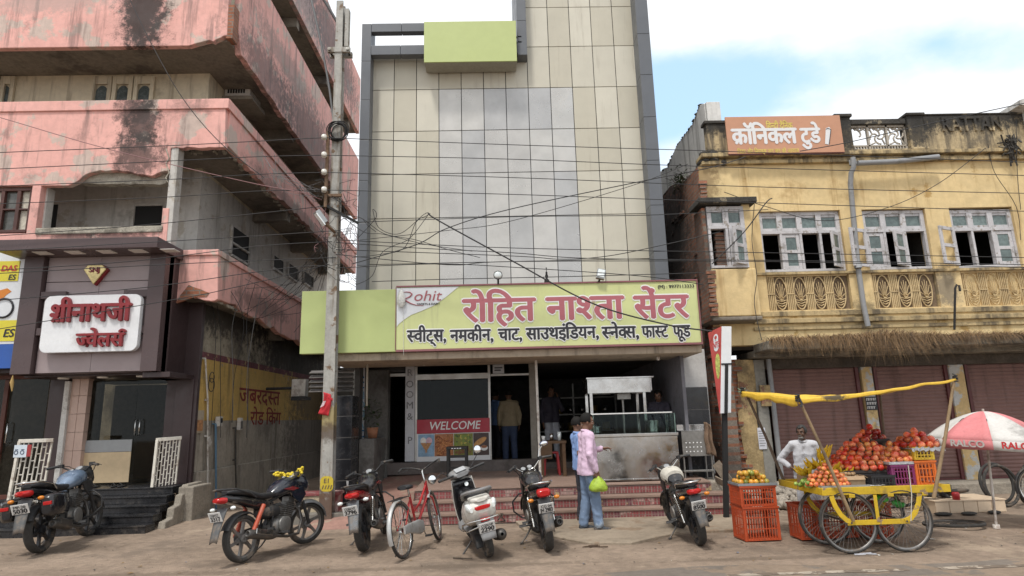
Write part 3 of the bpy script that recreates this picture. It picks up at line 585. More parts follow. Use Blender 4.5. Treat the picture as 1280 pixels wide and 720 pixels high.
# ================================================================== RESTAURANT TOWER
m_acp = M('beige_panel', sr(190, 184, 164), .38, var=.035, sc=.5, spec=.45, streak=.02, dcol=(.3, .26, .2)); m_acg = M('silver_panel', (.47, .455, .43), .34, .4, var=.1, sc=.3)
m_fr = M('slate_panel', sr(92, 96, 102), .42, var=.05, sc=.6); m_frd = M('slate_shadow_gap', (.03, .03, .032), .7, var=0); m_pole = M('white_post', (.6, .57, .52), .6, var=.12, dirt=.4, dcol=(.2, .13, .09), dsc=5)
tw = thing('restaurant_building', 'tall narrow building clad in beige and silver panels with slate grey frame', 'building', (.3, 13, .5))
TY = 12.5; cx0, cw = -2.634, .486; rz = [2.7, 3.78, 4.758, 5.733, 6.707, 7.682, 8.657, 9.475, 9.65, 10.63, 11.6, 12.6]
m_acs = [m_acp]+[M('beige_panel_'+n_, sr(*c_), .4, var=.035, sc=.5, streak=.02, dcol=(.3, .26, .2)) for n_, c_ in (('pale', (196, 190, 170)), ('dull', (184, 177, 155)))]; m_ags = [m_acg]+[M('silver_panel_'+n_, c_, .34, .4, var=.1, sc=.3) for n_, c_ in (('pale', (.5, .485, .455)), ('blue', (.42, .415, .405)))]
kb = MB(m_acp); kg = MB(m_acg); g = .008
for c in range(12):
    for r in range(len(rz)-1):
        z0, z1 = rz[r], rz[r+1]
        if r == 7 or (c < 7 and r > 7): continue
        if r == 6 and c >= 7: z1 = rz[8]
        k = kg if (2 < c < 9 and z1 < 8.7) else kb; k.use(random.choice(m_ags if k is kg else m_acs)); x = cx0+c*cw; j = random.uniform(-.0035, .0035)
        k.add([(x+g, TY+j, z0+g), (x+cw-g, TY-j, z0+g), (x+cw-g, TY+j*.5, z1-g), (x+g, TY-j*.7, z1-g), (x+g, TY+.03, z0+g), (x+cw-g, TY+.03, z0+g), (x+cw-g, TY+.03, z1-g), (x+g, TY+.03, z1-g)],
              [(0, 1, 2, 3), (0, 4, 5, 1), (1, 5, 6, 2), (2, 6, 7, 3), (3, 7, 4, 0)])
build('beige_panel', kb, tw); build('silver_panel', kg, tw)
k = MB(m_frd); k.box(-2.7, 3.2, TY+.02, TY+.3, 2.8, 9.48); k.box(.76, 3.2, TY+.021, TY+.3, 9.48, 12.6); k.box(-2.7, 3.25, TY+.3, 22, 2.8, 9.3); build('wall_core', k, tw)
k = MB(m_fr)
def seg(x0, x1, z0, z1, y0=12.18, y1=12.62, nz=6, hor=False):
    for i in range(nz):
        if hor: a = x0+(x1-x0)*i/nz; b = x0+(x1-x0)*(i+1)/nz; k.box(a+.003, b-.003, y0, y1, z0, z1)
        else: a = z0+(z1-z0)*i/nz; b = z0+(z1-z0)*(i+1)/nz; k.box(x0, x1, y0, y1, a+.003, b-.003)
seg(-2.80, -2.6, 2.85, 10.06, nz=8); seg(3.15, 3.42, 2.85, 12.6, nz=10, y0=12.1); seg(-2.598, .552, 9.31, 9.53, hor=True, nz=5, y1=12.36); seg(-2.598, .0, 9.86, 10.06, hor=True, nz=4, y1=12.34); seg(.555, .758, 9.27, 12.6, nz=4, y0=12.2)
k.box(3.16, 3.42, 12.62, 22, 2.8, 12.6); k.box(-2.8, -2.7, 12.62, 22, 2.8, 9.3); build('frame', k, tw, bevel=.006)
k = MB(m_fr); k.box(-2.0, 3.0, 16, 22, 9.3, 10.0) if 0 else k.box(.56, 3.15, 12.8, 15, 9.4, 12.6); build('stair_head', k, tw)
# blank green box sign high up
x0, x1, z0, z1 = rect(530, 26.5, 645.5, 77, 12.02); gb = thing('blank_sign_box', 'blank green sign box fixed high on the beige tower', 'sign', ((x0+x1)/2, 12.02, z0))
m_grn = M('blank_green', sr(172, 186, 100), .5, var=.03, sc=.5); m_grn2 = M('sign_green', sr(196, 203, 122), .45, var=.03, sc=.6, streak=.07, dcol=(.35, .35, .2))
k = MB(m_grn); k.box(x0, x1, 12.02, 12.05, z0, z1); build('face', k, gb, bevel=.004)
k = MB(M('box_side', (.34, .32, .26), .6, var=.1)); k.box(x0+.005, x1-.005, 12.052, 12.45, z0+.004, z1-.004); build('casing', k, gb, bevel=.006)
k = MB(m_fr); [k.box(x1-.1, x1+.12, 12.2, 12.24, z, z+.03) for z in (z0+.55, z0+.68)]; build('bracket', k, gb)
# ------------------------------------------------------------------ shop sign over the entrance
x0, x1, z0, z1 = rect(378.5, 356, 874, 434, 11.0); x0 = -3.475; xs = -1.80; x1 = 3.59; zb, zt = 2.83, 3.945
sg = thing('restaurant_sign', 'long green restaurant sign with red Hindi title and black menu line', 'sign', (0, 11, zb))
k = MB(m_grn2); k.box(xs, x1, 11, 11.16, zb, zt); build('board', k, sg, bevel=.004)
k = MB(m_grn); k.box(x0, xs-.004, 10.995, 11.16, zb-.03, zt-.03); build('blank_panel', k, sg, bevel=.004)
m_trim = M('sign_trim', sr(140, 80, 84), .5, var=.06); k = MB(m_trim); k.box(xs-.004, x1+.02, 10.98, 11.1, zt+.001, zt+.028); k.box(xs-.004, x1+.02, 10.98, 11.1, zb-.035, zb-.001); k.box(x1+.001, x1+.02, 10.982, 11.1, zb, zt); k.box(xs-.016, xs-.005, 10.985, 11.1, zb, zt); build('trim', k, sg)
PX = lambda x, y: at(x, y, 10.995); U = (1, 0, 0); Z = (0, 0, 1)
k = MB(M('sign_white', ())); a = [(494.8, 359.5), (573, 357.5), (567, 362), (556, 371), (542, 381), (526, 388), (513, 393), (504, 399), (497, 405), (495, 408)]
k.prism([((p := PX(*q)).x+.012, p.z-.01) for q in a], (0, 10.992, 0), U, Z, (0, .02, 0)); build('white_corner', k, sg)
m_sred = M('sign_red', sr(176, 84, 96), .5, var=.04); m_wht = M('letter_white', (.78, .78, .76), .5, var=0)
def sline(mr, s_, xa, xb, yb, h, b, ring, mring, th=.002, shear=0, y=10.999):
    p = at(xa, yb, 11.0); q = at(xb, yb, 11.0); wd = q.x-p.x
    if mring: text(mring, s_, (p.x, y-.001, p.z), U, Z, width=wd, height=h, th=.003, ring=ring, shear=shear)
    text(mr, s_, (p.x, y-.004, p.z), U, Z, width=wd, height=h, th=.004, bold=b, shear=shear)
kr = MB(m_sred); kw = MB(m_wht); kk = MB(m_ink)
for s_, a, b, yb in (('रोिहत', 579, 669, 402.5), ('ना{शता', 684, 780, 400), ('सेंटर', 794, 861, 398)): kr = MB(m_sred); sline(kr, s_, a, b, yb, .64, .035, .058, kw); build('title_word', kr, sg)
for s_, a, b, yb in (('{सवीट्स,', 509, 558, 427.5), ('नमकीन,', 563, 617, 427), ('चाट,', 623, 653, 425.5), ('साउथइंिडयन,', 658, 749, 424.5), ('{सने{कस,', 753, 799, 423), ('फा{सट', 803, 835, 422), ('फूड', 842, 863, 421)): kk = MB(m_ink); sline(kk, s_, a, b, yb, .32, .04, .085, kw); build('menu_word', kk, sg)
kk = MB(m_ink); sline(kk, '(M) : 9977113333', 822, 868, 360.5, .085, .03, 0, None)
build('phone_number', kk, sg); build('letter_outline', kw, sg)
k = MB(M('logo_red', sr(170, 78, 86), .5, var=0)); p = at(516, 376.3, 10.985); q = at(551, 375.6, 10.985); text(k, 'ohit', (p.x, 10.989, p.z), U, Z, width=q.x-p.x, height=.27, th=.004, shear=.22)
k.tube([at(x, y, 10.987) for x, y in ((504, 365.4), (508, 364.9), (512.5, 365.4), (515, 367.6), (512.6, 370.6), (508.5, 372.6), (505, 373.7))], [.004, .008, .011, .015, .013, .010, .012], 6); k.tube([at(x, y, 10.986) for x, y in ((505, 373.6), (507.6, 376), (511, 378), (514, 379.6), (520, 381.4), (529.5, 382))], [.012, .014, .013, .011, .007, .003], 6)
k.use(m_ink); p = at(521, 381.5, 10.99); q = at(550, 380.5, 10.99); text(k, 'SWEETS & DAIRY', (p.x, 10.99, p.z), U, Z, width=q.x-p.x, height=.05, th=.003, bold=.03); build('logo', k, sg)
# flood lamps and fixings on the sign
m_cast = M('cast_metal', (.35, .36, .36), .35, .7, var=.1, world=False); m_lens = M('lamp_lens', (.8, .85, .84), .08, .2, var=.05, spec=.8)
for i, (x, y, tl) in enumerate(((622.5, 344, 0), (751, 343, .35))):
    p = at(x, y, 10.95); b = V((p.x-.12*tl, 10.98, zt+.02)); t = thing('flood_lamp', ('round steel flood lamp standing upright on the long green sign', 'square steel flood lamp tilted on the long green sign, near the phone number')[i], 'lamp', b, 'flood lamps on top of the green sign')
    k = MB(m_dark); k.tube([b, p-V((0, 0, .05))], .017, 6); build('stalk', k, t); k = MB(m_cast)
    if i == 0: k.lathe([(.03, .07), (.075, .05), (.082, 0), (.08, -.02)], p, (0, 1, .25), 16)
    else: k.obox(p, (.15, .08, .19), (-.2, .25, 0))
    build('housing', k, t, bevel=.008); k = MB(m_lens)
    if i == 0: k.ell(p+V((0, -.015, 0)), (.072, .03, .072))
    else: k.obox(p+V((0, -.035, .01)), (.12, .03, .15), (-.2, .25, 0))
    build('lens', k, t, bevel=.005)
p = at(683.5, 352, 11.05); t = thing('signal_mast', 'short black finial standing on the green sign between two flood lamps', 'finial', (p.x, 11.05, zt)); k = MB(m_dark); k.lathe([(.05, 0), (.045, .06), (.018, .08), (.03, .13), (.018, .17), (.02, .2), (.006, .22), (.006, .27), (.014, .28), (0, .3)], (p.x, 11.05, zt+.028), seg=10); build('mast', k, t)
p = at(501.5, 365, 10.93); t = thing('hanging_bag', 'small clear plastic bag hanging by string over the green sign logo', 'bag', p); k = MB(M('clear_plastic', (.62, .62, .58), .25, var=.2, sc=30, bump=.8, bsc=30)); k.loft([[(p.x+r*math.cos(a)*(1+.2*math.sin(3*a)), 10.94+r*.5*math.sin(a), p.z+h) for a in [PI*j/5 for j in range(10)]] for r, h in ((.012, .05), (.05, -.02), (.075, -.12), (.07, -.22), (.03, -.27))]); k.tube([(p.x, 10.97, p.z+.08), (p.x, 10.94, p.z+.03)], .006, 5); k.tube([(p.x+.03, 10.965, p.z-.2), (p.x+.045, 10.967, zb-.1)], .004, 4); build('pouch', k, t)
# ------------------------------------------------------------------ ground floor
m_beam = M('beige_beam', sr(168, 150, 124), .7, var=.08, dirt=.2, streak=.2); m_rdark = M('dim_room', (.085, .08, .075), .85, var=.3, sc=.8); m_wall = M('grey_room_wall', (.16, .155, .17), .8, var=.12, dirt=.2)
k = MB(m_beam); k.box(-3.05, 3.62, 11.17, 12.49, 2.66, 2.80); k.box(-3.05, 3.62, 11.1, 11.168, 2.66, 2.79); build('canopy_slab', k, tw, bevel=.01)
k = MB(M('sign_back', (.3, .29, .26), .7)); k.box(-3.4, 3.58, 11.165, 11.3, 2.9, 3.9); k.box(-2.8, 3.42, 11.3, 12.2, 3.6, 3.7); build('sign_support', k, tw)
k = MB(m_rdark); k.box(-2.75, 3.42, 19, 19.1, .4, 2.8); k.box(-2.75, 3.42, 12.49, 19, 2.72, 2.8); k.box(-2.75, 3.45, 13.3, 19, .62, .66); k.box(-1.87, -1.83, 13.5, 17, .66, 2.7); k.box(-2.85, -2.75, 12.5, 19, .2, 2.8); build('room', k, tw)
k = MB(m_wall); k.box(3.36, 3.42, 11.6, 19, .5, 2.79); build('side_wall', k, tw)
k = MB(M('whitewash', (.58, .57, .55), .8, var=.1, dirt=.3, dcol=(.28, .25, .22))); x0, x1, z0_, z1_ = rect(857, 440, 884, 500, 11.62); k.box(3.5, 4.0, 12.12, 12.25, .48, 2.82); build('end_pier', k, tw, bevel=.01)
m_alu = M('aluminium', (.5, .49, .46), .4, .6, var=.08, dirt=.15); GY = 13.3
def pxbox(k, r, Y, d): x0, x1, z0, z1 = rect(*r, Y); return k.box(x0, x1, Y, Y+d, z0, z1)
# entrance door, pillar with letters, glass front, inner door and posts
k = MB(m_alu); pxbox(k, (456, 469, 463, 578), GY, .08); pxbox(k, (463.2, 467, 507, 471), GY+.01, .06); build('door_frame', k, tw, bevel=.004)
k = MB(m_wall); pxbox(k, (467, 472, 476, 577), GY+.03, .03); build('door_leaf', k, tw, bevel=.004)
k = MB(M('roller_box', (.05, .05, .05), .6, var=.2))
x0, x1, z0, z1 = rect(455, 447, 507, 466, GY)
for i in range(5): k.box(x0, x1, GY+.02, GY+.06, z0+(z1-z0)*i/5+.006, z0+(z1-z0)*(i+1)/5)
build('roller_shutter', k, tw)
m_pw = M('pillar_white', (.5, .51, .53), .5, var=.06, dirt=.2, dcol=(.3, .27, .24), dsc=4); kp = MB(m_pw); pxbox(kp, (506.5, 449, 518, 577), GY-.1, .2); build('letter_pillar', kp, tw, bevel=.005)
m_fade = M('faded_ink', (.2, .2, .21), .6, var=.3); m_blue = M('blue_ink', (.02, .13, .28), .6, var=.1); m_bluef = M('pale_blue_ink', (.22, .36, .45), .6, var=.2)
k = MB(m_fade)
for ch, y in (('R', 471), ('O', 485.5), ('O', 498.5), ('M', 512), ('&', 526), ('P', 556)): k = MB(m_fade); p = at(512.3, y, GY-.1); text(k, ch, (p.x, GY-.1, p.z+.02), U, Z, height=.2, th=.004, bold=.015, align='c'); build('pillar_letter', k, tw)

k = MB(m_alu); pxbox(k, (519, 467, 613, 474), GY-.03, .07); pxbox(k, (518.3, 448, 521.5, 577), GY-.025, .06); pxbox(k, (610.5, 445, 613.5, 577), GY-.025, .06); pxbox(k, (613.6, 467, 662, 469.5), GY-.02, .05); pxbox(k, (521.6, 573.5, 610.4, 577.5), GY-.024, .05); build('window_frame', k, tw, bevel=.004)
k = MB(glass('shop_glass', (.4, .42, .42), .034)); pxbox(k, (521.6, 475, 610.4, 525), GY, .006); pxbox(k, (521.6, 447, 610.4, 466), GY, .006); pxbox(k, (613.6, 445, 662, 466), GY, .006); build('glass_pane', k, tw)
k = MB(M('dusty_post', (.27, .24, .2), .7, var=.15)); pxbox(k, (662.5, 440, 670, 577), GY-.05, .12); build('door_post', k, tw, bevel=.004)
k = MB(m_pw); pxbox(k, (616, 455, 630, 467), GY-.04, .01); k.use(m_ink); pxbox(k, (618, 459, 628, 460.5), GY-.045, .004); pxbox(k, (618, 462, 626, 463.5), GY-.045, .004); build('notice', k, tw)
k = MB(M('threshold_stone', (.13, .11, .1), .7, var=.2, dirt=.3)); k.box(-2.74, .75, 13.12, 13.4, .55, .785); k.box(.75, 3.36, 13.22, 13.4, .55, .7); build('threshold', k, tw, bevel=.01)
p = at(675, 440, 12.3); q = gz(675.5, 595, .565); t = thing('pole', 'thin white pole standing on the red tiled platform under the green sign', 'pole', (q.x, q.y, .56)); k = MB(m_pole); k.tube([(q.x, q.y, .55), (q.x-.01, q.y, 2.67)], .026, 8); build('shaft', k, t); k = MB(m_pole); k.lathe([(.05, 0), (.05, .015), (.03, .03)], (q.x, q.y, .55), seg=10); build('foot', k, t)
# left black tiled pier, side counter, louvres
m_tile = M('black_tile', (.02, .021, .024), .22, var=.25, sc=3, dirt=.12, dcol=(.12, .1, .09), dsc=3); m_grout = M('grout', (.16, .15, .14), .8, var=.1)
def tilepier(name, x0, x1, y0, y1, zs, parent):
    k = MB(m_tile)
    for a, b in zip(zs, zs[1:]): k.box(x0, x1, y0, y1, a+.006, b-.006)
    k.use(m_grout).box(x0+.006, x1-.006, y0+.006, y1-.006, zs[0], zs[-1]); return build(name, k, parent, bevel=.003)
lp = thing('tiled_pier', 'black tiled pier behind the utility pole, streaked with white paint', 'pier', (-2.85, 11.6, .2)); tilepier('tiling', -3.09, -2.63, 11.4, 11.95, [.2, .62, .98, 1.35, 1.72, 2.08], lp)
k = MB(M('paint_drip', (.6, .6, .58), .7)); k.prism([(-2.7, .62), (-2.66, .61), (-2.675, .4), (-2.7, .3), (-2.69, .48)], (0, 11.393, 0), U, Z, (0, .004, 0)); build('paint_streak', k, lp)
rp = thing('tiled_pier', 'black tiled pier behind the steel side table at the sign end', 'pier', (3.6, 12, .5)); tilepier('tiling', 3.37, 3.86, 11.74, 12.1, [.45, .85, 1.26, 1.67, 2.08], rp)
k = MB(M('dull_cement', (.13, .125, .115), .9, var=.2, dirt=.4)); k.box(-2.63, -2.35, 12.0, 13.3, .3, 1.3); k.box(-3.02, -2.3, 13.1, 13.4, .2, 2.66); build('side_block', k, tw, bevel=.01)
k = MB(M('louvre_tin', (.2, .19, .18), .55, .3, var=.2, dirt=.3)); [k.obox((-3.1, 11.75, 2.2+.085*i), (.8, .16, .012), (.35, 0, .0)) for i in range(5)]; build('louvre', k, tw)
k = MB(M('rust_pipe', (.3, .26, .2), .6)); k.tube([(-2.45, 11.75, 1.9), (-2.45, 11.75, 2.66)], .02, 6); build('pipe', k, tw)
x0, x1, z0, z1 = rect(446.5, 452, 455.5, 551, 12.8); t = thing('strip_sign', 'narrow upright board with blue letters beside the dark stair door', 'sign', ((x0+x1)/2, 12.8, z0)); k = MB(m_pw); zz = at(450, 514, 12.8).z; k.box(x0, x1, 12.8, 12.83, z0, zz-.01); k.box(x0, x1, 12.8, 12.83, zz, z1); build('board', k, t, bevel=.003)
k = MB()
for ch, y, mm in (('A', 474, m_blue), ('C', 487, m_blue), ('N', 500, m_bluef), ('O', 511.5, m_bluef), ('N', 523, m_bluef), ('A', 537, m_bluef), ('C', 548, m_blue)): k.use(mm); p = at(451, y, 12.8); text(k, ch, (p.x, 12.8, p.z+.02), U, Z, height=.21, th=.004, bold=.02, align='c')
build('lettering', k, t)
pt = thing('potted_shrub', 'small leafy shrub in a pot in front of the narrow blue lettered board', 'plant', (-2.5, 12.4, 1.3)); k = MB(M('terracotta', (.28, .12, .06), .8, var=.15)); k.lathe([(0, 0), (.08, 0), (.11, .2), (.1, .2), (0, .18)], (-2.46, 12.4, 1.302), seg=12); build('pot', k, pt); k = MB(M('leaf_green', (.05, .085, .03), .6, var=.3, sc=8))
for i in range(150):
    p = V((-2.46+random.gauss(0, .1), 12.4+random.gauss(0, .08), 1.5+abs(random.gauss(.25, .16)))); a = random.random()*6; d = V((math.cos(a), math.sin(a), random.uniform(-.3, .7)))*.05; w = V((-d.y, d.x, 0))*.35; k.add([p-d, p+w, p+d, p-w], [(0, 1, 2, 3)])
build('foliage', k, pt)
# ------------------------------------------------------------------ platform, steps and ramp (tiled)
m_red = M('red_step_tile', (.24, .06, .06), .6, var=.25, sc=3, dirt=.3, dcol=(.17, .12, .1), dsc=2, peel=((.38, .25, .22), .42, 2.2)); m_floor = M('ribbed_floor_tile', (.27, .185, .145), .7, var=.12, sc=1.2, dirt=.3, dcol=(.16, .12, .1), dsc=.8)
pf = thing('entrance_steps', 'wide red tiled steps and platform in front of the restaurant', 'steps', (.9, 10.9, 0)); XL, XR = -1.45, 3.62
for i in range(3):
    y0 = 10.36+.27*i; z1 = .16*(i+1); k = MB(m_grout); xr = XR+.22*(2-i)-.1; k.box(XL+.02, xr-.01, y0+.025, 11.4, -.02 if i == 0 else z1-.16, z1-.03); m_gp = M('pale_grout', (.3, .22, .19), .8, var=.15)
    nx = int((xr-XL)/.1); dx = (xr-XL)/nx                                # embossed riser tiles: a grid of small raised dots
    for j in range(nx):
        xa = XL+j*dx; k.use(m_gp).box(xa, xa+dx-.0005, y0+.012, y0+.03, z1-.155, z1-.032); k.use(m_red if random.random() < .8 else MATS['maroon_stripe'])
        for a in range(2):
            for b in range(2): k.box(xa+.006+a*.046, xa+.042+a*.046, y0+.006, y0+.0125, z1-.15+b*.058, z1-.104+b*.058)
    build('riser', k, pf); k = MB(m_floor); yb = 10.66+.27*i if i < 2 else 11.3
    for j in range(int((yb-y0)/.03)+1):
        if i < 2: k.box(XL, xr, y0-.012+.03*j, y0+.012+.03*j, z1-.03, z1)
    if i < 2: k.box(XL+.01, xr-.01, y0, yb+.02, z1-.029, z1-.005); build('tread', k, pf)
zf = lambda y: .48+(max(y, 10.9)-10.9)*.042
k = MB(m_floor); nn = int((13.3-10.89)/.045)
for j in range(nn): y = 10.89+j*.045; k.add([(XL, y, zf(y)), (3.5, y, zf(y)), (3.5, y+.034, zf(y+.034)), (XL, y+.034, zf(y)), ], [(0, 1, 2, 3)]); k.add([(XL, y, zf(y)), (3.5, y, zf(y)), (3.5, y, zf(y)-.02), (XL, y, zf(y)-.02)], [(0, 1, 2, 3)])
k.add([(XL, 10.89, .474), (3.5, 10.89, .474), (3.5, 13.3, zf(13.3)-.006), (XL, 13.3, zf(13.3)-.006)], [(0, 1, 2, 3)]); build('floor', k, pf)
k = MB(M('ramp_tile', (.3, .17, .135), .7, var=.15, dirt=.35, dcol=(.17, .13, .1), dsc=.9, peel=((.3, .23, .17), .3, 1.5))); k.add([(-3.1, 10.3, -.01), (XL, 10.36, -.01), (XL, 11.2, .3), (XL, 13.3, .575), (-3.1, 13.3, .5), (-3.1, 11.3, .15)], [(0, 1, 2, 5), (5, 2, 3, 4)]); k.add([(XL, 10.36, -.01), (XL, 11.2, .3), (XL, 13.3, .575), (XL, 13.3, .57), (XL, 10.9, .47), (XL, 10.37, .0)], [(0, 1, 2, 3, 4, 5)]); build('ramp', k, pf)
k = MB(m_stub); k.box(3.5, 3.9, 11.0, 11.9, -.02, .46); build('side_plinth', k, pf, bevel=.02)
t = thing('plinth', 'low plastered block with red top beside the foot of the utility pole', 'block', (-3.1, 11.2, 0)); k = MB(M('peeling_cream', (.48, .4, .28), .85, var=.12, dirt=.45, dcol=(.16, .12, .09), dsc=5)); k.box(-3.42, -2.98, 11.0, 11.4, -.02, .42); build('body', k, t, bevel=.012); k = MB(m_red); k.box(-3.45, -2.72, 10.98, 11.39, .422, .47); k.box(-2.978, -2.75, 11.02, 11.38, 0, .42); build('top', k, t, bevel=.008); k = MB(M('grey_slab', (.19, .175, .15), .85, var=.15, dirt=.25)); k.box(-3.7, -2.3, 10.78, 10.98, -.02, .17); build('slab', k, t, bevel=.012)
# ------------------------------------------------------------------ welcome poster
x0, x1, z0, z1 = rect(521, 523.5, 612.5, 576, GY-.06); PY = GY-.06; ps = thing('welcome_poster', 'red welcome poster with four food pictures on the shop glass', 'poster', ((x0+x1)/2, PY, z0)); zr = at(566, 541.3, PY).z; zw = at(566, 570.5, PY).z
k = MB(M('poster_white', (.7, .7, .7), .4, var=.03)); k.box(x0, x1, PY, PY+.03, z0, zr); build('sheet', k, ps, bevel=.003); k = MB(M('poster_red', (.38, .015, .035), .4, var=.05)); k.box(x0, x1, PY-.002, PY+.03, zr+.003, z1); build('banner', k, ps, bevel=.003)
k = MB(m_wht); p = at(536, 537.5, PY); q = at(600, 536.5, PY); text(k, 'WELCOME', (p.x, PY-.003, p.z), U, Z, width=q.x-p.x, height=.235, th=.004, bold=.012, shear=.18); build('lettering', k, ps)
xb = [at(x, 556, PY).x for x in (522.5, 543, 567, 591.5, 611.5)]; fc = [(.22, .36, .5), (.42, .16, .06), (.2, .2, .03), (.06, .035, .03)]
FY = PY-.004; zc = (zr+zw)/2; hh = (zr-zw)/2
for i in range(4):
    k = MB(M('picture_ground_%s' % 'blue orange green brown'.split()[i], fc[i], .45, var=.25, sc=8)); k.box(xb[i]+.004, xb[i+1]-.004, FY, FY+.02, zw+.01, zr-.012); o = build('food_picture', k, ps); k = MB(); w_ = xb[i+1]-xb[i]; xc_ = (xb[i]+xb[i+1])/2
    fl = lambda m_, cx, cz, rx, rz_, ro=0, d=0: k.use(m_).prism([(cx+rx*math.cos(a)*math.cos(ro)-rz_*math.sin(a)*math.sin(ro), cz+rx*math.cos(a)*math.sin(ro)+rz_*math.sin(a)*math.cos(ro)) for a in [2*PI*j/14 for j in range(14)]], (0, FY-.003-d, 0), U, Z, (0, .004, 0))
    cn = M('cone', (.45, .22, .08), .5, var=.3, sc=30)
    if i == 0:
        for s_, (rx, cm) in ((-1, (.06, (.75, .72, .66))), (1, (.065, (.62, .4, .45)))):
            fl(M('cream%d' % s_ if 0 else ('vanilla', 'strawberry')[s_ > 0], cm, .4, var=.15, sc=20), xc_+s_*.06, zc+.09, rx, .07); k.use(cn).prism([(xc_+s_*.06-.055, zc+.05), (xc_+s_*.06+.055, zc+.05), (xc_-s_*.02, zc-.16)], (0, FY-.002*(s_+3), 0), U, Z, (0, .003, 0))
    elif i == 1:
        for j in range(46):
            a = random.uniform(0, 6.3); cx, cz = xc_+random.uniform(-.4, .4)*w_, zc+random.uniform(-.75, .75)*hh; k.use(M(('noodle', 'dark_noodle')[j % 3 == 0], ((.6, .27, .1), (.3, .09, .03))[j % 3 == 0], .4, var=.2)); r = random.uniform(.03, .09); k.tube([(min(max(cx+r*math.cos(a+t*.5), xb[i]+.015), xb[i+1]-.015), FY-.004, min(max(cz+r*math.sin(a+t*.5), zw+.03), zr-.03)) for t in range(6)], .008, 4)
    elif i == 2:
        for j in range(60):
            m_ = M(*[('salad', (.2, .28, .03)), ('dark_salad', (.07, .12, .015)), ('yellow_salad', (.5, .42, .06)), ('sauce', (.2, .08, .03))][random.choice((0, 0, 1, 2)) if j < 45 else 3], .4, var=.2); fl(m_, xc_+random.uniform(-.42, .42)*w_, (zc+random.uniform(-.2, .8)*hh) if j < 45 else zc-random.uniform(.3, .8)*hh, random.uniform(.015, .035), random.uniform(.012, .028), random.random()*3, random.random()*.003)
    else:
        fl(M('wrap', (.55, .27, .08), .4, var=.25, sc=15), xc_-.02, zc+.05, .15, .055, .55); fl(m_wht, xc_+.06, zc-.08, .075, .055); fl(M('curry', (.3, .1, .03), .4), xc_+.06, zc-.055, .06, .028, 0, .003); fl(m_wht, xc_-.09, zc-.15, .06, .04); fl(M('ketchup', (.45, .03, .02), .4), xc_-.09, zc-.14, .048, .024, 0, .003)
    build('food', k, o)
# stool before the poster, bulbs
p = gz(572, 590, .56); st = thing('stool', 'small black square stool in front of the welcome poster', 'stool', (p.x, 12.2, .53)); m_bw = M('black_wood', (.012, .011, .01), .5, var=.2); X_ = at(572, 575, 12.3).x; zt_ = at(572, 558.5, 12.1).z
k = MB(m_bw); k.box(X_-.2, X_+.2, 12.1, 12.45, zt_-.05, zt_); build('seat', k, st, bevel=.008)
for a in (-1, 1):
    for b in (12.13, 12.41): k = MB(m_bw); k.box(X_+a*.17-.025, X_+a*.17+.025, b-.022, b+.022, zf(b)+.001, zt_-.05); build('leg', k, st, bevel=.004)
k = MB(m_bw); k.box(X_-.15, X_+.15, 12.12, 12.14, zt_-.2, zt_-.15); k.box(X_-.15, X_+.15, 12.12, 12.14, zt_-.4, zt_-.36); k.use(m_wht); [k.box(X_-.1+.05*i, X_-.07+.05*i, 12.097, 12.1, zt_-.035, zt_-.02) for i in range(4)]; build('apron', k, st)
for i, (x, y, Y) in enumerate(((530, 453, 12.3), (600, 450, 12.3), (822.5, 446, 11.7), (478, 452, 12.3))):
    p = at(x, y, Y); t = thing('bulb', ['unlit bulb hanging over the dim window left half', 'unlit bulb hanging over the dim window right half', 'white unlit bulb hanging before the grey side wall', 'unlit bulb hanging above the dark stair door'][i], 'bulb', p, 'bulbs under the canopy'); k = MB(m_pole); k.lathe([(.0, -.07), (.03, -.06), (.04, -.03), (.03, .0), (.018, .03), (.02, .07), (0, .08)], p, seg=10); build('globe', k, t); k = MB(m_dark); k.tube([p+V((0, 0, .07)), (p.x, p.y, 2.66)], .006, 5); build('flex', k, t)
# ------------------------------------------------------------------ steel counter, stall hood, side table
m_ss = M('stainless', (.5, .49, .47), .2, 1, var=.08, sc=1.3); m_ssd = M('dull_steel', (.3, .29, .27), .42, .7, var=.12, dirt=.25, dcol=(.1, .08, .06))
ct = thing('display_counter', 'large stainless steel food counter with a glass display top', 'counter', (2.3, 11.4, .48)); a, b = 1.55, 3.06; zc0, zc1, zg = .52, 1.29, 1.635
k = MB(m_ss); k.box(a, b, 11.1, 11.75, zc0, zc1-.055); build('front', k, ct, bevel=.006); k = MB(m_ss); k.box(a-.015, b+.015, 11.08, 11.77, zc1-.053, zc1); k.box(a, b, 11.095, 11.12, zc0-.012, zc0+.02); build('rim', k, ct, bevel=.006)
k = MB(glass('counter_glass', (.8, .88, .86), .03)); k.box(a, b, 11.11, 11.116, zc1, zg-.015); k.box(a, a+.006, 11.117, 11.74, zc1, zg-.016); k.box(b-.006, b, 11.117, 11.74, zc1, zg-.016); build('display_glass', k, ct)
k = MB(M('white_rim', (.68, .68, .66), .4, var=.06)); k.box(a-.01, b-.06, 11.1, 11.78, zg-.013, zg+.008); build('glass_top', k, ct, bevel=.004); k = MB(m_ss); [k.box(x, x+.016, y, y+.016, zc1, zg-.016) for x in (a+.008, b-.03) for y in (11.12, 11.72)]; build('post', k, ct)
for x in (a+.05, b-.1):
    for y in (11.14, 11.68): k = MB(m_ssd); k.box(x, x+.04, y, y+.04, zf(y)-.01, zc0); build('leg', k, ct)
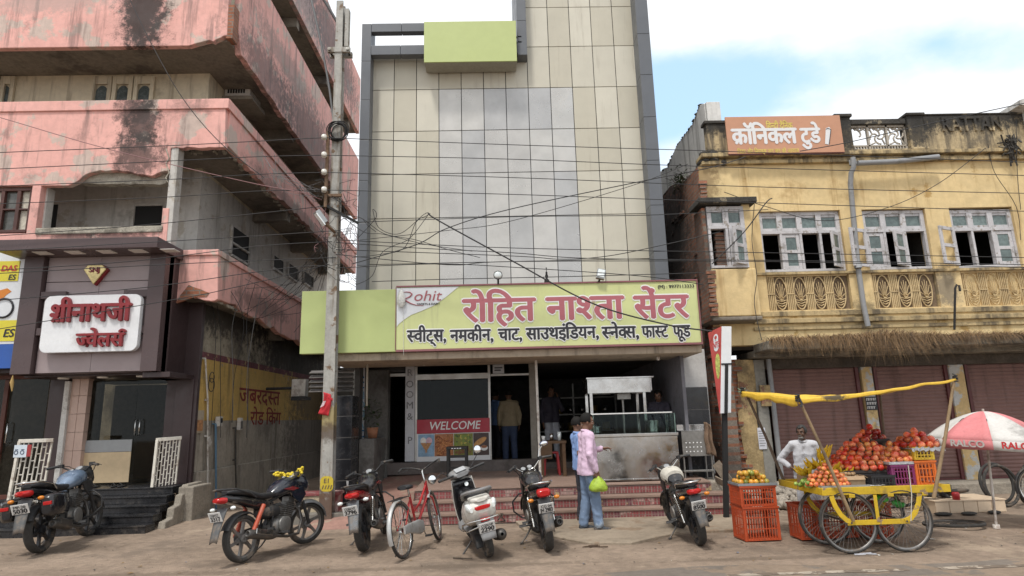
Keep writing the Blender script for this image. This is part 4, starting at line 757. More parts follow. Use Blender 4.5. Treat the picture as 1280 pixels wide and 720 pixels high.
for i, (x, r, h, lb) in enumerate(((2.72, .13, .2, 'steel cooking pot inside the glass display, in front of the cook'), (1.72, .1, .12, 'small steel bowl at the left end of the glass display'))):
    t = thing('pot', lb, 'pot', (x, 11.5, zc1)); k = MB(m_ss); k.lathe([(0, .002), (r*.9, .002), (r, .02), (r, h), (r*1.08, h+.01), (r*.96, h), (r*.9, .03), (0, .02)], (x, 11.5, zc1), seg=18); build('vessel', k, t)
hd = thing('stall_hood', 'stainless steel stall frame with a trough shaped roof behind the counter', 'stall', (2.3, 12.4, .55)); x0, x1, z0, z1 = rect(733, 473, 813, 491, 12.3)
k = MB(m_ss); k.box(x0+.05, x1, 12.3, 12.33, z0, z1); k.box(x0+.05, x1, 13.0, 13.03, z0, z1); k.box(x0+.02, x0+.05, 12.3, 13.03, z0, z1); k.box(x1, x1+.03, 12.3, 13.03, z0+.03, z1); build('roof_side', k, hd, bevel=.003)
k = MB(m_ss); k.box(x0, x1+.07, 12.27, 12.3, z1, z1+.03); k.box(x0, x1+.07, 13.03, 13.06, z1, z1+.03); k.box(x0, x0+.03, 12.3, 13.03, z1, z1+.03); k.box(x1+.04, x1+.07, 12.3, 13.03, z1, z1+.03); k.obox(((x0+x1)/2, 12.66, z1+.0), (x1-x0, .7, .01)); build('roof_rim', k, hd, bevel=.003)
for x, y in ((x0+.08, 12.33), (x1-.13, 12.33), (x0+.08, 12.98), (x1-.13, 12.98)): k = MB(m_ss); k.box(x-.028, x+.028, y-.028, y+.028, zf(y)-.01, z0+.1); build('post', k, hd, bevel=.003)
k = MB(m_ssd); k.box(x1-.62, x1-.36, 12.5, 12.7, z0-.12, z0-.002); k.tube([(x1-.5, 12.6, z0-.12), (x1-.5, 12.6, 1.0)], .025, 8); build('flue', k, hd)
sd = thing('steel_side_table', 'narrow stainless steel wash stand with punched holes, right of the counter', 'table', (3.42, 11.3, .48)); x0, x1, z0, z1 = rect(852.5, 538, 890, 570, 11.3)
k = MB(m_ss); k.box(x0, x1, 11.3, 11.7, z1-.01, z1+.0); k.box(x0, x1, 11.68, 11.7, z1, z1+.1); build('top', k, sd, bevel=.003); k = MB(m_ssd); k.box(x0, x1, 11.29, 11.3, z0, z1-.012); k.box(x0, x1, 11.31, 11.69, z0, z0+.01); k.use(M('pierced_hole', (.6, .6, .58), .5, var=0))
for i in range(5):
    for j in range(3): k.cyl((x0+.07+i*.065, 11.289, z0+.08+j*.075), (0, 1, 0), .011, .003, 8)
build('tray', k, sd)
for x in (x0+.02, x1-.02):
    for y in (11.33, 11.67): k = MB(m_ssd); k.tube([(x, y, zf(y)-.01 if x < 3.5 else .462), (x, y, z0)], .017, 6); build('leg', k, sd)
k = MB(m_ssd); k.tube([(x0, 11.33, .62), (x1, 11.33, .62)], .014, 6); k.box(x0, x1, 11.3, 11.7, .6, .61); build('rail', k, sd)
for nm, x, y, lb, cl_ in (('sacking', 884, 545, 'brown sack cloth hanging on the right end of the wash stand', (.2, .13, .085)),):
    p = at(x, y, 11.2); k = MB(M('brown_cloth', cl_, .95, var=.25, sc=6, bump=.6)); k.grid(lambda u, v: (p.x-.02+.15*u*(.6+.5*v)+.012*math.sin(9*v), 11.25+.03*math.sin(11*u+2*v), p.z+.24-.55*v-.05*u*u), 10, 14); tag(build(nm, k, solid=.012), lb, 'cloth')
p = gz(905, 640, .0); k = MB(M('grey_wood', (.2, .16, .12), .9, var=.3, sc=5)); k.bar((3.72, 11.2, .75), (4.05, 10.75, .02), .16, .025, (1, 1, 0)); k.bar((3.62, 11.0, .5), (4.0, 10.5, .25), .14, .02, (1, .4, .5)); tag(build('planks', k, bevel=.004), 'loose wooden boards leaning at the right end of the steps', 'board')
# ------------------------------------------------------------------ totem sign on a black post
TYY = 9.98; tt = thing('totem_sign', 'tall wedge shaped red and white sign on a black post beside the steps', 'sign', (3.48, TYY, 0)); q = lambda x, y, Y=TYY: at(x, y, Y)
a, b, c, d = q(902, 408), q(914.5, 408), q(914, 516), q(900.5, 517); e = at(885, 416, 10.25); f = d+(e-a)*.06-V((0, 0, e.z-a.z))*.06
k = MB(M('sign_white', ())); k.prism([(p.x, p.z) for p in (a, b, c, d)], (0, TYY, 0), U, Z, (0, .06, 0)); build('white_face', k, tt, bevel=.006)
k = MB(M('totem_red', sr(188, 58, 50), .4, var=.06)); dv = V((.02, .03, 0)); k.add([e, a-V((.003, 0, 0)), d-V((.003, 0, 0)), f, e+dv, a+dv, d+dv, f+dv], [(0, 1, 2, 3), (7, 6, 5, 4), (0, 4, 5, 1), (1, 5, 6, 2), (2, 6, 7, 3), (3, 7, 4, 0)]); build('red_face', k, tt)
k = MB(m_dark); zs = at(908, 455, TYY).z; mt_, mb_ = (q(901.8, 455)+q(914.3, 455))/2, (c+d)/2; k.bar(mt_-V((0, .008, 0)), mb_-V((0, .008, 0)), .05, .012, (0, 1, 0)); k.obox(mt_-V((0, .006, 0)), (.17, .01, .025)); g_ = gz(914, 652); p = at(907, 520, TYY+.07); k.bar((p.x+.01, TYY+.1, 1.75), (g_.x, TYY+.07, -.02), .07, .07); build('post', k, tt)
fx = (a-e); un = V((fx.x, fx.y, 0)).normalized(); nn_ = un.cross(V(Z)); o_ = e+un*.02+nn_*.006; k = MB(M('sign_white', ()))
def fpt(cx, cz, d): s_ = cx/W_; t_ = -cz/(a.z-d_z); return (e*(1-s_)+a*s_)*(1-t_)+(f*(1-s_)+d_p*s_)*t_+nn_*d
d_z, d_p = d.z, d
W_ = V((fx.x, fx.y, 0)).length
def onface(m_, cx, cz, rx, rz_, n_=16, d=0): k.use(m_).add([fpt(cx+rx*math.cos(2*PI*i/n_), cz+rz_*math.sin(2*PI*i/n_), .004+d) for i in range(n_)], [tuple(range(n_))])
W_ = V((fx.x, fx.y, 0)).length; onface(M('sign_white', ()), W_*.55, -.27, W_*.26, .1); onface(M('sign_white', ()), W_*.55, -.16, W_*.2, .08); onface(M('totem_red', ()), W_*.55, -.14, W_*.1, .03, 12, .004); onface(M('roundel_green', (.42, .45, .12), .5, var=.4, sc=20), W_*.62, -.62, W_*.28, .21); k.use(m_redink); text(k, 'NTS', fpt(W_*.33, -.31, .008), fpt(W_*.8, -.31, 0)-fpt(W_*.3, -.31, 0), Z, width=W_*.45, height=.13, th=.004, bold=.03); build('emblem', k, tt)
# ================================================================== OLD YELLOW HOUSE
mold = (.03, .028, .025)
m_yel = M('yellow_limewash', sr(216, 186, 120), .88, var=.09, sc=.9, bump=.25, bsc=18, streak=.26, dcol=(.34, .2, .07), dirt=.14, peel=((.46, .3, .11), .16, 1.1), stains=[((4.2, 12, 6.3), (.45, 1, 1.0), (.2, .13, .06), .7), ((8.9, 12, 3.9), (.3, 1, .5), (.2, .17, .13), .8), ((7.2, 12, 3.4), (.3, 1, .4), mold, .6)])
m_ypar = M('mouldy_parapet', sr(184, 160, 112), .92, var=.16, sc=1.6, bump=.5, bsc=22, streak=.55, dcol=(.05, .045, .04), dirt=.42, dsc=1.5, stains=[((x, 12, 7.6), (1.6, 1, .45), mold, .95) for x in (4.8, 7.3, 8.8, 10.2, 12)]+[((7.25, 12, 7.2), (.35, 1, .6), mold, .9), ((8.8, 12, 7.3), (.4, 1, .5), mold, .9), ((4.4, 12, 6.7), (.5, 1, .35), mold, .9)])
m_corn = M('mouldy_cornice', sr(186, 160, 104), .9, var=.14, bump=.4, streak=.5, dcol=(.06, .05, .04), dirt=.45, dsc=1.4)
m_mould = M('black_mould', (.05, .046, .04), .95, var=.35, sc=5, bump=.8, bsc=20, peel=((.2, .17, .12), .35, 3))
m_brick = M('old_brick', (.31, .13, .075), .92, var=.2, bump=.8, bsc=25, brick=((.19, .16, .13), (.22, .1, .06), 1, 1), dirt=.5, dcol=(.05, .042, .036), dsc=.9, stains=[((4.1, 14, 5.5), (1, 1.4, 1.6), (.03, .027, .024), .85)])
m_white = M('whitewashed_wall', sr(206, 204, 198), .9, var=.09, sc=1.2, bump=.3, streak=.35, dcol=(.2, .19, .17), dirt=.18)
yh = thing('old_house', 'old two storey yellow house with mouldy parapet, white windows and closed shutters', 'house', (8, 12, .2)); XL_, XR_, H = 4.17, 17, 12.0
k = MB(m_yel); k.box(XL_, XR_, H, H+.25, 5.56, 6.56)
for a, b in ((4.93, 5.31), (6.975, 7.42), (8.725, 9.22), (10.53, XR_)): k.box(a, b, H, H+.25, 4.29, 5.56); k.box(a, b, H-.004, H+.25, 3.5, 4.29)
k.box(XL_, XR_, H-.02, H+.25, 2.86, 3.52)
build('wall', k, yh)
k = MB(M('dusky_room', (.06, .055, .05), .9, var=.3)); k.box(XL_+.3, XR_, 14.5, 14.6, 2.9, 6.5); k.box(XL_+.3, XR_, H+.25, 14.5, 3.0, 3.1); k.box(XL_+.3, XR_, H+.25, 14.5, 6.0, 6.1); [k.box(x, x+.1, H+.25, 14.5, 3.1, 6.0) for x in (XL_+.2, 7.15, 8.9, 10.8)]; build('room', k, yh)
k = MB(m_brick); k.prism([(12.0, 6.55), (12.06, 5.9), (12.0, 5.2), (12.0, .2), (17.0, .2), (17.0, 7.0), (14, 6.9), (12.9, 6.6)], (XL_-.012, 0, 0), (0, 1, 0), Z, (.3, 0, 0)); build('brick_flank', k, yh)
k = MB(m_brick)
for i in range(60): y = 12+random.random()*3.6; z = .5+random.random()*5.6; k.obox((XL_-.0, y, z), (.08*random.random()+.03, .2, .07), (0, 0, random.uniform(-.2, .2)))
for i in range(34): k.obox((XL_+.02+.05*random.random(), 11.99, 2.9+i*.1), (.12+.1*random.random(), .06, .075), (0, random.uniform(-.1, .1), 0))
tag(build('broken_bricks', k, yh), None, None, kind='stuff')
# side plaster strip and the white party wall rising above the roof
k = MB(m_white); yz = [(p.y, p.z) for p in [atX(x, y, 4.55) for x, y in ((880, 129), (874, 132), (870, 143), (864, 158), (853, 172), (845, 183), (838, 200), (834, 210), (826, 214))]]
k.prism(yz+[(yz[-1][0]+1.5, yz[-1][1]), (yz[-1][0]+1.5, 5.6), (12.3, 6.5)], (4.55, 0, 0), (0, 1, 0), Z, (.32, 0, 0)); a = yz[0]; k.box(4.56, 4.86, a[0]-.1, a[0]+.3, 6.6, a[1]-.02); build('party_wall', k, yh, bevel=.012)
k = MB(m_mould)
for (ya, za), (yb_, zb_) in zip(yz[1:], yz[2:]):
    for j in range(4): t = j/4; r = random.uniform(.03, .06); k.ell((4.59, ya+(yb_-ya)*t, za+(zb_-za)*t), (r*1.6, r*1.3, r*.7), (0, 0, t*5), 6, 4)
build('mould_cap', k, yh); k = MB(M('side_plaster', (.3, .28, .25), .9, var=.15, bump=.4, streak=.4, dirt=.4)); k.box(4.165, 4.2, 15.3, 18.0, .2, 7.2); build('side_plaster', k, yh)
# cornice and parapet
k = MB(m_corn); k.box(XL_+.06, XR_, H-.09, H+.24, 6.562, 6.64); k.box(XL_+.1, XR_, H-.03, H+.24, 6.64, 6.70); k.box(XL_+.04, XR_, H-.15, H+.24, 6.70, 6.78); build('cornice', k, yh, bevel=.012)
k = MB(m_mould); [k.ell((XL_+.1+random.random()*.5, H-.06+random.random()*.3, 6.6+random.random()*.22), (.12*random.random()+.05, .1, .06), (0, 0, random.random()*3), 7, 5) for i in range(26)]; build('mould_growth', k, yh)
k = MB(m_ypar); k.box(4.42, 7.12, H+.02, H+.2, 6.78, 7.5); k.box(7.12, 7.43, H-.06, H+.24, 6.78, 7.56); k.box(8.63, 8.96, H-.06, H+.24, 6.78, 7.57); k.box(8.96, XR_, H, H+.2, 6.78, 7.6); k.box(7.43, 8.63, H+.01, H+.2, 6.78, 6.88); k.box(8.6, 8.98, H-.1, H+.2, 6.8, 6.86); build('parapet', k, yh, bevel=.015)
k = MB(m_mould); k.box(4.38, 7.1, H-.01, H+.24, 7.5, 7.57); k.box(7.08, 7.46, H-.1, H+.27, 7.56, 7.63); k.box(7.43, 8.63, H-.01, H+.22, 7.42, 7.54); k.box(8.6, 9.0, H-.1, H+.27, 7.57, 7.63); k.box(8.96, XR_, H-.02, H+.22, 7.6, 7.635); build('coping', k, yh, bevel=.015)
# openwork parapet panel: scrolls in lattice (one scroll lost at the left)
m_lat = M('stone_lattice', (.42, .38, .32), .9, var=.2, sc=4, dirt=.4, dcol=(.09, .08, .07), dsc=4); k = MB(m_lat); a, b, zc, zd = 7.43, 8.63, 6.88, 7.42; y = H+.08
for i in range(4): x = a+(b-a)*i/3; k.box(x-.02, x+.02, y-.03, y+.03, zc, zd)
k.box(a, b, y-.03, y+.03, zd-.04, zd); k.box(a, b, y-.03, y+.03, zc+.07, zc+.1)
for i in range(20): x = a+.06*i+.03; k.box(x-.012, x+.012, y-.025, y+.025, zc, zc+.07)
for i in range(3):
    cx, cz = a+(b-a)*(i+.5)/3, (zc+zd)/2+.03
    for q in range(4):
        a0 = q*PI/2
        if i == 0 and q in (1, 2, 3): continue
        k.tube([(cx+r*math.cos(a0+t), y, cz+r*math.sin(a0+t)*1.05) for r, t in [(.02+.022*s, .28*s) for s in range(8)]], .018, 5)
        k.tube([(cx+.2*math.cos(a0+PI/4), y, cz+.25*math.sin(a0+PI/4)), (cx+.1*math.cos(a0+PI/4+.4), y, cz+.14*math.sin(a0+PI/4+.4)), (cx+.17*math.cos(a0+PI/4+.9), y, cz+.17*math.sin(a0+PI/4+.9))], .018, 5)
for i in range(13): x = a+.1*i; k.tube([(x, y, zd-.04), (x+.05, y, zd-.1), (x+.1, y, zd-.04)], .013, 4)
build('lattice_panel', k, yh)
k = MB(M('letter_plaster', (.46, .4, .29), .9, var=.15, dirt=.3, dcol=(.1, .09, .07), dsc=4)); p = at(1178, 170.5, H); q = at(1255, 168.5, H); k.use(m_ypar); text(k, 'RATTAN', (p.x, H+.0, 7.23), U, Z, width=q.x-p.x, height=.46, th=.035, bold=.02); build('raised_letters', k, yh)
# mouldings under the windows, openwork panels, projecting concrete eave
k = MB(m_corn); k.box(4.95, XR_, H-.06, H-.021, 3.40, 3.5); k.box(4.95, XR_, H-.1, H-.022, 3.26, 3.35); k.box(4.95, XR_, H-.06, H-.021, 3.13, 3.2); k.box(4.95, XR_, H-.05, H+.1, 4.23, 4.285); build('moulding', k, yh, bevel=.01)
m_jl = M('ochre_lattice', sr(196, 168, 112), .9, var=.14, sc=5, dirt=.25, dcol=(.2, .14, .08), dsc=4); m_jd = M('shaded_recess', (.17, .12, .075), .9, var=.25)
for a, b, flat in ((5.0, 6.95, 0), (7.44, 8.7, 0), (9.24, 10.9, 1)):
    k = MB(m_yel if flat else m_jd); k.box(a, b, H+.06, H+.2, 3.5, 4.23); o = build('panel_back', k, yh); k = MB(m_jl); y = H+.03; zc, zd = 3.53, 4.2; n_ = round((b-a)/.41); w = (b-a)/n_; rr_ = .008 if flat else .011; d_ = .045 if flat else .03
    k.box(a, b, y-.02, y+d_, zc-.03, zc); k.box(a, b, y-.02, y+d_, zd, zd+.03)
    for i in range(n_):
        cx = a+w*(i+.5); zm = (zc+zd)/2
        k.tube([(cx+.125*math.cos(t), y, zm+.32*math.sin(t)) for t in [2*PI*j/20 for j in range(20)]], rr_*1.2, 5, closed=True)
        for j in range(7): t = PI*(j+.5)/7; k.tube([(cx+.03*math.cos(t), y, zm-.1+.03*math.sin(t)), (cx+.115*math.cos(t), y, zm-.08+.30*math.sin(t)*(.75 if j in (0, 6) else 1))], rr_*.8, 4)
        k.lathe([(0, -.02), (.045, -.015), (.05, .01)], (cx, y, zm-.09), (0, -1, 0), 10)
        for j in range(3): k.tube([(cx-.1+.02*j, y, zm-.13-.05*j), (cx, y, zm-.16-.05*j), (cx+.1-.02*j, y, zm-.13-.05*j)], rr_, 4)
        for j in range(5): x = cx-w/2+.035*(j-2); k.box(x-rr_*.8, x+rr_*.8, y-.01, y+d_, zc, zd)
        k.box(cx-w/2-.075, cx-w/2+.075, y-.018, y+.02, zm-.02, zm)
    build('openwork_panel', k, yh)
k = MB(M('weathered_eave', (.24, .22, .18), .95, var=.25, sc=3, bump=.7, bsc=20, dirt=.6, dcol=(.04, .038, .034), dsc=1.8)); k.box(4.9, XR_, 11.3, H-.021, 2.70, 2.86); k.box(4.9, XR_, H-.021, 12.9, 2.62, 2.75); build('eave_slab', k, yh, bevel=.015)
dg = MB(M('dry_grass', (.32, .205, .105), .95, var=.3, sc=6)); dg2 = M('dead_grass_dark', (.16, .11, .07), .95, var=.3, sc=6)
for i in range(6800):
    u = random.random(); x = 4.95+6.4*u; dn = .72+.28*math.exp(-((x-6.9)/1.3)**2)+(.0 if x < 9.3 else -.2)
    if random.random() > dn: continue
    big = math.exp(-((x-7.05)/1.0)**2); dg.use(dg2 if random.random() < .35 else MATS['dry_grass']); ln = (.18+.20*big+.06*random.random())*random.uniform(.5, 1.15)*(.75+1.1*max(-.45, noise.noise((x*2.6, 3.1, 0)))); y0 = 11.285+random.random()**2*.42; p = V((x, y0, 2.86)); dx, dy = random.gauss(0, .75), -random.random()
    hang = y0 < 11.5 and random.random() < .92
    p1 = p+V((dx*ln*.5, dy*ln*.35-(.06 if hang else 0), ln*random.uniform(.0, .5))); p2 = p1+V((dx*ln*.6, dy*ln*.3-(.08 if hang else 0), -ln*random.uniform(.8, 1.9) if hang else -ln*random.uniform(-.3, .6))); w = V((.0045, .002, 0)); dg.add([p-w, p+w, p1+w*.8, p1-w*.8, p2], [(0, 1, 2, 3), (3, 2, 4)])
tag(build('dry_grass', dg), 'dry brown grass hanging over the stained eave above the closed shutters', 'grass', kind='stuff')
# windows
m_wp = M('peeling_white_wood', (.5, .49, .5), .75, var=.1, sc=5, peel=((.27, .24, .21), .3, 9), dirt=.25, dcol=(.16, .14, .12), dsc=6); m_pn = M('greenish_pane', (.12, .16, .155), .12, var=.3, sc=2)
def sash(x0, x1, z0, z1, y, parent, ang=0, hinge='l', glassy=True, rows=2):
    w = x1-x0; h = z1-z0; s_ = thing_part('sash', parent, (x0 if hinge == 'l' else x1, y, z0), -rd(ang) if hinge == 'l' else rd(ang)); sg_ = 1 if hinge == 'l' else -1
    k = MB(m_wp); f = .07
    B = lambda a, b, c, d, e=.02: k.box(sg_*a, sg_*b, -e, e, c, d)
    B(0, f, 0, h); B(w-f, w, 0, h)
    for r in range(rows+1): zz = (h-f)*r/rows; B(f, w-f, zz, zz+f, .018)
    me = build('sash', k, None, bevel=.004); s_.data = me.data; bpy.data.objects.remove(me)
    b_ = s_.modifiers.new('b', 'BEVEL'); b_.width = .004; b_.segments = 1; b_.limit_method = 'ANGLE'
    if glassy: k = MB(m_pn); k.box(sg_*f, sg_*(w-f), -.004, .004, f, h-f); build('pane', k, s_, local=True)
    return s_
def thing_part(name, parent, loc, rz):
    me = bpy.data.meshes.new(name); o = bpy.data.objects.new(name, me); C.objects.link(o); o.parent = parent; o.location = V(loc)-wpos(parent); o.rotation_euler = (0, 0, rz); WP[o.name] = V(loc); return o
def window(x0, x1, z0, z1, n, st, Y=H):
    k = MB(m_wp); w = (x1-x0)/n; zt = z0+(z1-z0)*.66; yf = Y+.06
    k.box(x0, x1, yf, yf+.1, z1-.07, z1); k.box(x0, x1, yf-.01, yf+.1, zt-.035, zt+.035); k.box(x0, x1, yf-.012, yf+.1, z0, z0+.05)
    for i in range(n+1): x = x0+(x1-x0-.05)*i/n; k.box(x, x+.05, yf-.006, yf+.098, z0+.05, zt-.035); k.box(x-.03*(i > 0), x+.05+.03*(i < n), yf-.006, yf+.098, zt+.035, z1-.07)
    fr = build('window', k, yh, bevel=.005)
    for i in range(n):
        a, b = x0+(x1-x0-.05)*i/n+.052, x0+(x1-x0-.05)*(i+1)/n-.002
        k = MB(m_wp); k.box(a+.03, b-.03, yf+.02, yf+.06, zt+.036, zt+.09); k.box(a+.03, b-.03, yf+.02, yf+.06, z1-.12, z1-.071); k.use(m_pn).box(a+.03, b-.03, yf+.035, yf+.045, zt+.09, z1-.12); q = build('transom', k, fr)
        s_ = st[i]
        if s_ == 'c': sash(a, b, z0+.055, zt-.04, yf+.03, fr)
        elif s_: sash(a, b, z0+.055, zt-.04, yf+.0, fr, s_[0], s_[1], s_[2])
    return fr
window(5.31, 6.97, 4.31, 5.555, 4, (None, 'c', None, (38, 'r', True))); window(7.42, 8.72, 4.31, 5.545, 3, ('c', (28, 'r', True), None)); window(9.22, 10.53, 4.31, 5.525, 3, (None, None, 'c'))
for x, y0 in ((7.40, 12), (9.2, 12)):                                    # shutters flung wide to the left, glass gone
    s_ = sash(x-.46, x, 4.34, 5.12, H-.06, yh, 22, 'r', False)
# bay window
k = MB(m_yel); k.box(4.06, 4.93, 11.5, H-.022, 3.36, 4.27); build('bay_wall', k, yh, bevel=.02); k = MB(m_brick); k.box(3.99, 4.058, 11.53, H, 3.3, 5.5); [k.obox((4.03+.03*random.random(), 11.5, 3.4+i*.09), (.1+.08*random.random(), .06, .07)) for i in range(10)]; [k.obox((4.36, 11.66, 4.32+.083*i), (.24+.03*(i % 2), .1, .072)) for i in range(9)]; build('bay_brick', k, yh)
k = MB(M('dark_opening', ())); k.box(4.1, 4.9, H-.06, H-.03, 4.28, 5.5); build('bay_opening', k, yh)
k = MB(m_mould); k.box(3.9, 5.03, 11.36, H-.01, 5.55, 5.66); k.add([(3.72, 11.99, 5.42), (3.74, 12.3, 5.4), (3.95, 11.36, 5.56), (3.95, 11.99, 5.6)], [(0, 1, 3, 2)]); build('bay_roof', k, yh, bevel=.015); k = MB(m_yel); k.box(4.78, 4.93, 11.52, H-.022, 4.27, 5.55); build('bay_pier', k, yh)
fb = window(4.08, 4.80, 4.29, 5.52, 2, (None, None), Y=11.45); sash(4.42, 4.76, 4.34, 5.07, 11.5, fb, 35, 'r', True); sash(4.47, 4.78, 4.34, 5.07, 11.56, fb, 12, 'r', True)
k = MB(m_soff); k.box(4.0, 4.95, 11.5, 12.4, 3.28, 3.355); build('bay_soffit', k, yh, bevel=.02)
# ground floor: lintel, piers, shutters, plinth
k = MB(M('sooty_lintel', (.09, .075, .06), .9, var=.3, bump=.4, dirt=.4)); k.box(4.5, XR_, 12.45, 12.9, 2.42, 2.62); k.box(4.4, XR_, 14, 14.1, .2, 2.7); build('lintel', k, yh, bevel=.01)
m_pil = M('peeling_yellow_pier', sr(206, 172, 104), .9, var=.12, sc=2, bump=.5, peel=((.5, .5, .48), .52, 3.5), dirt=.25, dcol=(.1, .08, .05), dsc=2)
for a, b in ((7.22, 7.44), (9.0, 9.3), (10.95, 11.2)): k = MB(m_pil); k.box(a, b, 12.46, 12.8, .18, 2.419); build('pier', k, yh, bevel=.012)
k = MB(m_stub); k.box(4.3, XR_, 11.9, 14, -.02, .2); build('plinth', k, yh, bevel=.02)
k = MB(M('shutter_brown', sr(128, 92, 84), .6, var=.08, sc=1.2, dirt=.2, dcol=(.1, .06, .05), dsc=1.3, streak=.25, spec=.3)); m_srail = M('shutter_rail', sr(96, 40, 40), .55, var=.1, dirt=.15); m_shut = MATS['shutter_brown']
for a, b in ((5.44, 7.12), (7.56, 8.93), (9.42, 10.9), (11.3, 12.9)):
    nz_ = 30; pts = []
    for i in range(nz_*6+1): z = .235+(2.42-.235)*i/(nz_*6); pts.append((12.56-.016*abs(math.sin(PI*i/6))**.7, z))
    k = MB(m_shut); k.add([(a, y, z) for y, z in pts]+[(b, y, z) for y, z in pts], [(i, i+1, len(pts)+i+1, len(pts)+i) for i in range(len(pts)-1)], True); sh = build('roller_shutter', k, yh)
    k = MB(m_srail); k.box(a-.07, a, 12.5, 12.6, .2, 2.42); k.box(b, b+.07, 12.5, 12.6, .2, 2.42); k.box(a, b, 12.53, 12.58, .2, .235); build('shutter_rail', k, sh, bevel=.004)
k = MB(M('sooty_wall', (.1, .08, .065), .9, var=.3)); [k.box(a, b, 12.52, 12.8, .2, 2.42) for a, b in ((7.441, 7.488), (9.301, 9.348))]; build('jamb', k, yh)
k = MB(m_brickraw); k.box(4.2, 4.75, 12.3, 12.8, .2, 2.62); [k.obox((4.25+random.random()*.45, 12.29, .3+random.random()*2.2), (.22, .08*random.random()+.03, .07)) for i in range(40)]; build('eroded_pier', k, yh)
m_lump = M('lumpy_ochre_plaster', (.38, .28, .14), .95, var=.25, sc=3, bump=.9, bsc=15, peel=((.25, .13, .08), .45, 2), dirt=.3, dcol=(.08, .06, .045))
k = MB(m_lump); k.grid(lambda u, v: (4.62+.36*u+.03*math.sin(9*v), 12.27-.05*math.sin(PI*u)-.03*noise.noise((u*3, v*9, 2)), .2+2.4*v), 8, 26); [k.obox((5.15, 12.2, 1.9), (.22, .05, .4)) for i in (0,)]; build('lumpy_plaster', k, yh)
k = MB(M('grey_pier', (.26, .25, .22), .9, var=.15, dirt=.3, bump=.3)); k.box(4.99, 5.2, 12.25, 12.8, .2, 2.6); build('grey_pier', k, yh, bevel=.015)
# fittings on the yellow house
x0, x1, z0, z1 = rect(912, 150, 1052, 194, 11.8); z0 = 6.72; z1 = 7.53; x0 = 4.74; x1 = 7.12
ns = thing('newspaper_sign', 'orange board with white Hindi title on the old parapet', 'sign', ((x0+x1)/2, 11.8, z0)); k = MB(M('orange_board', (.5, .255, .155), .6, var=.05, sc=.8, dirt=.08)); k.box(x0, x1, 11.78, 11.81, z0, z1); build('board', k, ns, bevel=.003); k = MB(m_srail); k.box(x0, x1, 11.79, 11.812, z0-.02, z0-.001); [k.box(x, x+.03, 11.812, 12.1, z, z+.03) for x in (x0+.2, x1-.3) for z in (z0+.1, z1-.15)]; build('bracket', k, ns)
m_grl = M('grey_white_letter', (.68, .68, .68), .6, var=.03); m_yl2 = M('mustard_letter', (.62, .5, .12), .6, var=.1); k = MB(m_grl)
def bline(s_, xa, xb_, yb, h, b): p = at(xa, yb, 11.78); q = at(xb_, yb, 11.78); text(k, s_, (p.x, 11.779, p.z), U, Z, width=q.x-p.x, height=h, th=.004, bold=b); build('sign_line', k, ns)
bline('क/ॉिनकल', 916, 996.5, 180.3, .52, .045); k = MB(m_grl); bline('टुडे', 1002, 1026, 178.5, .5, .045); k = MB(m_grl); p = at(1036, 170, 11.775); k.prism([(-.1, -.17), (-.02, -.19), (.06, .15), (.03, .2), (-.04, .17)], (p.x, 11.772, p.z), U, Z, (0, .006, 0)); build('pencil', k, ns)
k = MB(m_ink); k.tube([(p.x-.02, 11.769, p.z-.18), (p.x+.06, 11.769, p.z+.14), (p.x-.0, 11.769, p.z+.17), (p.x-.04, 11.769, p.z+.15)], .007, 4); build('pencil_edge', k, ns)
k = MB(m_yl2); bline('िह{नदी दैिनक', 958, 991, 161.3, .2, .03); k = MB(m_yl2); bline('िनडर और िन/पक्ष जन जन की आवाज', 922, 999, 192, .13, .02)
dp = thing('drain_pipe', 'grey drain pipe running down the yellow house between the first two windows', 'pipe', (7.2, 11.9, 3.3)); m_pvc = M('grey_pipe', (.25, .255, .26), .5, var=.08, dirt=.15); k = MB(m_pvc)
pp = [at(x, y, Y) for x, y, Y in ((1173, 196, 11.8), (1120, 202, 11.8), (1072, 204, 11.8))]; k.tube(pp, .055, 9); k.tube([at(1066, 197, 11.75), at(1067, 209, 11.75), at(1064, 216, 11.8), at(1063, 230, 11.85), at(1072, 330, 11.85), at(1079, 380, 11.83), at(1085, 408, 11.8)], .05, 9); build('pipe', k, dp); k = MB(m_pvc); [k.cyl(at(x, y, 11.8), (0, 0, 1), .068, .1, 12) for x, y in ((1066, 203), (1072.5, 332))]; build('joint', k, dp)
k = MB(m_dark); k.tube([at(1193, 412, 11.7), at(1194, 360, 11.7), at(1196, 356, 11.7), at(1199, 357, 11.7), at(1200, 364, 11.7)], .022, 6); tag(build('conduit', k), 'thin black conduit with a bent top on the yellow house, above the grassy eave', 'conduit')
k = MB(m_pvc); k.tube([(5.27, 12.2, .2), (5.27, 12.2, 2.6)], .05, 8); tag(build('downpipe', k), 'straight grey downpipe beside the leftmost brown shutter', 'pipe')
p = at(952.5, 548, 12.24); k = MB(M('paper', (.62, .63, .68), .8, var=.05)); k.box(p.x-.075, p.x+.075, 12.232, 12.238, p.z-.2, p.z+.2); k.use(m_fade); [k.box(p.x-.06, p.x+.04+.02*(i % 2), 12.229, 12.231, p.z+.13-.045*i, p.z+.142-.045*i) for i in range(7)]; tag(build('notice', k), 'white paper notice pasted on the grey pier behind the awning pole', 'notice')
p = at(1095, 504, 12.44); pl_ = thing('name_plate', 'black name plate with white lettering on the yellow pier between two shutters', 'plate', p); k = MB(m_ink); k.box(7.22, 7.44, 12.44, 12.455, p.z-.13, p.z+.13); build('plate', k, pl_); k = MB(m_wht)
